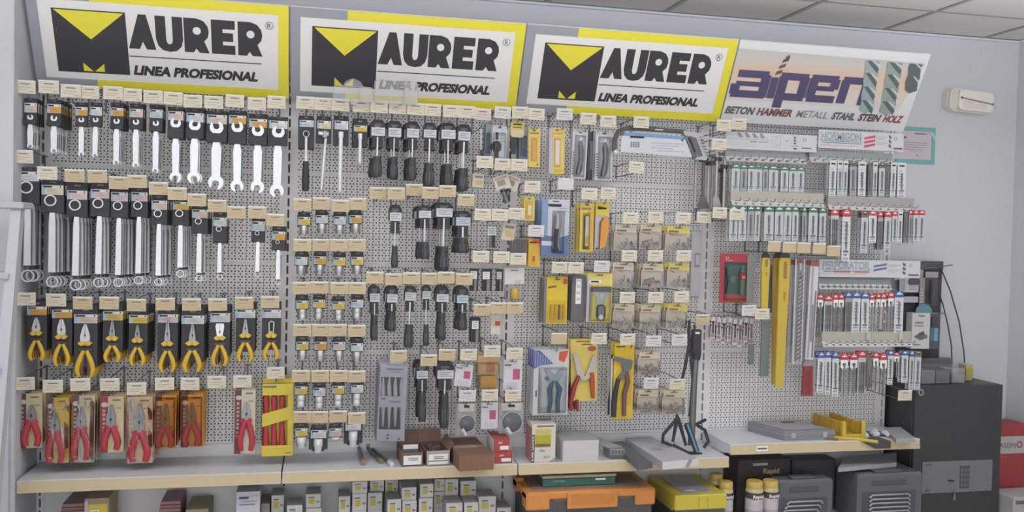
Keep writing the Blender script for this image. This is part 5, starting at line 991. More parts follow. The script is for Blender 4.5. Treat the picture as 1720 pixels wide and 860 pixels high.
def hd_iso(b, x, z, w, h, y):
    for k in range(4): b.flat([(x+w*(.12+.08*k), z-h*.04), (x+w*(.15+.08*k), z-h*.04), (x+w*(.19+.08*k), z-h*.30), (x+w*(.14+.08*k), z-h*.32)], y, M(132, 138, 142))
    b.q(x+w*.02, z-h*.41, x+w*.48, z-h*.38, y, M(150, 158, 166)); b.q(x+w*.26, z-h*.56, x+w*.34, z-h*.49, y, PB); b.q(x+w*.36, z-h*.56, x+w*.46, z-h*.50, y, M(150, 156, 166))
    for k in range(3): b.q(x+w*.02, z-h*(.62+.11*k), x+w*(.42-.05*k), z-h*(.60+.11*k), y, M(156, 174, 178))
    b.q(x+w*.505, z-h*.82, x+w*.60, z-h*.06, y, M(168, 182, 184)); b.q(x+w*.515, z-h*.78, x+w*.59, z-h*.10, y-.0003, M(188, 192, 196)); b.q(x+w*.525, z-h*.70, x+w*.58, z-h*.64, y-.0006, PG)
    for k in range(3): b.q(x+w*.53, z-h*(.18+.16*k), x+w*.575, z-h*(.155+.16*k), y-.0006, PB)
    twist_icon(b, x+w*.755, z-h*.10, w*.026, h*.52, y, M(84, 88, 92)); b.q(x+w*.70, z-h*.72, x+w*.80, z-h*.64, y, PG); b.q(x+w*.74, z-h*.86, x+w*.775, z-h*.79, y, INK); b.q(x+w*.83, z-h*.80, x+w*.94, z-h*.74, y, M(96, 98, 102)); b.ring(x+w*.86, z-h*.30, h*.11, h*.08, y-.0002, y, M(120, 122, 126), 10)
    b.flat([(x+w*.64, z-h*.36), (x+w*.69, z-h*.32), (x+w*.66, z-h*.5)], y, M(160, 166, 170))
def hd_text(word, sub, stripes):
    def f(b, x, z, w, h, y):
        text(b, word, x+w*.03, z-h*.52, h*.42, y-.0004, M(84, 110, 140, .5), .03, width=w*.46, shear=0)
        text(b, word, x+w*.034, z-h*.51, h*.40, y-.0008, M(176, 186, 194, .5), -.01, width=w*.45)
        b.q(x+w*.02, z-h*.60, x+w*.50, z-h*.57, y, M(96, 116, 140)); b.q(x+w*.04, z-h*.70, x+w*.5, z-h*.66, y, M(110, 116, 126)); b.q(x+w*.02, z-h*.84, x+w*.46, z-h*.81, y, M(190, 140, 150)) 
        if sub: b.q(x+w*.14, z-h*.74, x+w*.30, z-h*.64, y-.0005, M(170, 96, 110)); b.q(x+w*.34, z-h*.74, x+w*.48, z-h*.64, y-.0005, M(170, 96, 110))
        for k in range(3 if not sub else 2): b.flat([(x+w*.53, z-h*(.30+.22*k)), (x+w*.66, z-h*(.16+.22*k)), (x+w*.66, z-h*(.29+.22*k)), (x+w*.53, z-h*(.43+.22*k))], y, stripes)
        for k in range(2): b.q(x+w*.67, z-h*(.27+.3*k), x+w*.80, z-h*(.24+.3*k), y, M(140, 142, 146)); b.q(x+w*.67, z-h*(.37+.3*k), x+w*.76, z-h*(.34+.3*k), y, M(150, 152, 156))
        twist_icon(b, x+w*.835, z-h*.10, w*.03, h*.76, y, M(80, 82, 86)); b.ring(x+w*.90, z-h*.28, h*.10, h*.07, y-.0002, y, M(130, 132, 136), 10); b.q(x+w*.88, z-h*.88, x+w*.985, z-h*.78, y, M(84, 86, 90))
    return f
rail_unit('grey hook rail with faint green icon header, upper left of drill displays', (1219, 250), (1353, 259), 11, GREYB, header=hd_iso, hpx=(1219, 224, 1372, 253))
rail_unit('beige hook rail with numbered strip, second left of drill displays', (1228, 320), (1384, 325), 17, BEI, Y=-.235, marks=11)
rail_unit('grey hook rail under the outlined blue lettered header with red stripes', (1360, 252), (1500, 258), 13, M(140, 148, 148, .5), header=hd_text('HORMIGON', False, M(186, 76, 88, .5)), hpx=(1375, 221, 1518, 252))
rail_unit('grey hook rail with numbered strip above red-topped drill packs', (1391, 329), (1536, 332), 16, M(150, 151, 150, .5), Y=-.235, marks=11)
rail_unit('grey hook rail under the lettered header with blue stripes', (1375, 466), (1496, 466), 12, M(132, 136, 142, .5), header=hd_text('PERFORATOR', True, M(96, 112, 150, .5)), hpx=(1376, 437, 1546, 466), marks=12)
rail_unit('beige hook rail with clips above the lowest drill packs', (1381, 557), (1531, 557), 17, BEI, Y=-.235, marks=13)
for x in (1459, 1514):
    p = at(x, 558, -.243); b = MB(); b.box(-.010, 0, -.052, .010, .004, 0, M(176, 178, 178, .3), .002); b.box(-.003, -.004, -.052, .003, 0, -.036, GREYB); o = obj('rail_clip', b, loc=p); tag(o, 'pale clip on lowest drill rail, %s' % ('left one' if x < 1480 else 'right one'), 'clip', 'rail clips')

HC = {'g': M(72, 112, 98, .45), 'r': M(178, 66, 72, .45), 'b': M(72, 92, 146, .45), 'w': M(192, 194, 198, .45), 'k': M(96, 94, 92, .5), 'n': M(120, 98, 90, .5), 't': M(84, 130, 120, .5)}
HN = {'g': 'green-topped', 'r': 'red-topped', 'b': 'blue-topped', 'w': 'white-topped', 'k': 'dark', 'n': 'brown', 't': 'green-topped'}
def drill_pack(w, h, hc, body, hf=.16, kind=0):
    t = thing('drill_bit_pack'); b = MB(); hh = h*hf
    b.box(-w/2, -.001, -hh, w/2, .001, 0, HC[hc]); b.q(-w*.3, -hh*.55, w*.3, -hh*.35, -.0015, LABELW if hc in 'grb' else INK); b.prism(rrect(-w*.14, -.008, w*.14, -.004, .0015), -.0016, -.001, M(210, 210, 210)); obj('header', b, t)
    m = {'s': M(176, 184, 188, .4), 'w': M(194, 196, 202, .4), 'd': M(92, 94, 96, .45), 'c': M(150, 154, 158, .4)}[body]
    b = MB(); z1 = -h if kind != 1 else -h*.5
    if kind == 1: b.box(-w*.46, -.0012, -hh-h*.18, w*.46, .001, -hh, LABELW); b.flat([(-w*.46, -hh-h*.18), (w*.46, -hh-h*.18), (0, -hh-h*.24)], -.0012, LABELW); b.q(-w*.2, -hh-h*.14, w*.2, -hh-h*.08, -.0016, INK)
    else:
        b.box(-w*.49, -.0006, -h, w*.49, .001, -hh, m); b.q(-w*.30, -h*.84, w*.32, -h*.80, -.0010, M(96, 104, 108)); b.q(-w*.26, -h*.90, w*.2, -h*.865, -.0010, M(130, 134, 138)); b.q(-w*.30, -h*.98, w*.3, -h*.945, -.0010, M(150, 152, 156))
        if body == 'w':
            for k in range(6): b.q(-w*.30, -h*(.26+.08*k), w*(.05+.2*(k % 2)), -h*(.24+.08*k), -.0010, M(130, 132, 140))
    obj('sleeve', b, t)
    b = MB(); r = min(.0045, w*.13); z0 = -hh-h*.10; z2 = -h*.80 if kind == 0 else -h*.985; n = 9; bm = M(112, 114, 116, .35, .3) if body != 'd' else M(128, 126, 122, .35, .3)
    xs = .0 if kind != 2 else -w*.2
    for xx in ((0,) if kind != 2 else (-w*.26, w*.02, w*.28)): b.tube([(xx, -.0035, z0+(z2-z0)*i/n) for i in range(n+1)], [r*(1.0 if (i % 2 or i < 3) else .72) for i in range(n)]+[r*.3], bm, 6)
    obj('drill_bit', b, t); return t
ROWS = [('row under the icon header', -.235, [(1229, 276, 1243, 322, 'g', 's'), (1243.5, 277, 1255, 322, 'g', 'c'), (1256, 277, 1267, 322, 'g', 's'), (1267, 278, 1280, 322, 't', 's'), (1281, 278, 1290, 322, 'g', 'c'), (1291, 279, 1307, 322, 'g', 's'), (1311, 280, 1324, 322, 'g', 's'), (1325, 281, 1338.5, 323, 'g', 's'), (1339, 281, 1351, 323, 'g', 's')]),
        ('second row, left', -.255, [(1225, 346, 1239, 405, 'g', 's'), (1240, 346, 1254, 405, 'g', 's'), (1255, 346, 1267, 405, 'g', 'c'), (1268, 346, 1277, 405, 'g', 's'), (1283, 347, 1299, 405, 'g', 's'), (1301, 347, 1316, 406, 'g', 's'), (1317, 347, 1329.5, 406, 'g', 's'), (1330, 347, 1341, 406, 'g', 's'), (1347, 348, 1354, 408, 'g', 'c'), (1358, 348, 1373, 407, 'g', 's'), (1376, 349, 1387, 408, 'g', 's')]),
        ('row under the red-striped header', -.235, [(1393, 269, 1405, 329, 'w', 'w'), (1406, 269, 1415, 329, 'w', 's'), (1416, 270, 1424, 329, 'w', 's'), (1427, 271, 1438, 329, 'k', 'c'), (1441, 271, 1454, 329, 'w', 'w'), (1458, 272, 1465, 330, 'k', 'd'), (1466, 272, 1473, 330, 'w', 's'), (1476, 274, 1486, 330, 'k', 's'), (1487, 274, 1494, 330, 'k', 'd'), (1496, 272, 1505, 331, 'w', 'w'), (1507, 273, 1521, 331, 'w', 'w')]),
        ('second row, right', -.255, [(1395, 352, 1408, 418, 'r', 's', 2), (1414, 351, 1428, 438, 'r', 'w', 0), (1446, 355, 1458, 425, 'n', 's'), (1459, 354, 1472, 408, 'r', 'w'), (1474, 356, 1482, 420, 'r', 'c', 2), (1485, 355, 1497, 420, 'r', 's'), (1498, 355, 1507, 408, 'r', 's'), (1508, 355, 1516, 408, 'w', 'w'), (1518, 353, 1525, 408, 'k', 'd'), (1526, 353, 1532, 408, 'r', 'c'), (1533, 353, 1542.5, 408, 'r', 's'), (1543, 353, 1553, 408, 'r', 's')]),
        ('row under the blue-striped header', -.235, [(1373, 494, 1382, 557, 'r', 'd', 1), (1384, 497, 1398, 558, 'r', 's', 2), (1399, 494, 1407, 558, 'r', 'd', 1), (1408, 494, 1417, 558, 'r', 'd', 1), (1419, 491, 1430, 558, 'b', 'c', 2), (1431, 491, 1445, 558, 'b', 'w'), (1446, 492, 1459, 558, 'b', 'w'), (1460, 494, 1468, 558, 'r', 'd', 1), (1471, 493, 1478, 558, 'r', 'd', 1), (1479, 493, 1488, 558, 'r', 'd', 1), (1491, 491, 1501, 558, 'r', 'd', 1), (1502, 489, 1517, 559, 'b', 'w')]),
        ('lowest row of drill packs', -.255, [(1373, 591, 1385, 660, 'b', 'w'), (1385, 590, 1395, 663, 'b', 'w'), (1397, 591, 1408, 666, 'b', 'w'), (1411, 594, 1424, 664, 'r', 'd', 1), (1427, 594, 1440, 664, 'r', 'd', 1), (1441, 590, 1454, 662, 'r', 's', 2), (1455, 590, 1464, 650, 'n', 'd', 2), (1466, 592, 1475, 658, 'r', 'd', 1), (1477, 594, 1489, 666, 'r', 'd', 1), (1491, 589, 1500, 646, 'b', 'w'), (1501, 592, 1510, 636, 'r', 'd', 1), (1514, 589, 1525, 643, 'b', 'w'), (1527, 589, 1535, 655, 'b', 's'), (1536, 590, 1547, 655, 'k', 's')])]
for rn, Y, L in ROWS:
    for i, r in enumerate(L):
        x0, y0, x1, y1, hc, bd = r[:6]; kd = r[6] if len(r) > 6 else 0; p, w, h = rect(x0, y0, x1, y1, Y)
        t = drill_pack(w, h, hc, bd, .15 if hc != 'w' else .22, kd)
        stack(t, p, 2, .028, '%s drill pack, %%s, %s from left, %s' % (HN[hc], ORD[i+1], rn), 'drill bit pack', 'drill bit packs', jx=.004, jt=.03)
for k in range(5):
    x, y = [(1301, 415.5), (1327, 417), (1351, 418), (1377, 419), (1400.6, 423)][k]
    hook(x, y, 'hook with blank tan price tag, %s of five above long drill bits' % ORD[k+1], -.30, None, 'tan', True, .068)

# red blister with green bottles
def d_redb(t, w, h, s):
    b = MB(); b.prism(rrect(-w/2, -h, w*.28, 0, .006), 0, .002, M(168, 62, 72, .4)); b.prism([(w*.28, -.006), (w*.5, -.012), (w*.5, -h*.98), (w*.28, -h)], .001, .003, M(138, 142, 140, .35)); b.prism(rrect(-w*.38, -h*.97, w*.26, -h*.17, .008), -.0008, 0, M(66, 92, 86, .4)); b.q(-w*.36, -h*.97, w*.26, -h*.84, -.0014, M(186, 78, 76)); text(b, '24', -w*.36, -h*.12, .014, -.001, M(214, 150, 150), .02); b.q(-w*.36, -h*.145, -w*.14, -h*.135, -.001, M(210, 160, 160)); obj('card', b, t)
    b = MB(); b.lathe([(.012, -h*.84), (.013, -h*.82), (.013, -h*.36), (.010, -h*.32), (.005, -h*.30), (.005, -h*.24), (.004, -h*.235)], M(96, 128, 116, .35), 12, w*.10, -.012); b.lathe([(.0134, -h*.54), (.0134, -h*.36)], M(186, 62, 66, .4), 12, w*.10, -.012); text(b, '24', w*.10, -h*.50, .012, -.0262, M(216, 170, 166), .02, align='CENTER'); obj('bottle', b, t)
    b = MB(); b.prism(arc(-w*.16, -h*.52, .018, 0, 2*PI, 12, .8)[:-1], -.012, -.001, M(110, 122, 120, .4)); b.tube([(-w*.34, -.006, -h*.3), (-w*.30, -.008, -h*.6), (-w*.34, -.006, -h*.8)], .0028, INK, 6); obj('kit_parts', b, t); shell(t, -w*.38, -h*.96, w*.26, -h*.18, .026)
pack('thread_kit_blister', (1209, 426, 1268, 508), d_redb, 'red framed blister with small green bottle below green drill packs', 'blister kit', None, Y=-.2)
# row of small white and red bits on a rail
p0 = at(1192, 531, -.17); p1 = at(1268, 535, -.17); b = MB(); b.tube([(p0.x, -.17, p0.z), (p1.x, -.17, p0.z+.002)], .002, WIRE, 6); b.tube([(p0.x+.01, -.003, p0.z+.01), (p0.x+.01, -.17, p0.z)], .002, WIRE, 6); b.tube([(p1.x-.05, -.003, p0.z+.01), (p1.x-.05, -.17, p0.z)], .002, WIRE, 6)
o = obj('hanging_wire', b); tag(o, 'wire bar carrying the small white and red packs', 'hook bar')
for k in range(8):
    x = 1193+k*9.2; dz = [0, 3, 8, 4, 10, 14, 6, 10][k]
    def d_sm(t, w, h, s, k=k):
        b = MB(); b.prism([(-w*.5, -h*.35), (-w*.1, 0), (w*.3, -h*.04), (w*.5, -h*.38)], -.001, .001, M(188, 186, 192, .45)); b.q(-w*.3, -h*.30, w*.3, -h*.22, -.0015, M(166, 96, 106) if k % 2 else INK); obj('header', b, t)
        b = MB(); b.box(-w*.42, -.001, -h, w*.42, .001, -h*.42, M(178, 178, 186, .4)); b.q(-w*.3, -h*.92, w*.3, -h*.8, -.0014, M(150, 120, 130)); obj('sleeve', b, t); b = MB(); b.tube([(0, -.004, -h*.30), (0, -.004, -h*.75)], w*.14, [M(112, 66, 72, .4), DKSTEEL][k % 2], 6); obj('bit', b, t)
    pack('small_bit_pack', (x, 531+dz*.3, x+9, 569+dz), d_sm, 'small white and red bit pack, %s from left on wire bar, %%s' % ORD[k+1], 'bit pack', 'small bit packs on wire bar', Y=-.17+.006*(k % 3), n=2, dy=.03, jt=.08)
hook(1257.6, 523, 'hook with white price tag right above small bit packs', -.26, None, 'white'); hook(1280, 529, 'hook with cream price tag left of grey plastic tube', -.27)

# long drill bits
def d_long(kind):
    def f(t, w, h, s):
        if kind in ('y', 'o'):
            m = M(188, 164, 62, .4) if kind == 'y' else M(192, 152, 66, .4); b = MB(); b.prism([(-w*.42, -h), (w*.32, -h), (w*.5, -.02), (w*.4, 0), (-w*.4, 0), (-w*.5, -.02)], -.009, .004, m); b.q(-w*.12, -h*.16, w*.2, -h*.03, -.0095, M(150, 110, 60)); b.q(-w*.05, -h*.33, w*.2, -h*.26, -.0095, M(170, 130, 50)); obj('sleeve', b, t)
            b = MB(); b.prism(arc(0, .006, w*.46, 0, 2*PI, 12)[:-1], -.006, .002, BLACK2); obj('hanger_cap', b, t)
        elif kind == 'g': b = MB(); b.prism([(-w*.46, -h), (w*.40, -h), (w*.46, 0), (-w*.46, 0)], -.006, .003, M(112, 120, 118, .45)); b.box(-w*.5, -.0065, -h*.03, w*.5, .0035, 0, M(130, 136, 134)); obj('tube', b, t)
        elif kind == 's':
            b = MB(); b.box(-w*.5, -.001, -h, w*.5, .002, 0, M(182, 184, 190, .3, 0, .4)); b.box(-w*.5, -.004, -h, -w*.38, .002, 0, M(188, 190, 196, .3)); b.box(w*.38, -.004, -h, w*.5, .002, 0, M(188, 190, 196, .3)); b.box(-w*.5, -.002, -h*.06, w*.5, .003, 0, M(140, 84, 80)); obj('sleeve', b, t)
            b = MB(); b.tube([(0, -.006, -.02), (0, -.006, -h*.97)], w*.24, M(150, 152, 156, .35, .3), 8); obj('drill_bit', b, t)
            b = MB()
            for k in range(int(h/.02)-5): z = -.09-k*.02; b.flat([(-w*.26, z), (w*.24, z+.016), (w*.24, z+.008), (-w*.26, z-.010)], -.006-w*.245, M(84, 86, 92))
            text(b, 'ALPEN', 0, -.075, .010, -.006-w*.245, INK, .02, rot=PI/2, align='CENTER'); obj('flute', b, t)
        elif kind == 'w': b = MB(); b.box(-w*.5, -.002, -h, w*.5, .002, 0, M(190, 190, 196, .4)); b.q(-w*.1, -h*.82, w*.16, -h*.44, -.0026, M(130, 130, 138)); b.q(w*.2, -h*.98, w*.4, -h*.3, -.0026, M(110, 112, 116)); b.box(-w*.5, -.003, -h*.05, w*.5, .003, 0, M(140, 84, 80)); obj('sleeve', b, t); b = MB(); b.tube([(-w*.2, -.005, -h*.06), (-w*.2, -.005, -h*.98)], .003, STEEL, 6); obj('drill_bit', b, t)
    return f
pack('long_drill_pack', (1277, 433, 1291, 525), d_long('y'), 'short yellow sleeved long bit, leftmost of yellow ones', 'long drill bit', None, Y=-.25)
pack('grey_tube', (1277, 537, 1293, 632), d_long('g'), 'grey-green plastic tube hanging left of tall yellow sleeves', 'tube', None, Y=-.22)
pack('grey_bar', (1257, 578, 1266, 612), d_long('g'), 'short grey bar hanging below the small bit packs', 'bar', None, Y=-.18); 
pack('grey_bar', (1292, 445, 1300, 525), d_long('g'), 'thin grey strip hanging between yellow sleeves', 'bar', None, Y=-.15)
pack('long_drill_pack', (1295, 433, 1310, 644), d_long('o'), 'tall orange-yellow sleeve behind the front yellow one', 'long drill bit', None, Y=-.20)
pack('long_drill_pack', (1305, 433, 1323, 650), d_long('y'), 'tallest yellow sleeve in front of the orange-yellow one', 'long drill bit', None, Y=-.255)
pack('long_drill_pack', (1326, 436, 1334, 612), d_long('w'), 'narrow grey-white long drill pack right of yellow sleeve', 'long drill bit', None, Y=-.21)
pack('long_drill_pack', (1333, 435, 1349, 612), d_long('s'), 'long spiral concrete drill in clear sleeve', 'long drill bit', None, Y=-.25)
pack('long_drill_pack', (1351, 437, 1361, 607), d_long('w'), 'pale long drill pack right of spiral concrete drill', 'long drill bit', None, Y=-.21); pack('long_drill_pack', (1359, 439, 1373, 604), d_long('w'), 'white tilted long drill pack left of blue-topped packs', 'long drill bit', None, Y=-.255, tilt=.03)
def d_redcase(t, w, h, s):
    b = MB(); m = M(142, 62, 68, .4); b.prism([(-w*.5, -h), (w*.5, -h), (w*.44, 0), (-w*.34, 0)], -.010, .006, m); b.q(-w*.3, -h*.9, w*.3, -h*.15, -.0105, M(128, 54, 60)); obj('case', b, t); b = MB(); b.prism(arc(0, 0, w*.5, 0, PI, 8), -.012, .006, M(150, 152, 156, .3, .3)); obj('lid', b, t)
pack('red_bit_case', (1346, 614, 1364, 664), d_redcase, 'dark red bit case hanging at the bottom of the long drills', 'bit case', None, Y=-.23)
hook(1520, 666, 'long double-arm hook with cream price tag before black cabinet', -.30, None, 'cream')
# ---------------------------------------------------------------- things on the shelves
def onz(px, py, z):
    d = _f+_r*((px-860)/F_PX)-_u*((py-430)/F_PX); return EYE+d*((z-EYE.z)/d.z)
def zat(px, py, Y): return at(px, py, Y).z
def carton(name, px, Y, depth, m, label, cat, group=None, z0=SZ, draw=None, rz=0.0, ch=.001, mt=None):
    """a closed box whose front face is the pixel rectangle px (x0,ytop,x1) standing on z0 at depth Y"""
    x0, yt, x1 = px; l = at(x0, yt, Y); r = at(x1, yt, Y); w = r.x-l.x; h = (l.z+r.z)/2-z0
    t = thing(name, ((l.x+r.x)/2, Y, z0), (0, 0, rz)); b = MB(); b.box(-w/2, 0, 0, w/2, depth, h, m, ch)
    if mt: b.box(-w/2+.001, .001, h, w/2-.001, depth-.001, h+.0006, mt)
    b.box(-w*.5, depth*.48, h, w*.5, depth*.52, h+.0008, M(150, 146, 140, .4)) if name == 'cardboard_box' else None
    obj('carton', b, t)
    if draw: b = MB(); draw(b, w, h, depth); obj('printed_label', b, t)
    tag(t, label, cat, group); return t
Zs = SZ+.002
# angle socket wrenches
for k, (a, c, r, end, lab) in enumerate((((603, 757), (611, 781), .010, M(150, 116, 92, .3, .4), 'short angle socket wrench with brass-coloured end on empty shelf'), ((618, 757), (640, 778), .009, M(140, 118, 100, .3, .4), 'middle angle socket wrench with brown end on shelf'), ((622, 754), (658, 783), .0085, CHROME, 'long angle socket wrench with chrome end on shelf'))):
    p, q = onz(*a, Zs), onz(*c, Zs); q.y = max(q.y, -.29); z = Zs+r+.002*k; t = thing('angle_socket_wrench', (p.x, p.y, Zs)); d = q-p; b = MB()
    b.tube([(0, 0, r+.016), (0, 0, r+.004), (d.x*.1, d.y*.1, r), (d.x*.9, d.y*.9, r)], [r, r, r*.8, r*.8], DKSTEEL, 8); obj('shaft', b, t)
    b = MB(); b.tube([(d.x*.88, d.y*.88, r), (d.x, d.y, r)], [r*1.25, r*1.25], end, 6); obj('tip', b, t); b = MB(); b.tube([(0, 0, r+.012), (0, 0, r+.024)], [r*1.15, r*1.15], STEEL, 6); obj('socket_end', b, t); tag(t, lab, 'socket wrench', 'angle socket wrenches')
# open cardboard boxes
CB = M(132, 104, 90, .8); CBD = M(92, 80, 76, .8)
def open_box(px, Y, depth, label, rz, dk):
    x0, yt, x1 = px; l = at(x0, yt, Y); r = at(x1, yt, Y); w = r.x-l.x; h = (l.z+r.z)/2-SZ
    t = thing('open_cardboard_box', ((l.x+r.x)/2, Y, SZ), (0, 0, rz)); k = .003; b = MB()
    b.box(-w/2, 0, 0, w/2, k, h, CBD if dk else M(160, 152, 146, .6)); b.box(-w/2, depth-k, 0, w/2, depth, h, CB); b.box(-w/2, k, 0, -w/2+k, depth-k, h, CB); b.box(w/2-k, k, 0, w/2, depth-k, h, CB); b.box(-w/2, 0, 0, w/2, depth, k, CB); obj('box_body', b, t)
    b = MB(); b.add([(-w/2, depth, h), (w/2, depth, h), (w/2+.004, depth+.03, h+.05), (-w/2, depth+.03, h+.05), (-w/2, depth+.003, h), (w/2, depth+.003, h), (w/2+.004, depth+.033, h+.05), (-w/2, depth+.033, h+.05)], [(0, 1, 2, 3), (7, 6, 5, 4), (3, 2, 6, 7), (0, 3, 7, 4), (1, 5, 6, 2)], CB); obj('back_flap', b, t)
    b = MB(); b.add([(w/2, 0, h), (w/2, depth, h), (w/2+.025, depth, h+.03), (w/2+.02, .01, h+.025)], [(0, 1, 2, 3)], CB); b.add([(w/2+.002, 0, h), (w/2+.002, depth, h), (w/2+.027, depth, h+.03), (w/2+.022, .01, h+.025)], [(3, 2, 1, 0)], CB); obj('side_flap', b, t) if not dk else None
    b = MB(); b.q(-w*.42, h*.12, w*.42, h*.78, -.0008, LABELW); lines(b, -w*.2, h*.62, w*.3, 2, .008, .003, INK, -.0012); b.q(-w*.42, h*.30, w*.42, h*.36, -.0013, CBD) if not dk else None; obj('front_label', b, t)
    b = MB(); 
    rr = random.Random(int(x0)); 
    if dk: b.box(-w*.40, depth*.35, h*.5, w*.38, depth*.37, h+.022, M(104, 104, 106, .6)); b.q(-w*.34, h+.001, w*.34, h+.020, depth*.35-.0008, LABELW)
    else:
        for q in range(7): x = rr.uniform(-.03, .03); y = rr.uniform(.03, depth-.04); b.tube([(x, y, h*.5), (x+rr.uniform(-.01, .01), y, h+.008)], .008, CBD, 6)
    obj('contents', b, t); tag(t, label, 'cardboard box', 'open cardboard boxes')
open_box((675, 760, 711), -.285, .17, 'open brown cardboard box with blank white label, left of pair', .04, True); open_box((717, 757, 756), -.29, .18, 'open brown cardboard box with printed white label, right of pair', .09, False)
def dr_brown(b, w, h, d): b.box(-w*.45, d*.42, h, w*.25, d*.56, h+.0012, M(150, 136, 126, .3)); b.box(-w*.02, -.0008, 0, w*.04, 0, .006, M(100, 78, 66))
carton('cardboard_box', (771, 765, 830), -.395, .33, M(126, 94, 78, .8), 'closed brown cardboard box hanging over the shelf edge', 'cardboard box', draw=dr_brown, rz=.06, z0=SZ+.002)
RB = M(166, 66, 64, .4)
def dr_red(b, w, h, d): b.q(-w*.1, h*.15, w*.42, h*.45, -.0008, LABELW); b.flat([(-w*.22, h*.60), (w*.02, h*.64), (w*.04, h*.78), (-w*.20, h*.74)], -.0008, M(206, 160, 160)); b.box(-w*.5-.0006, 0, 0, -w*.5, d, h, LABELW); b.box(w*.5, 0, 0, w*.5+.0006, d, h, LABELW)
carton('red_carton', (830, 759, 861), -.285, .16, RB, 'lower red carton with white ends beside brown box', 'carton', 'red cartons', draw=dr_red)
z2 = (zat(830, 759, -.285)+zat(861, 759, -.285))/2+.0008
carton('red_carton', (829, 737, 857), -.283, .15, RB, 'upper red carton stacked on the other red one', 'carton', 'red cartons', z0=z2, draw=dr_red)
# white carton with yellow window print
def dr_ywin(b, w, h, d):
    b.q(-w*.5, 0, -w*.38, h*.72, -.0008, INK); b.q(-w*.36, h*.42, w*.30, h*.86, -.0006, M(190, 180, 96)); b.q(-w*.36, h*.42, w*.30, h*.70, -.0009, M(170, 162, 50)); b.q(-w*.36, h*.40, w*.28, h*.48, -.0012, M(112, 104, 60))
    text(b, 'BRIDA GRANDE'.replace('BRIDA ', 'SUPER '), -w*.415, h*.03, .0085, -.0012, LABELW, .02, rot=PI/2, width=h*.66); b.q(-w*.3, h*.92, w*.42, h*.96, -.0008, M(130, 90, 90)); text(b, '100u.', -w*.18, h*.28, .010, -.0008, M(110, 110, 112), .02); b.flat([(w*.2, 0), (w*.5, 0), (w*.5, h*.12)], -.0009, M(150, 150, 150)); text(b, '1.8-4.2', -w*.02, h*.10, .009, -.0008, M(90, 90, 94), .02, rot=.15)
    b.box(-w*.5-.0008, 0, 0, -w*.5, d, h*.9, M(182, 110, 124))
carton('white_carton', (894, 712, 934), -.29, .11, M(196, 194, 186, .5), 'white carton with yellow window print and black side stripe', 'carton', draw=dr_ywin)
carton('white_carton', (946, 740, 1006), -.30, .19, M(188, 188, 194, .5), 'plain white closed carton left of the calipers', 'carton', mt=M(160, 160, 162, .5))
# grey slotted block, steel rule bar, long white carton
p = onz(1040, 778, Zs); p.y = -.28; t = thing('grey_plastic_block', (at(1037, 778, -.28).x, -.28, SZ)); b = MB(); b.box(-.036, 0, 0, .036, .10, .045, M(130, 132, 134, .5), .004); b.box(-.034, -.001, 0, .034, 0, .018, M(86, 86, 88)); 
for k in range(4): b.box(-.028+.016*k, -.001, .024, -.020+.016*k, 0, .04, M(96, 98, 100))
obj('body', b, t); b = MB(); b.add([(-.04, .02, .045), (.03, .02, .048), (-.03, .19, .05), (-.07, .19, .048), (-.04, .02, .048), (.03, .02, .051), (-.03, .19, .053), (-.07, .19, .051)], [(3, 2, 1, 0), (4, 5, 6, 7), (0, 1, 5, 4), (1, 2, 6, 5), (2, 3, 7, 6), (3, 0, 4, 7)], M(154, 156, 158, .4)); obj('top_plate', b, t); tag(t, 'grey slotted plastic block right of plain white carton', 'block')
def slab(name, pts, h, m, label, cat, z=SZ, extra=None):
    """flat bar on the shelf from its four pixel corners (front-left, front-right, back-right, back-left)"""
    w = [onz(x, y, z+h) for x, y in pts]; c = sum(w, Vector())/4; t = thing(name, (c.x, c.y, z)); b = MB()
    vs = [(v.x-c.x, v.y-c.y, 0) for v in w]+[(v.x-c.x, v.y-c.y, h) for v in w]; b.add(vs, [(3, 2, 1, 0), (4, 5, 6, 7), (0, 1, 5, 4), (1, 2, 6, 5), (2, 3, 7, 6), (3, 0, 4, 7)], m); obj('body', b, t)
    if extra: e = MB(); extra(e, [Vector(v) for v in vs[4:]], h); obj('print', e, t)
    tag(t, label, cat); return t
slab('flat_steel_bar', [(1072, 782), (1096, 778), (1046, 741), (1026, 743)], .022, M(92, 96, 106, .4, .2), 'dark flat bar lying askew left of long white carton', 'bar', z=SZ+.002)
def ex_long(b, v, h): b.add([v[0]+Vector((-.0006, -.0008, -h)), v[1]+Vector((0, -.0008, -h)), v[1]+Vector((0, -.0008, 0)), v[0]+Vector((-.0006, -.0008, 0))], [(0, 1, 2, 3)], M(196, 196, 200, .4)); b.add([v[0].lerp(v[1], .62)+Vector((0, -.0016, -h)), v[0].lerp(v[1], .74)+Vector((0, -.0016, -h)), v[0].lerp(v[1], .84)+Vector((0, -.0016, 0)), v[0].lerp(v[1], .72)+Vector((0, -.0016, 0))], [(0, 1, 2, 3)], M(140, 142, 146)); m = v[0].lerp(v[3], .45).lerp(v[1].lerp(v[2], .45), .4); b.add([m+Vector((-.02, -.02, .0008)), m+Vector((.03, -.02, .0008)), m+Vector((.02, .03, .0008)), m+Vector((-.03, .03, .0008))], [(0, 1, 2, 3)], M(150, 146, 150))
slab('long_white_carton', [(1113, 776), (1173, 770), (1092, 733), (1050, 736)], .034, M(172, 174, 180, .5), 'long flat white carton poking over the shelf edge', 'carton', z=SZ+.002, extra=ex_long)
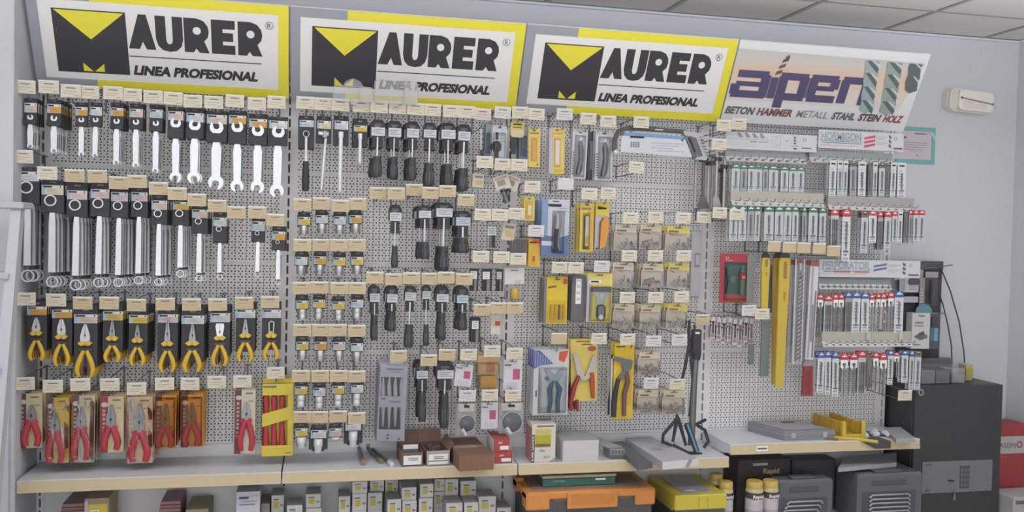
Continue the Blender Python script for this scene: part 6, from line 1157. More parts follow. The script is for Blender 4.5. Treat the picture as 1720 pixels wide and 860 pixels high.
# black telescopic pole tool standing on the shelf
base = onz(1150, 762, SZ+.003); t = thing('telescopic_pole_tool', (base.x, base.y, SZ+.002)); Yb = base.y
def L(px, py, dy=0): v = at(px, py, Yb+dy); return (v.x-base.x, v.y-base.y, v.z-SZ-.002)
b = MB(); b.tube([L(1161, 748), L(1166, 640), L(1169, 600)], [.016, .015, .014], DKSTEEL, 10); b.tube([L(1169, 604), L(1171, 592)], [.019, .019], BLACK, 10); obj('pole', b, t)
b = MB(); v0 = L(1171, 596); v1 = L(1170, 553); b.box(v1[0]-.022, -.014, v0[2], v1[0]+.022, .014, v1[2], BLACK, .005); b.box(v1[0]-.012, -.0155, v1[2]-.02, v1[0]+.010, -.0138, v1[2]-.012, LABELW); b.tube([(v1[0]-.010, 0, v1[2]), (v1[0]-.012, 0, v1[2]+.02)], .006, BLACK, 8); obj('grip', b, t)
b = MB(); b.tube([L(1158, 538), L(1157, 555), L(1158, 575), L(1152, 610), L(1146, 637)], [.006, .009, .007, .008, .007], BLACK, 8); b.tube([L(1157, 553), L(1160, 590), L(1163, 640), L(1158, 700)], [.008, .007, .006, .006], BLACK, 8); obj('cable_arm', b, t)
b = MB(); b.tube([L(1136, 697), L(1140, 705), L(1152, 748)], [.007, .009, .007], BLACK, 8); b.tube([L(1138, 700), L(1130, 742)], [.009, .007], BLACK, 8); b.tube([L(1136, 704), L(1114, 730), L(1113, 742), L(1128, 748)], [.008, .008, .009, .006], BLACK, 8); obj('stand_leg', b, t)
b = MB(); vs = [L(1130, 748, .02), L(1178, 764), L(1180, 757), L(1150, 744, .05)]; b.tube([vs[0], L(1155, 762), vs[1]], [.010, .012, .012], BLACK, 8); b.tube([L(1172, 715, .02), L(1184, 722, .02), L(1190, 742, .02), L(1182, 752, .02)], .008, BLACK, 8); b.tube([L(1165, 715), L(1185, 705, .03)], .008, BLACK, 8); obj('base_frame', b, t)
b = MB(); p0, p1 = L(1154, 712, -.012), L(1170, 758, -.012); b.tube([p0, p1], [.016, .014], BLACK2, 8); b.tube([(p0[0]-.004, p0[1]-.014, p0[2]), (p1[0]-.002, p1[1]-.013, p1[2])], [.006, .005], M(96, 146, 176, .35), 6); obj('lower_handle', b, t, label='lower handle with light blue stripe'); tag(t, 'black telescopic pole tool with tripod base standing on shelf', 'pole tool')

# higher shelf, right
S4Z = SZ+.057
def dr_none(b, w, h, d): pass
l, r = at(1318, 730, -.27), at(1402, 728, -.27); w = r.x-l.x; t = thing('organizer_case', ((l.x+r.x)/2, -.27, S4Z), (0, 0, -.0)); g = M(126, 130, 138, .4); b = MB(); dd = .22; h = .048; sk = -.075
vs = lambda z, e=0: [(-w/2-e, -e, z), (w/2+e, -e, z), (w/2+sk+e, dd, z), (-w/2+sk-e, dd, z)]
for z0, z1, m, e in ((0, h*.55, g, 0), (h*.55, h*.62, M(150, 152, 160, .4), .003), (h*.62, h, g, 0)): a = vs(z0, e)+vs(z1, e); b.add(a, [(3, 2, 1, 0), (4, 5, 6, 7), (0, 1, 5, 4), (1, 2, 6, 5), (2, 3, 7, 6), (3, 0, 4, 7)], m)
obj('case_body', b, t); b = MB(); a = [(x*.9+.0, y*.9+.01, h+.0012) for x, y, z in vs(0)]; b.add(a, [(0, 1, 2, 3)], M(146, 146, 154, .3)); b.box(-w*.2, .16, h+.001, w*.05, .18, h+.004, M(100, 102, 108)); obj('lid_window', b, t)
for x in (-w*.33, w*.30): b = MB(); b.box(x-.012, -.005, h*.25, x+.012, .0, h*.8, M(158, 160, 164, .35), .002); obj('latch', b, t)
tag(t, 'grey plastic organizer case left of yellow mitre box', 'organizer case')
# mitre box: two slotted walls on a floor
YM = M(192, 154, 52, .45); YM2 = M(200, 172, 66, .45); pb = at(1433, 741, -.27); t = thing('mitre_box', (pb.x, -.27, S4Z), (0, 0, .06))
b = MB(); b.box(-.058, 0, 0, .058, .25, .012, YM2, .002); b.box(-.05, -.004, 0, .05, .012, .022, YM2, .002); obj('floor_plate', b, t)
for sx, name in ((-1, 'wall'), (1, 'wall')):
    b = MB(); x0, x1 = (sx*.055, sx*.044); y = 0; segs = [(0, .05), (.055, .10), (.105, .15), (.155, .20), (.205, .25)]
    b.box(x0, 0, .010, x1, .25, .026, YM)
    for a, c in segs: b.box(x0, a, .02, x1, c, .078, YM, .002)
    b.box(sx*.064, -.006, 0, sx*.044, .012, .086, YM2, .002); obj('wall', b, t)
tag(t, 'yellow slotted mitre box on the higher shelf', 'mitre box')
a, c = onz(1432, 744, S4Z+.004), onz(1468, 755, S4Z+.004); t = thing('yellow_clamp', (a.x, -.285, S4Z)); b = MB(); q0, q1 = at(1440, 747, -.30), at(1470, 757, -.335); b.tube([(-.05, .03, .006), (.0, 0, .008), (q0.x-a.x, q0.y+.285, .006), (q1.x-a.x, q1.y+.285-.02, .003)], [.008, .010, .009, .008], YM2, 8, sq=1.0); obj('handle', b, t); b = MB(); b.tube([(-.09, .02, .006), (-.03, -.005, .006)], .006, M(130, 96, 70, .5), 8); obj('rod', b, t); tag(t, 'yellow handled clamp poking over higher shelf edge', 'clamp')
p = at(1474, 752, -.322); b = MB(); b.prism([(-.075, .006), (-.045, .030), (.0, .034), (.072, .008), (.072, -.026), (-.01, -.026)], -.0012, .0012, M(70, 66, 66, .6)); o = obj('dark_flap', b, loc=(p.x, -.3195, S4Z-.012)); tag(o, 'dark paper flap covering price rail under chrome pieces', 'flap')
for k, (x, y, s) in enumerate(((1462, 739, 1), (1474, 734, 1.1), (1482, 740, .9), (1492, 734, .9), (1504, 740, 1))):
    v = onz(x, y, S4Z); t = thing('chrome_hinge', (v.x, max(v.y, -.27), S4Z)); b = MB(); b.tube([(-.004*s, .05, .010), (0, .02, .022*s), (.006*s, 0, .010)], [.008*s, .013*s, .010*s], CHROME, 8); obj('cup', b, t); b = MB(); b.tube([(-.004, .03, .010), (-.03*s, .07, .012)], [.009, .008], DKSTEEL, 6); obj('arm', b, t); tag(t, 'small chrome hinge, %s of five beside mitre box' % ORD[k+1], 'hinge', 'chrome hinges')
slab('grey_booklet', [(1505, 737), (1537, 735), (1512, 717), (1486, 718)], .022, M(150, 154, 156, .5), 'small grey-white flat carton at right end of higher shelf', 'carton', z=S4Z)
# ---------------------------------------------------------------- goods under the shelf
BZ = 0.16
WB = M(184, 183, 182, .55); WBT = M(150, 149, 150, .6)
def dr_ylab(b, w, h, d):
    e = -.0008; H = min(h, .075); z = h
    b.q(-w*.30, z-H*.72, w*.08, z-H*.34, e, M(176, 168, 62, .5)); b.q(-w*.32, z-H*.28, w*.06, z-H*.20, e, M(96, 96, 102)); b.q(w*.20, z-H*.62, w*.42, z-H*.50, e, M(120, 114, 122)); b.q(w*.20, z-H*.36, w*.34, z-H*.33, e, M(196, 170, 170))
    b.q(-w*.5, z-H*.98, w*.5, z-H*.955, e, M(150, 150, 152))
SB = [(456, 832, 477, None, -.20), (482, 849, 508, None, -.26), (514, 830, 539, 853, -.22), (514, 854, 540, None, -.222), (569, 834, 588, None, -.22), (592, 809, 617, 829, -.22), (592, 829.5, 616, None, -.222), (622, 807, 645, 826, -.16), (618, 828, 642, None, -.19), (647, 806, 668.5, None, -.12), (651, 839, 674, None, -.25),
      (675, 819, 699.5, 840.5, -.235), (676, 841, 700, None, -.237), (706, 813, 728, 836, -.235), (704, 837, 727, None, -.237), (730, 805, 747, 825, -.14), (729, 826, 747, None, -.142), (748, 805, 770, None, -.15), (750, 845, 777, None, -.27), (774, 808, 800, None, -.16), (780, 844, 803, None, -.27), (804, 834, 833, None, -.23), (835, 853, 858, None, -.22)]
for i, (x0, y0, x1, y1, Y) in enumerate(SB):
    z0 = BZ if y1 is None else zat((x0+x1)/2, y1, Y)
    carton('small_white_carton', (x0, y0, x1), Y, min(.115, -.012-Y), WB, 'small white carton with yellow label, %s from left under middle shelf' % (ORD[i+1] if i < 20 else ['twenty-first', 'twenty-second', 'twenty-third'][i-20]), 'carton', 'small white cartons', z0=z0, draw=dr_ylab, ch=.0006, mt=WBT)
def dr_blue(b, w, h, d):
    b.q(-w*.38, h-.030, w*.02, h-.020, -.0008, M(70, 72, 96)); b.q(-w*.3, h-.043, w*.36, h-.038, -.0008, M(130, 136, 166)); b.q(-w*.38, h-.056, w*.3, h-.050, -.0008, M(120, 124, 156)); b.q(w*.1, h-.018, w*.4, h-.015, -.0008, M(150, 150, 160))
carton('white_carton', (397, 826, 437), -.26, .20, M(180, 182, 190, .5), 'white carton with dark blue print under the shelf seam', 'carton', z0=BZ, draw=dr_blue, mt=M(148, 150, 154))
carton('grey_carton', (439, 846, 453), -.22, .15, M(134, 128, 124, .6), 'narrow grey carton between white print carton and small cartons', 'carton', z0=BZ)
def dr_yel(b, w, h, d): b.q(-w*.34, 0, w*.42, h*.9, -.0008, M(190, 172, 60, .5)); b.q(-w*.26, h*.72, w*.1, h*.80, -.0012, LABELW); b.q(-w*.24, h*.74, w*.04, h*.78, -.0016, INK); b.q(-w*.5, 0, -w*.36, h*.96, -.0008, M(170, 166, 176))
carton('yellow_label_carton', (142, 837, 183), -.27, .17, M(150, 132, 110, .6), 'carton with bright yellow front label under left shelf', 'carton', z0=BZ, draw=dr_yel)
PK = [M(146, 112, 112, .6), M(134, 100, 102, .6)]
for (x0, x1, y0, n, Y, nm) in ((104, 141, 846, 3, -.24, 'beside yellow label carton'), (270, 303, 842, 4, -.22, 'standing alone')):
    zt = zat((x0+x1)/2, y0, Y); hh = .014
    for k in range(n):
        top = zt-hh*k; z0 = top-hh+.0006 if k < n-1 else BZ
        carton('flat_pink_carton', (x0-k*1.2, 383+(y0-383), x1), Y-.004*k, .17, PK[k % 2], 'flat pinkish carton, %s from top of stack %s' % (ORD[k+1], nm), 'carton', 'flat pinkish cartons', z0=z0, ch=.001)
        t = bpy.data.objects[-1] if False else None
# heights of the stacked flat cartons follow their own tops
for o in [o for o in bpy.data.objects if o.name.startswith('flat_pink_carton')]:
    c = o.children[0]; zs = [v.co.z for v in c.data.vertices]; k = ORD.index(o['label'].split(', ')[1].split()[0])-1
    if k >= 0:
        n = 3 if 'beside' in o['label'] else 4; zt = zat(122, 846, -.24) if n == 3 else zat(286, 842, -.22); top = zt-.014*k; want = top-.0006-o.location.z; s = want/max(zs)
        for v in c.data.vertices: v.co.z *= s
carton('olive_carton', (312, 856, 350), -.25, .2, M(140, 132, 104, .6), 'olive-yellow carton low under the left shelf', 'carton', z0=BZ)

# orange and black tool box, green case on it
ORG = M(206, 134, 66, .45); DK = M(72, 72, 74, .5)
Yt_ = -.36; l, r = at(884, 826, Yt_), at(1101, 822, Yt_); w = r.x-l.x; zt = zat(990, 824, Yt_); t = thing('tool_box', ((l.x+r.x)/2, Yt_, BZ)); d = .27; h = zt-BZ
b = MB(); b.box(-w*.48, .006, 0, w*.48, d-.006, h-.02, DK, .006); obj('body', b, t)
b = MB(); b.box(-w*.5, 0, h-.034, w*.5, d, h, ORG, .006); b.box(-w*.5, -.004, h-.078, -w*.32, d*.3, h-.004, ORG, .006); b.box(w*.34, -.004, h-.074, w*.5, d*.3, h-.004, ORG, .006); b.box(-w*.44, .03, h, w*.44, d-.03, h+.0012, M(146, 120, 104, .5)); b.box(-w*.5, d*.7, h-.05, -w*.44, d, h+.012, ORG, .004)
for k in range(9): b.box(-w*.28+k*.010, -.001, h-.042, -w*.275+k*.010, 0, h-.034, M(176, 110, 52)); b.box(w*.22+k*.006, -.001, h-.042, w*.223+k*.006, 0, h-.034, M(176, 110, 52))
obj('lid', b, t); b = MB(); b.box(-w*.19, -.008, h-.076, w*.20, 0, h-.006, ORG, .003); b.box(-w*.16, -.0095, h-.058, w*.17, -.008, h-.014, M(196, 124, 60, .4)); obj('latch', b, t); tag(t, 'orange-lidded black tool box under the middle shelf', 'tool box')
GZ = zt+.0015; Yg = -.29; l, r = at(912, 806, Yg), at(1034, 804, Yg); w = r.x-l.x; t = thing('green_case', ((l.x+r.x)/2, Yg, GZ)); h = zat(973, 803, Yg)-GZ; h = max(h, .05)
b = MB(); b.box(-w/2, 0, 0, w/2, .17, h*.76, M(58, 104, 96, .45), .004); obj('case_body', b, t); b = MB(); b.box(-w*.51, -.003, h*.76, w*.51, .172, h, M(176, 168, 146, .5), .003); obj('lid', b, t); b = MB(); b.q(-w*.36, h*.42, -w*.20, h*.58, -.0008, M(110, 150, 146)); text(b, 'MAURER', -w*.34, h*.45, .006, -.0012, M(60, 90, 86), .0); b.q(w*.22, h*.48, w*.36, h*.64, -.0008, LABELW); obj('badge', b, t); tag(t, 'green flat case with pale lid on the orange tool box', 'case')
# yellow case
YY = M(196, 180, 62, .45); Y0 = -.38; l, r = at(1134, 833, Y0), at(1222, 828, Y0); w = r.x-l.x; zt = zat(1178, 831, Y0); t = thing('yellow_storage_box', ((l.x+r.x)/2, Y0, BZ)); d = .33; h = zt-BZ
b = MB(); b.box(-w*.47, .004, 0, w*.47, d-.004, h-.065, DK, .003); obj('body', b, t); b = MB(); b.box(-w/2, 0, h-.070, w/2, d, h, YY, .006); b.box(-w*.5-.004, .02, h-.075, -w*.5, d-.02, h-.055, M(176, 160, 60, .5), .001)
for x in (-.05, .12): b.box(w*x, -.0015, h-.06, w*x+.004, 0, h-.012, M(176, 160, 52))
obj('lid', b, t); b = MB(); b.box(-w*.3, .03, h, w*.28, d-.04, h+.003, M(150, 150, 156, .3), .001); b.add([(-w*.2, .05, h+.0036), (0, .05, h+.0036), (-w*.05, .07, h+.0036), (-w*.2, .065, h+.0036)], [(0, 1, 2, 3)], LABELW); obj('lid_window', b, t); tag(t, 'long yellow storage box with clear lid window under shelf', 'storage box')

# black carton, bottles and grey cases under the higher shelf
BK = M(58, 54, 54, .6); GLD = M(176, 156, 110, .4)
def dr_rapid(b, w, h, d): text(b, 'Rapid', -w*.02, h-.068, .026, -.0008, GLD, .03, width=.085); text(b, 'Rapid', -w*.16, h-.112, .018, -.0008, M(140, 122, 86), .03, width=.08); b.q(-w*.22, h-.028, w*.06, h-.016, -.0008, M(160, 160, 160))
carton('black_carton', (1240, 772, 1328), -.17, .15, BK, 'big black carton with gold lettering behind the bottles', 'carton', z0=BZ, draw=dr_rapid)
carton('black_carton', (1331, 772, 1404), -.12, .10, M(62, 64, 66, .6), 'added black filler standing for the dark behind the left grey wrench case', 'carton', z0=BZ)  # added black box, stands in for the dark space behind the case
carton('black_carton', (1408, 792, 1480), -.10, .08, M(64, 64, 66, .6), 'added black filler standing for the dark behind the right grey wrench case', 'carton', z0=BZ)  # second added box, blackening the space behind the deep case
def bottle(x0, x1, yc, Y, lab):
    l, r = at(x0, yc, Y), at(x1, yc, Y); rd = (r.x-l.x)/2; zt = zat((x0+x1)/2, yc, Y); t = thing('glue_bottle', ((l.x+r.x)/2, Y, BZ)); H = zt-BZ; s = rd
    b = MB(); b.lathe([(s*.96, 0), (s, .004), (s, H-.046), (s*.95, H-.038), (s*.88, H-.030)], M(188, 178, 140, .3), 18); obj('body', b, t)
    b = MB(); b.lathe([(s*.92, H-.031), (s*.94, H-.026), (s*.92, H-.005), (s*.82, H)], M(194, 166, 84, .4), 18); obj('cap', b, t)
    b = MB(); c = M(156, 150, 154, .4); b.lathe([(s*1.008, .03), (s*1.008, H-.048)], c, 18); b.lathe([(s*1.015, H-.078), (s*1.015, H-.050)], M(70, 58, 58, .5), 18); b.lathe([(s*1.012, H-.130), (s*1.012, H-.078)], M(182, 176, 184, .4), 18)
    text(b, 'Rapid', 0, H-.072, .015, -s*1.02, LABELW, .03, align='CENTER', width=s*1.3); obj('wrap_label', b, t); tag(t, lab, 'bottle', 'glue bottles')
bottle(1254, 1281, 807, -.30, 'left of two front glue bottles with yellow caps'); bottle(1281.5, 1307, 806, -.30, 'right of two front glue bottles, touching grey wrench case'); bottle(1208, 1231, 808, -.27, 'glue bottle half hidden by yellow storage box, front one'); bottle(1192, 1214, 795, -.19, 'glue bottle behind yellow storage box, rear one')
GC = M(82, 86, 90, .5); GCD = M(70, 74, 78, .5)
def wrench_case(px, Y, depth, label, nw, skew):
    x0, yt, x1 = px; l, r = at(x0, yt, Y), at(x1, yt, Y); w = r.x-l.x; zt = zat((x0+x1)/2, yt, Y); h = zt-BZ; t = thing('wrench_case', ((l.x+r.x)/2, Y, BZ))
    b = MB(); b.box(-w/2, 0, 0, w/2, depth, h, GC, .012); b.box(-w*.30, -.004, h-.055, w*.22, 0, h-.030, GCD, .004); b.box(-w*.24, .01, h, w*.18, depth*.6, h+.012, GCD, .004); b.prism(rrect(-w*.44, .04, w*.38, h-.085, .01), -.002, 0, M(70, 72, 76, .4)); obj('case_body', b, t)
    for k in range(nw):
        z = h-.10-k*.020; xa = -w*.30+skew*k; b = MB(); b.tube([(xa-.012, -.006, z-.012), (xa, -.007, z), (xa+w*.55-.01*k*0, -.007, z), (xa+w*.58, -.006, z-.012)], [.006, .0045, .0045, .006], STEEL, 6); obj('wrench', b, t)
    tag(t, label, 'wrench case', 'grey wrench cases'); return t
wrench_case((1307, 806, 1402), -.30, .09, 'grey wrench case right of the glue bottles', 6, -.010)
wrench_case((1443, 795, 1552), -.33, .20, 'deep grey wrench case in front of the black cabinet', 5, .0)
slab('white_flat_box', [(1408, 786), (1506, 777), (1506, 760), (1418, 767)], .02, M(150, 154, 154, .5), 'pale flat box lying on the deep grey wrench case', 'flat box', z=zat(1500, 795, -.33)+.013)

# ---------------------------------------------------------------- black cabinet and what stands on it
CZ = .787; CBK = M(55, 56, 58, .45); cx0, cx1, cy = 4.035, 4.542, -.20
t = thing('black_cabinet', ((cx0+cx1)/2, cy, 0)); w = cx1-cx0; b = MB(); b.box(-w/2, .004, 0, w/2, .235, CZ, CBK, .003); obj('body', b, t)
b = MB(); b.box(-w/2+.002, -.014, .03, w/2, .004, CZ-.001, CBK, .002); obj('door', b, t)
pl = at(1546, 659, cy-.014); b = MB(); b.ring(pl.x-(cx0+cx1)/2, pl.z, .017, .010, -.020, -.013, M(150, 150, 154, .3, .4), 20); b.lathe([(.010, -.018), (.010, -.013)], DKSTEEL, 14, pl.x-(cx0+cx1)/2, pl.z, 'y'); b.box(pl.x-(cx0+cx1)/2-.002, -.0195, pl.z-.007, pl.x-(cx0+cx1)/2+.002, -.018, pl.z+.007, INK); obj('lock', b, t)
a, c = at(1549, 776, cy-.014), at(1665, 824, cy-.014); b = MB(); x0, x1, z0, z1 = a.x-(cx0+cx1)/2, c.x-(cx0+cx1)/2, c.z+.0, a.z-.0; GP = M(112, 114, 119, .4); b.box(x0, -.018, z0, x1, -.013, z1, GP, .002); W2 = x1-x0; H2 = z1-z0
text(b, 'ARTRES', x0+W2*.04, z1-H2*.12, .008, -.0188, INK, .02); text(b, 'SIRV', x0+W2*.04, z0+H2*.06, .014, -.0188, M(60, 62, 66), .0); b.tube([(x0+W2*.36, -.019, z0+H2*.40), (x0+W2*.44, -.024, z0+H2*.38)], .004, INK, 6); kp = obj('control_panel', b, t, label='grey control panel with keypad')
b = MB(); b.box(x0+W2*.53, -.020, z0+H2*.12, x0+W2*.67, -.0178, z0+H2*.84, M(70, 71, 74, .5), .001)
for i in range(3):
    for j in range(4): b.box(x0+W2*(.545+.042*i), -.0215, z0+H2*(.17+.16*j), x0+W2*(.572+.042*i), -.0198, z0+H2*(.28+.16*j), M(104, 106, 108, .4))
obj('keypad', b, kp); b = MB(); b.tube([(x0+W2*.45, -.024, z0+H2*.10), (x0+W2*.452, -.024, z0-.012), (x0+W2*.448, -.024, z0-.035)], [.003, .004, .007], M(120, 114, 104, .4), 6); obj('hanging_key', b, t); tag(t, 'black cabinet with round lock and grey keypad panel', 'cabinet')

# black display stand with boxed tools
def bx(px, Y, y2): 
    a, c = at(px[0], px[1], Y), at(px[2], px[3], Y); return a.x, c.x, c.z, a.z
t = thing('tool_display_stand', (at(1546, 640, .0).x, 0.0, CZ)); ox, oz = t.location.x, CZ; b = MB()
x0, x1, z0, z1 = bx((1516, 438, 1577, 620), .0, 0); b.box(x0-ox, 0, 0, x1-ox, .03, z1-oz, M(58, 58, 62, .5), .002); b.box(x0-ox-.02, -.002, 0, x1-ox+.02, .033, .006, M(58, 58, 62, .5), .001); obj('backboard', b, t)
b = MB(); h2 = z1-oz; b.box(x0-ox, -.006, h2-.045, x1-ox, 0, h2, M(72, 72, 78, .4)); [b.q(x0-ox+.02+.013*q, h2-.034, x0-ox+.029+.013*q, h2-.018, -.0068, M(92, 92, 98)) for q in range(9)]; obj('title_strip', b, t)
b = MB(); b.box(x0-ox-.05, -.008, h2-.10, x0-ox+.12, -.002, h2-.046, M(176, 174, 176, .5)); b.ring(x0-ox-.03, h2-.075, .008, .005, -.0095, -.008, INK, 10); b.q(x0-ox+.03, h2-.09, x0-ox+.07, h2-.082, -.0088, INK); obj('side_sign', b, t)
for k, (p0, p1) in enumerate((((1525, 455), (1600, 445)), ((1577, 527), (1588, 526)))): a, c = at(*p0, -.03), at(*p1, -.03); b = MB(); b.tube([(a.x-ox, -.03, a.z-oz), (c.x-ox, -.03, c.z-oz)], .003, DKSTEEL, 6); obj('peg', b, t)
b = MB(); pts = [at(x, y, -.01) for x, y in ((1575, 446), (1581, 452), (1596, 488), (1611, 540), (1619, 590), (1621, 626))]; b.tube([(p.x-ox, -.01, p.z-oz) for p in pts], .0035, M(62, 64, 68, .5), 6); obj('bent_rod', b, t); b = MB(); pts = [at(x, y, -.01) for x, y in ((1577, 492), (1584, 512), (1592, 545), (1598, 580), (1599, 612))]; b.tube([(p.x-ox, -.01, p.z-oz) for p in pts], .0035, M(62, 64, 68, .5), 6); obj('bent_rod', b, t)
tag(t, 'black accessory display stand with curved rods on cabinet', 'display stand')
def d_tool_blister(t, w, h, s): b = MB(); b.prism(rrect(-w/2, -h, w/2, 0, .004), 0, .002, M(108, 104, 106, .4)); b.q(-w*.5, -h*.92, -w*.22, -h*.02, -.0006, M(140, 136, 132)); lines(b, -w*.44, -h*.4, -w*.28, 6, .016, .008, M(176, 172, 168)); b.box(-w*.2, -.002, 0, w*.5, .002, .03, M(150, 148, 140, .4)); obj('card', b, t); b = MB(); b.tube([(w*.14, -.014, -h*.10), (w*.16, -.018, -h*.4), (w*.12, -.018, -h*.7), (w*.14, -.012, -h*.92)], [.014, .020, .019, .012], M(72, 72, 76, .3), 10); obj('tool', b, t); shell(t, -w*.2, -h*.97, w*.48, -h*.03, .036)
pack('tool_blister', (1544, 466, 1575, 513), d_tool_blister, 'grey blister with dark tool on the black display stand', 'tool blister', None, Y=-.035)
def d_wcard(t, w, h, s): b = MB(); b.box(-w/2, 0, -h, w/2, .002, 0, M(182, 182, 184, .5)); b.prism(rrect(-w*.05, -h*.48, w*.48, -h*.05, .012), -.008, 0, M(72, 72, 76, .4)); b.q(-w*.46, -h*.9, -w*.2, -h*.1, -.0006, M(140, 150, 166)); lines(b, -w*.02, -h*.6, w*.44, 3, .008, .003, GR); obj('card', b, t)
pack('accessory_card', (1511, 466, 1543, 491), d_wcard, 'white accessory card with black oval on display stand', 'accessory card', None, Y=-.03)
def d_gbar(t, w, h, s): b = MB(); b.box(-w/2, -.01, -h, w/2, .002, 0, M(170, 172, 178, .4), .001); obj('body', b, t)
pack('white_bar', (1516, 498, 1540, 508), d_gbar, 'short white bar sticking out of display stand', 'bar', None, Y=-.03)
def d_tbox(t, w, h, s):
    b = MB(); b.box(-w/2, 0, -h, w/2, .05, 0, M(190, 191, 190, .5), .001); b.q(w*.14, -h, w*.5, 0, -.0006, M(72, 74, 80)); b.prism(rrect(w*.18, -h*.36, w*.40, -h*.10, .006), -.010, -.0006, M(62, 64, 68, .4)); b.q(w*.30, -h*.78, w*.44, -h*.42, -.0011, M(104, 150, 172)); b.q(w*.16, -h*.75, w*.28, -h*.42, -.0011, M(70, 110, 134)); text(b, 'Hyper', -w*.28, -h*.10, .011, -.0008, INK, .02); b.q(-w*.4, -h*.30, -w*.1, -h*.24, -.0008, M(130, 130, 130)); b.q(-w*.42, -h*.38, -w*.08, -h*.33, -.0008, M(150, 150, 150)); b.flat([(-w*.42, -h*.66), (-w*.16, -h*.52), (w*.06, -h*.62), (w*.06, -h*.70), (-w*.2, -h*.76)], -.0008, M(92, 94, 94)); b.flat([(-w*.26, -h*.56), (-w*.06, -h*.5), (-w*.06, -h*.6), (-w*.24, -h*.64)], -.0012, M(72, 74, 76)); b.q(-w*.45, -h*.9, -w*.2, -h*.87, -.0008, M(120, 120, 120)); obj('carton', b, t)
    b = MB(); b.prism(arc(w*.0, 0, w*.3, 0, PI, 8, 1.0), .02, .025, M(96, 136, 146, .4)); obj('blue_tab', b, t)
pack('boxed_rotary_tool', (1532, 526, 1578, 586), d_tbox, 'white tool carton with blue-grey tool picture on display stand', 'tool carton', None, Y=-.06)
# low things on the cabinet top
def cab_box(px, Y, dp, m, name, label, cat, lid=None, clear=False, yb=640, lift=0):
    x0, yt, x1 = px; l, r = at(x0, yt, Y), at(x1, yt, Y); w = r.x-l.x; z0 = CZ+lift+.0005; h = max(.012, zat((x0+x1)/2, yt, Y)-z0); t = thing(name, ((l.x+r.x)/2, Y, z0)); b = MB(); b.box(-w/2, 0, 0, w/2, dp, h, m, min(.004, h*.2)); 
    if clear: b.box(-w*.3, .01, .004, w*.1, dp*.6, h*.6, M(96, 96, 100, .4), .003); b.box(w*.15, .012, .004, w*.4, dp*.6, h*.5, M(150, 150, 150, .4), .003)
    obj('body', b, t)
    if lid: b = MB(); b.box(-w/2, -.002, h*.3, w/2, dp+.001, h*.75, lid, .001); obj('band', b, t)
    tag(t, label, cat); return h
CLR = M(176, 178, 184, .15, 0, .45, spec=.7)
h1 = cab_box((1548, 622, 1572), -.17, .11, M(116, 118, 124, .35), 'grey_tool_case', 'lower grey tool case on cabinet behind blue-topped packs', 'case')
cab_box((1573, 623, 1596), -.17, .10, M(92, 92, 96, .4), 'dark_tool_case', 'dark low case in middle of cabinet top', 'case')
cab_box((1549, 602, 1600), -.045, .035, M(80, 80, 84, .45), 'black_tool_case', 'black tool case with white mark behind grey case', 'case', lid=M(110, 110, 114, .4))
cab_box((1600, 619, 1622), -.16, .10, CLR, 'clear_plastic_case', 'clear plastic case with dark contents on cabinet', 'case', clear=True)
cab_box((1623, 612, 1635), -.10, .06, M(176, 172, 132, .3, 0, .75), 'small_yellow_jar', 'small clear jar with yellow band on cabinet top', 'jar', lid=M(170, 158, 60, .4))

# red and white appliance carton by the right wall
t = thing('red_white_carton', (4.67, -.12, 0)); b = MB(); w = .21; R1 = M(158, 62, 66, .5); zz = [zat(1690, y, -.12) for y in (713, 733, 762)]
b.box(-w/2, 0, 0, w/2, .13, zz[2], R1, .002); b.box(-w/2, 0, zz[2], w/2, .13, zz[1], M(168, 168, 166, .5)); b.box(-w/2, 0, zz[1], w/2, .13, zz[0], R1, .002); obj('carton', b, t)
b = MB(); xl = at(1679, 748, -.121).x-4.67; text(b, 'ASEIN', xl, (zz[1]+zz[2])/2-.014, .026, -.001, M(84, 78, 82), .0, width=.098, shear=0); b.ring(xl+.122, (zz[1]+zz[2])/2, .018, .011, -.001, -.0002, M(176, 56, 60), 16); b.q(xl, zz[2]-.018, xl+.05, zz[2]-.015, -.001, M(186, 110, 110)); obj('lettering', b, t); tag(t, 'red and white carton between black cabinet and right wall', 'carton')
t = thing('white_device', (4.655, -.30, 0)); b = MB(); zt = zat(1700, 836, -.30); b.box(-.10, 0, 0, .10, .16, zt, M(164, 165, 164, .5), .006); b.box(-.09, -.002, zt-.035, -.02, 0, zt-.018, M(84, 84, 88)); b.box(-.02, -.003, zt-.052, -.012, 0, zt-.040, INK); obj('housing', b, t); tag(t, 'white device with dark slot in front of red carton', 'device')

# certificate and emergency lamp on the wall
p, w, h = rect(1500, 213, 1571, 275, .046); TE = M(108, 166, 168, .5); t = thing('framed_certificate', p); b = MB(); b.box(-w/2, 0, -h, w/2, .003, 0, TE, .0005); obj('teal_sheet', b, t)
b = MB(); b.box(-w*.5, -.0010, -h*.88, w*.40, 0, -h*.12, M(186, 176, 188, .5)); b.q(w*.0, -h*.20, w*.28, -h*.17, -.0014, M(110, 100, 120)); b.q(-w*.42, -h*.32, -w*.2, -h*.27, -.0014, M(90, 84, 100))
for k in range(4): b.q(-w*.42, -h*(.44+.06*k), w*(.30-.1*(k == 3)), -h*(.425+.06*k), -.0014, M(140, 130, 146))
b.q(-w*.1, -h*.66, w*.2, -h*.65, -.0014, M(150, 140, 156)); b.tube([(w*.04, -.0014, -h*.78), (w*.08, -.0014, -h*.74), (w*.10, -.0014, -h*.82)], .0015, M(96, 90, 104), 4); obj('printed_text', b, t)
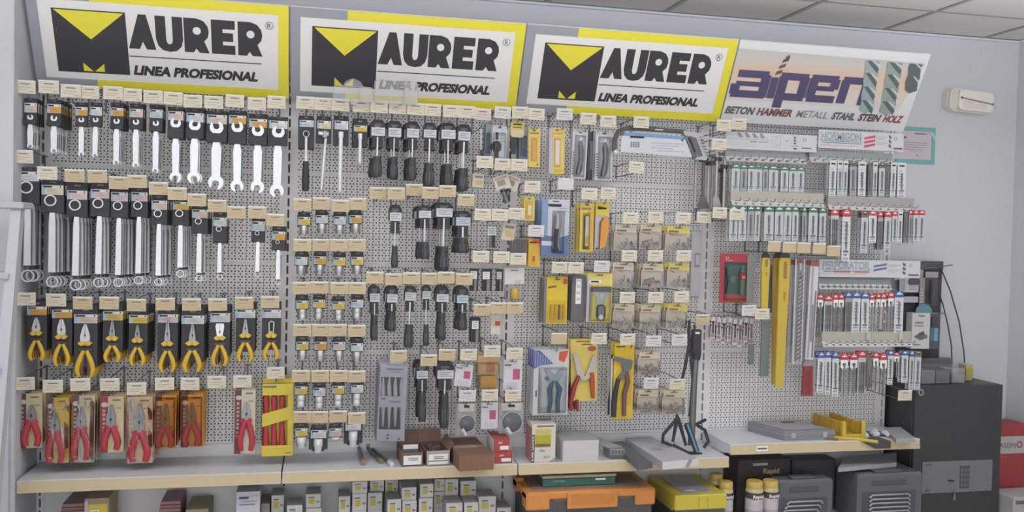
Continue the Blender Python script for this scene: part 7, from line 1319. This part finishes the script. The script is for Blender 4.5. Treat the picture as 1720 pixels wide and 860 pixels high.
b = MB(); b.add([(-w*.46, -.006, -h*.02), (-w*.36, -.004, -h*.02), (-w*.30, -.008, -h*.2), (-w*.42, -.005, -h*.34), (-w*.48, -.007, -h*.2)], [(0, 1, 2, 3, 4)], M(196, 196, 206, .2)); b.add([(w*.36, -.004, -h*.14), (w*.42, -.004, -h*.12), (w*.50, -.006, -h*.30), (w*.48, -.004, -h*.38)], [(0, 1, 2, 3)], M(150, 196, 196, .2)); obj('pale_patch', b, t); tag(t, 'teal-bordered certificate sheet taped on wall under drill sign', 'certificate')  # opaque pale patches over the left and right of the sheet
p, w, h = rect(1587, 151, 1662, 191, .03); t = thing('emergency_light', p); b = MB(); cr = M(206, 203, 194, .5); b.prism(rrect(-w/2, -h*.98, w/2, -h*.02, .035), -.02, .02, cr); b.prism(rrect(-w*.48, -h*.95, -w*.30, -h*.06, .03), -.034, -.02, M(198, 195, 186, .5)); obj('housing', b, t)
b = MB(); b.prism(rrect(-w*.30, -h*.92, w*.46, -h*.10, .02), -.045, -.02, M(216, 211, 204, .3)); b.prism(rrect(-w*.20, -h*.84, w*.32, -h*.52, .01), -.046, -.045, M(208, 199, 190, .4)); obj('diffuser', b, t); b = MB(); b.tube([(-w*.24, -.048, -h*.44), (w*.44, -.048, -h*.56)], .003, M(130, 124, 116, .4), 6); b.lathe([(.006, -.050), (.006, -.044)], DKSTEEL, 8, -w*.25, -h*.43, 'y'); b.lathe([(.006, -.050), (.006, -.044)], DKSTEEL, 8, w*.44, -h*.56, 'y'); obj('tube', b, t); t.rotation_euler = (0, .05, 0); tag(t, 'cream emergency light on the white wall right of signs', 'emergency light')

# white step ladder at the left edge
LM = M(172, 176, 184, .45); t0 = at(27, 345, -.55); t1 = at(5, 600, -.78); dv = (t1-t0)/(t0.z-t1.z); foot = t0+dv*t0.z; t = thing('step_ladder', (foot.x, foot.y, 0)); O = Vector((foot.x, foot.y, 0))
def rail(dx): 
    b = MB(); a, c = t0-O+Vector((dx, 0, 0)), foot-O+Vector((dx, 0, 0)); n = Vector((0, dv.y, -1)).normalized(); s = .017; d = .045
    vs = []
    for p in (c, a):
        for sx in (-s, s):
            for sy in (0, d): vs.append(p+Vector((sx, sy, 0)))
    b.add(vs, [(0, 2, 3, 1), (4, 5, 7, 6), (0, 4, 6, 2), (1, 3, 7, 5), (0, 1, 5, 4), (2, 6, 7, 3)], LM); return b
obj('rail', rail(0), t); obj('rail', rail(-.38), t)
for k, f in enumerate((0.0, .16, .36, .56, .76)):
    p = (t0-O).lerp(foot-O, f); b = MB(); b.box(p.x-.38, p.y-.02, p.z-.012, p.x+(.03 if k == 0 else 0), p.y+.10, p.z+.012, LM, .004); obj('step', b, t)
b = MB(); a = t0-O; 
b.tube([(a.x-.02, a.y+.06, a.z-.01), (a.x-.02+.0, min(.12, .10+0), .0)], .012, LM, 8) if False else b.tube([(a.x-.03, a.y+.08, a.z-.02), (a.x-.03, -.47-O.y, .012)], .012, LM, 8); obj('rear_leg', b, t); tag(t, 'white step ladder standing at the far left edge', 'step ladder')
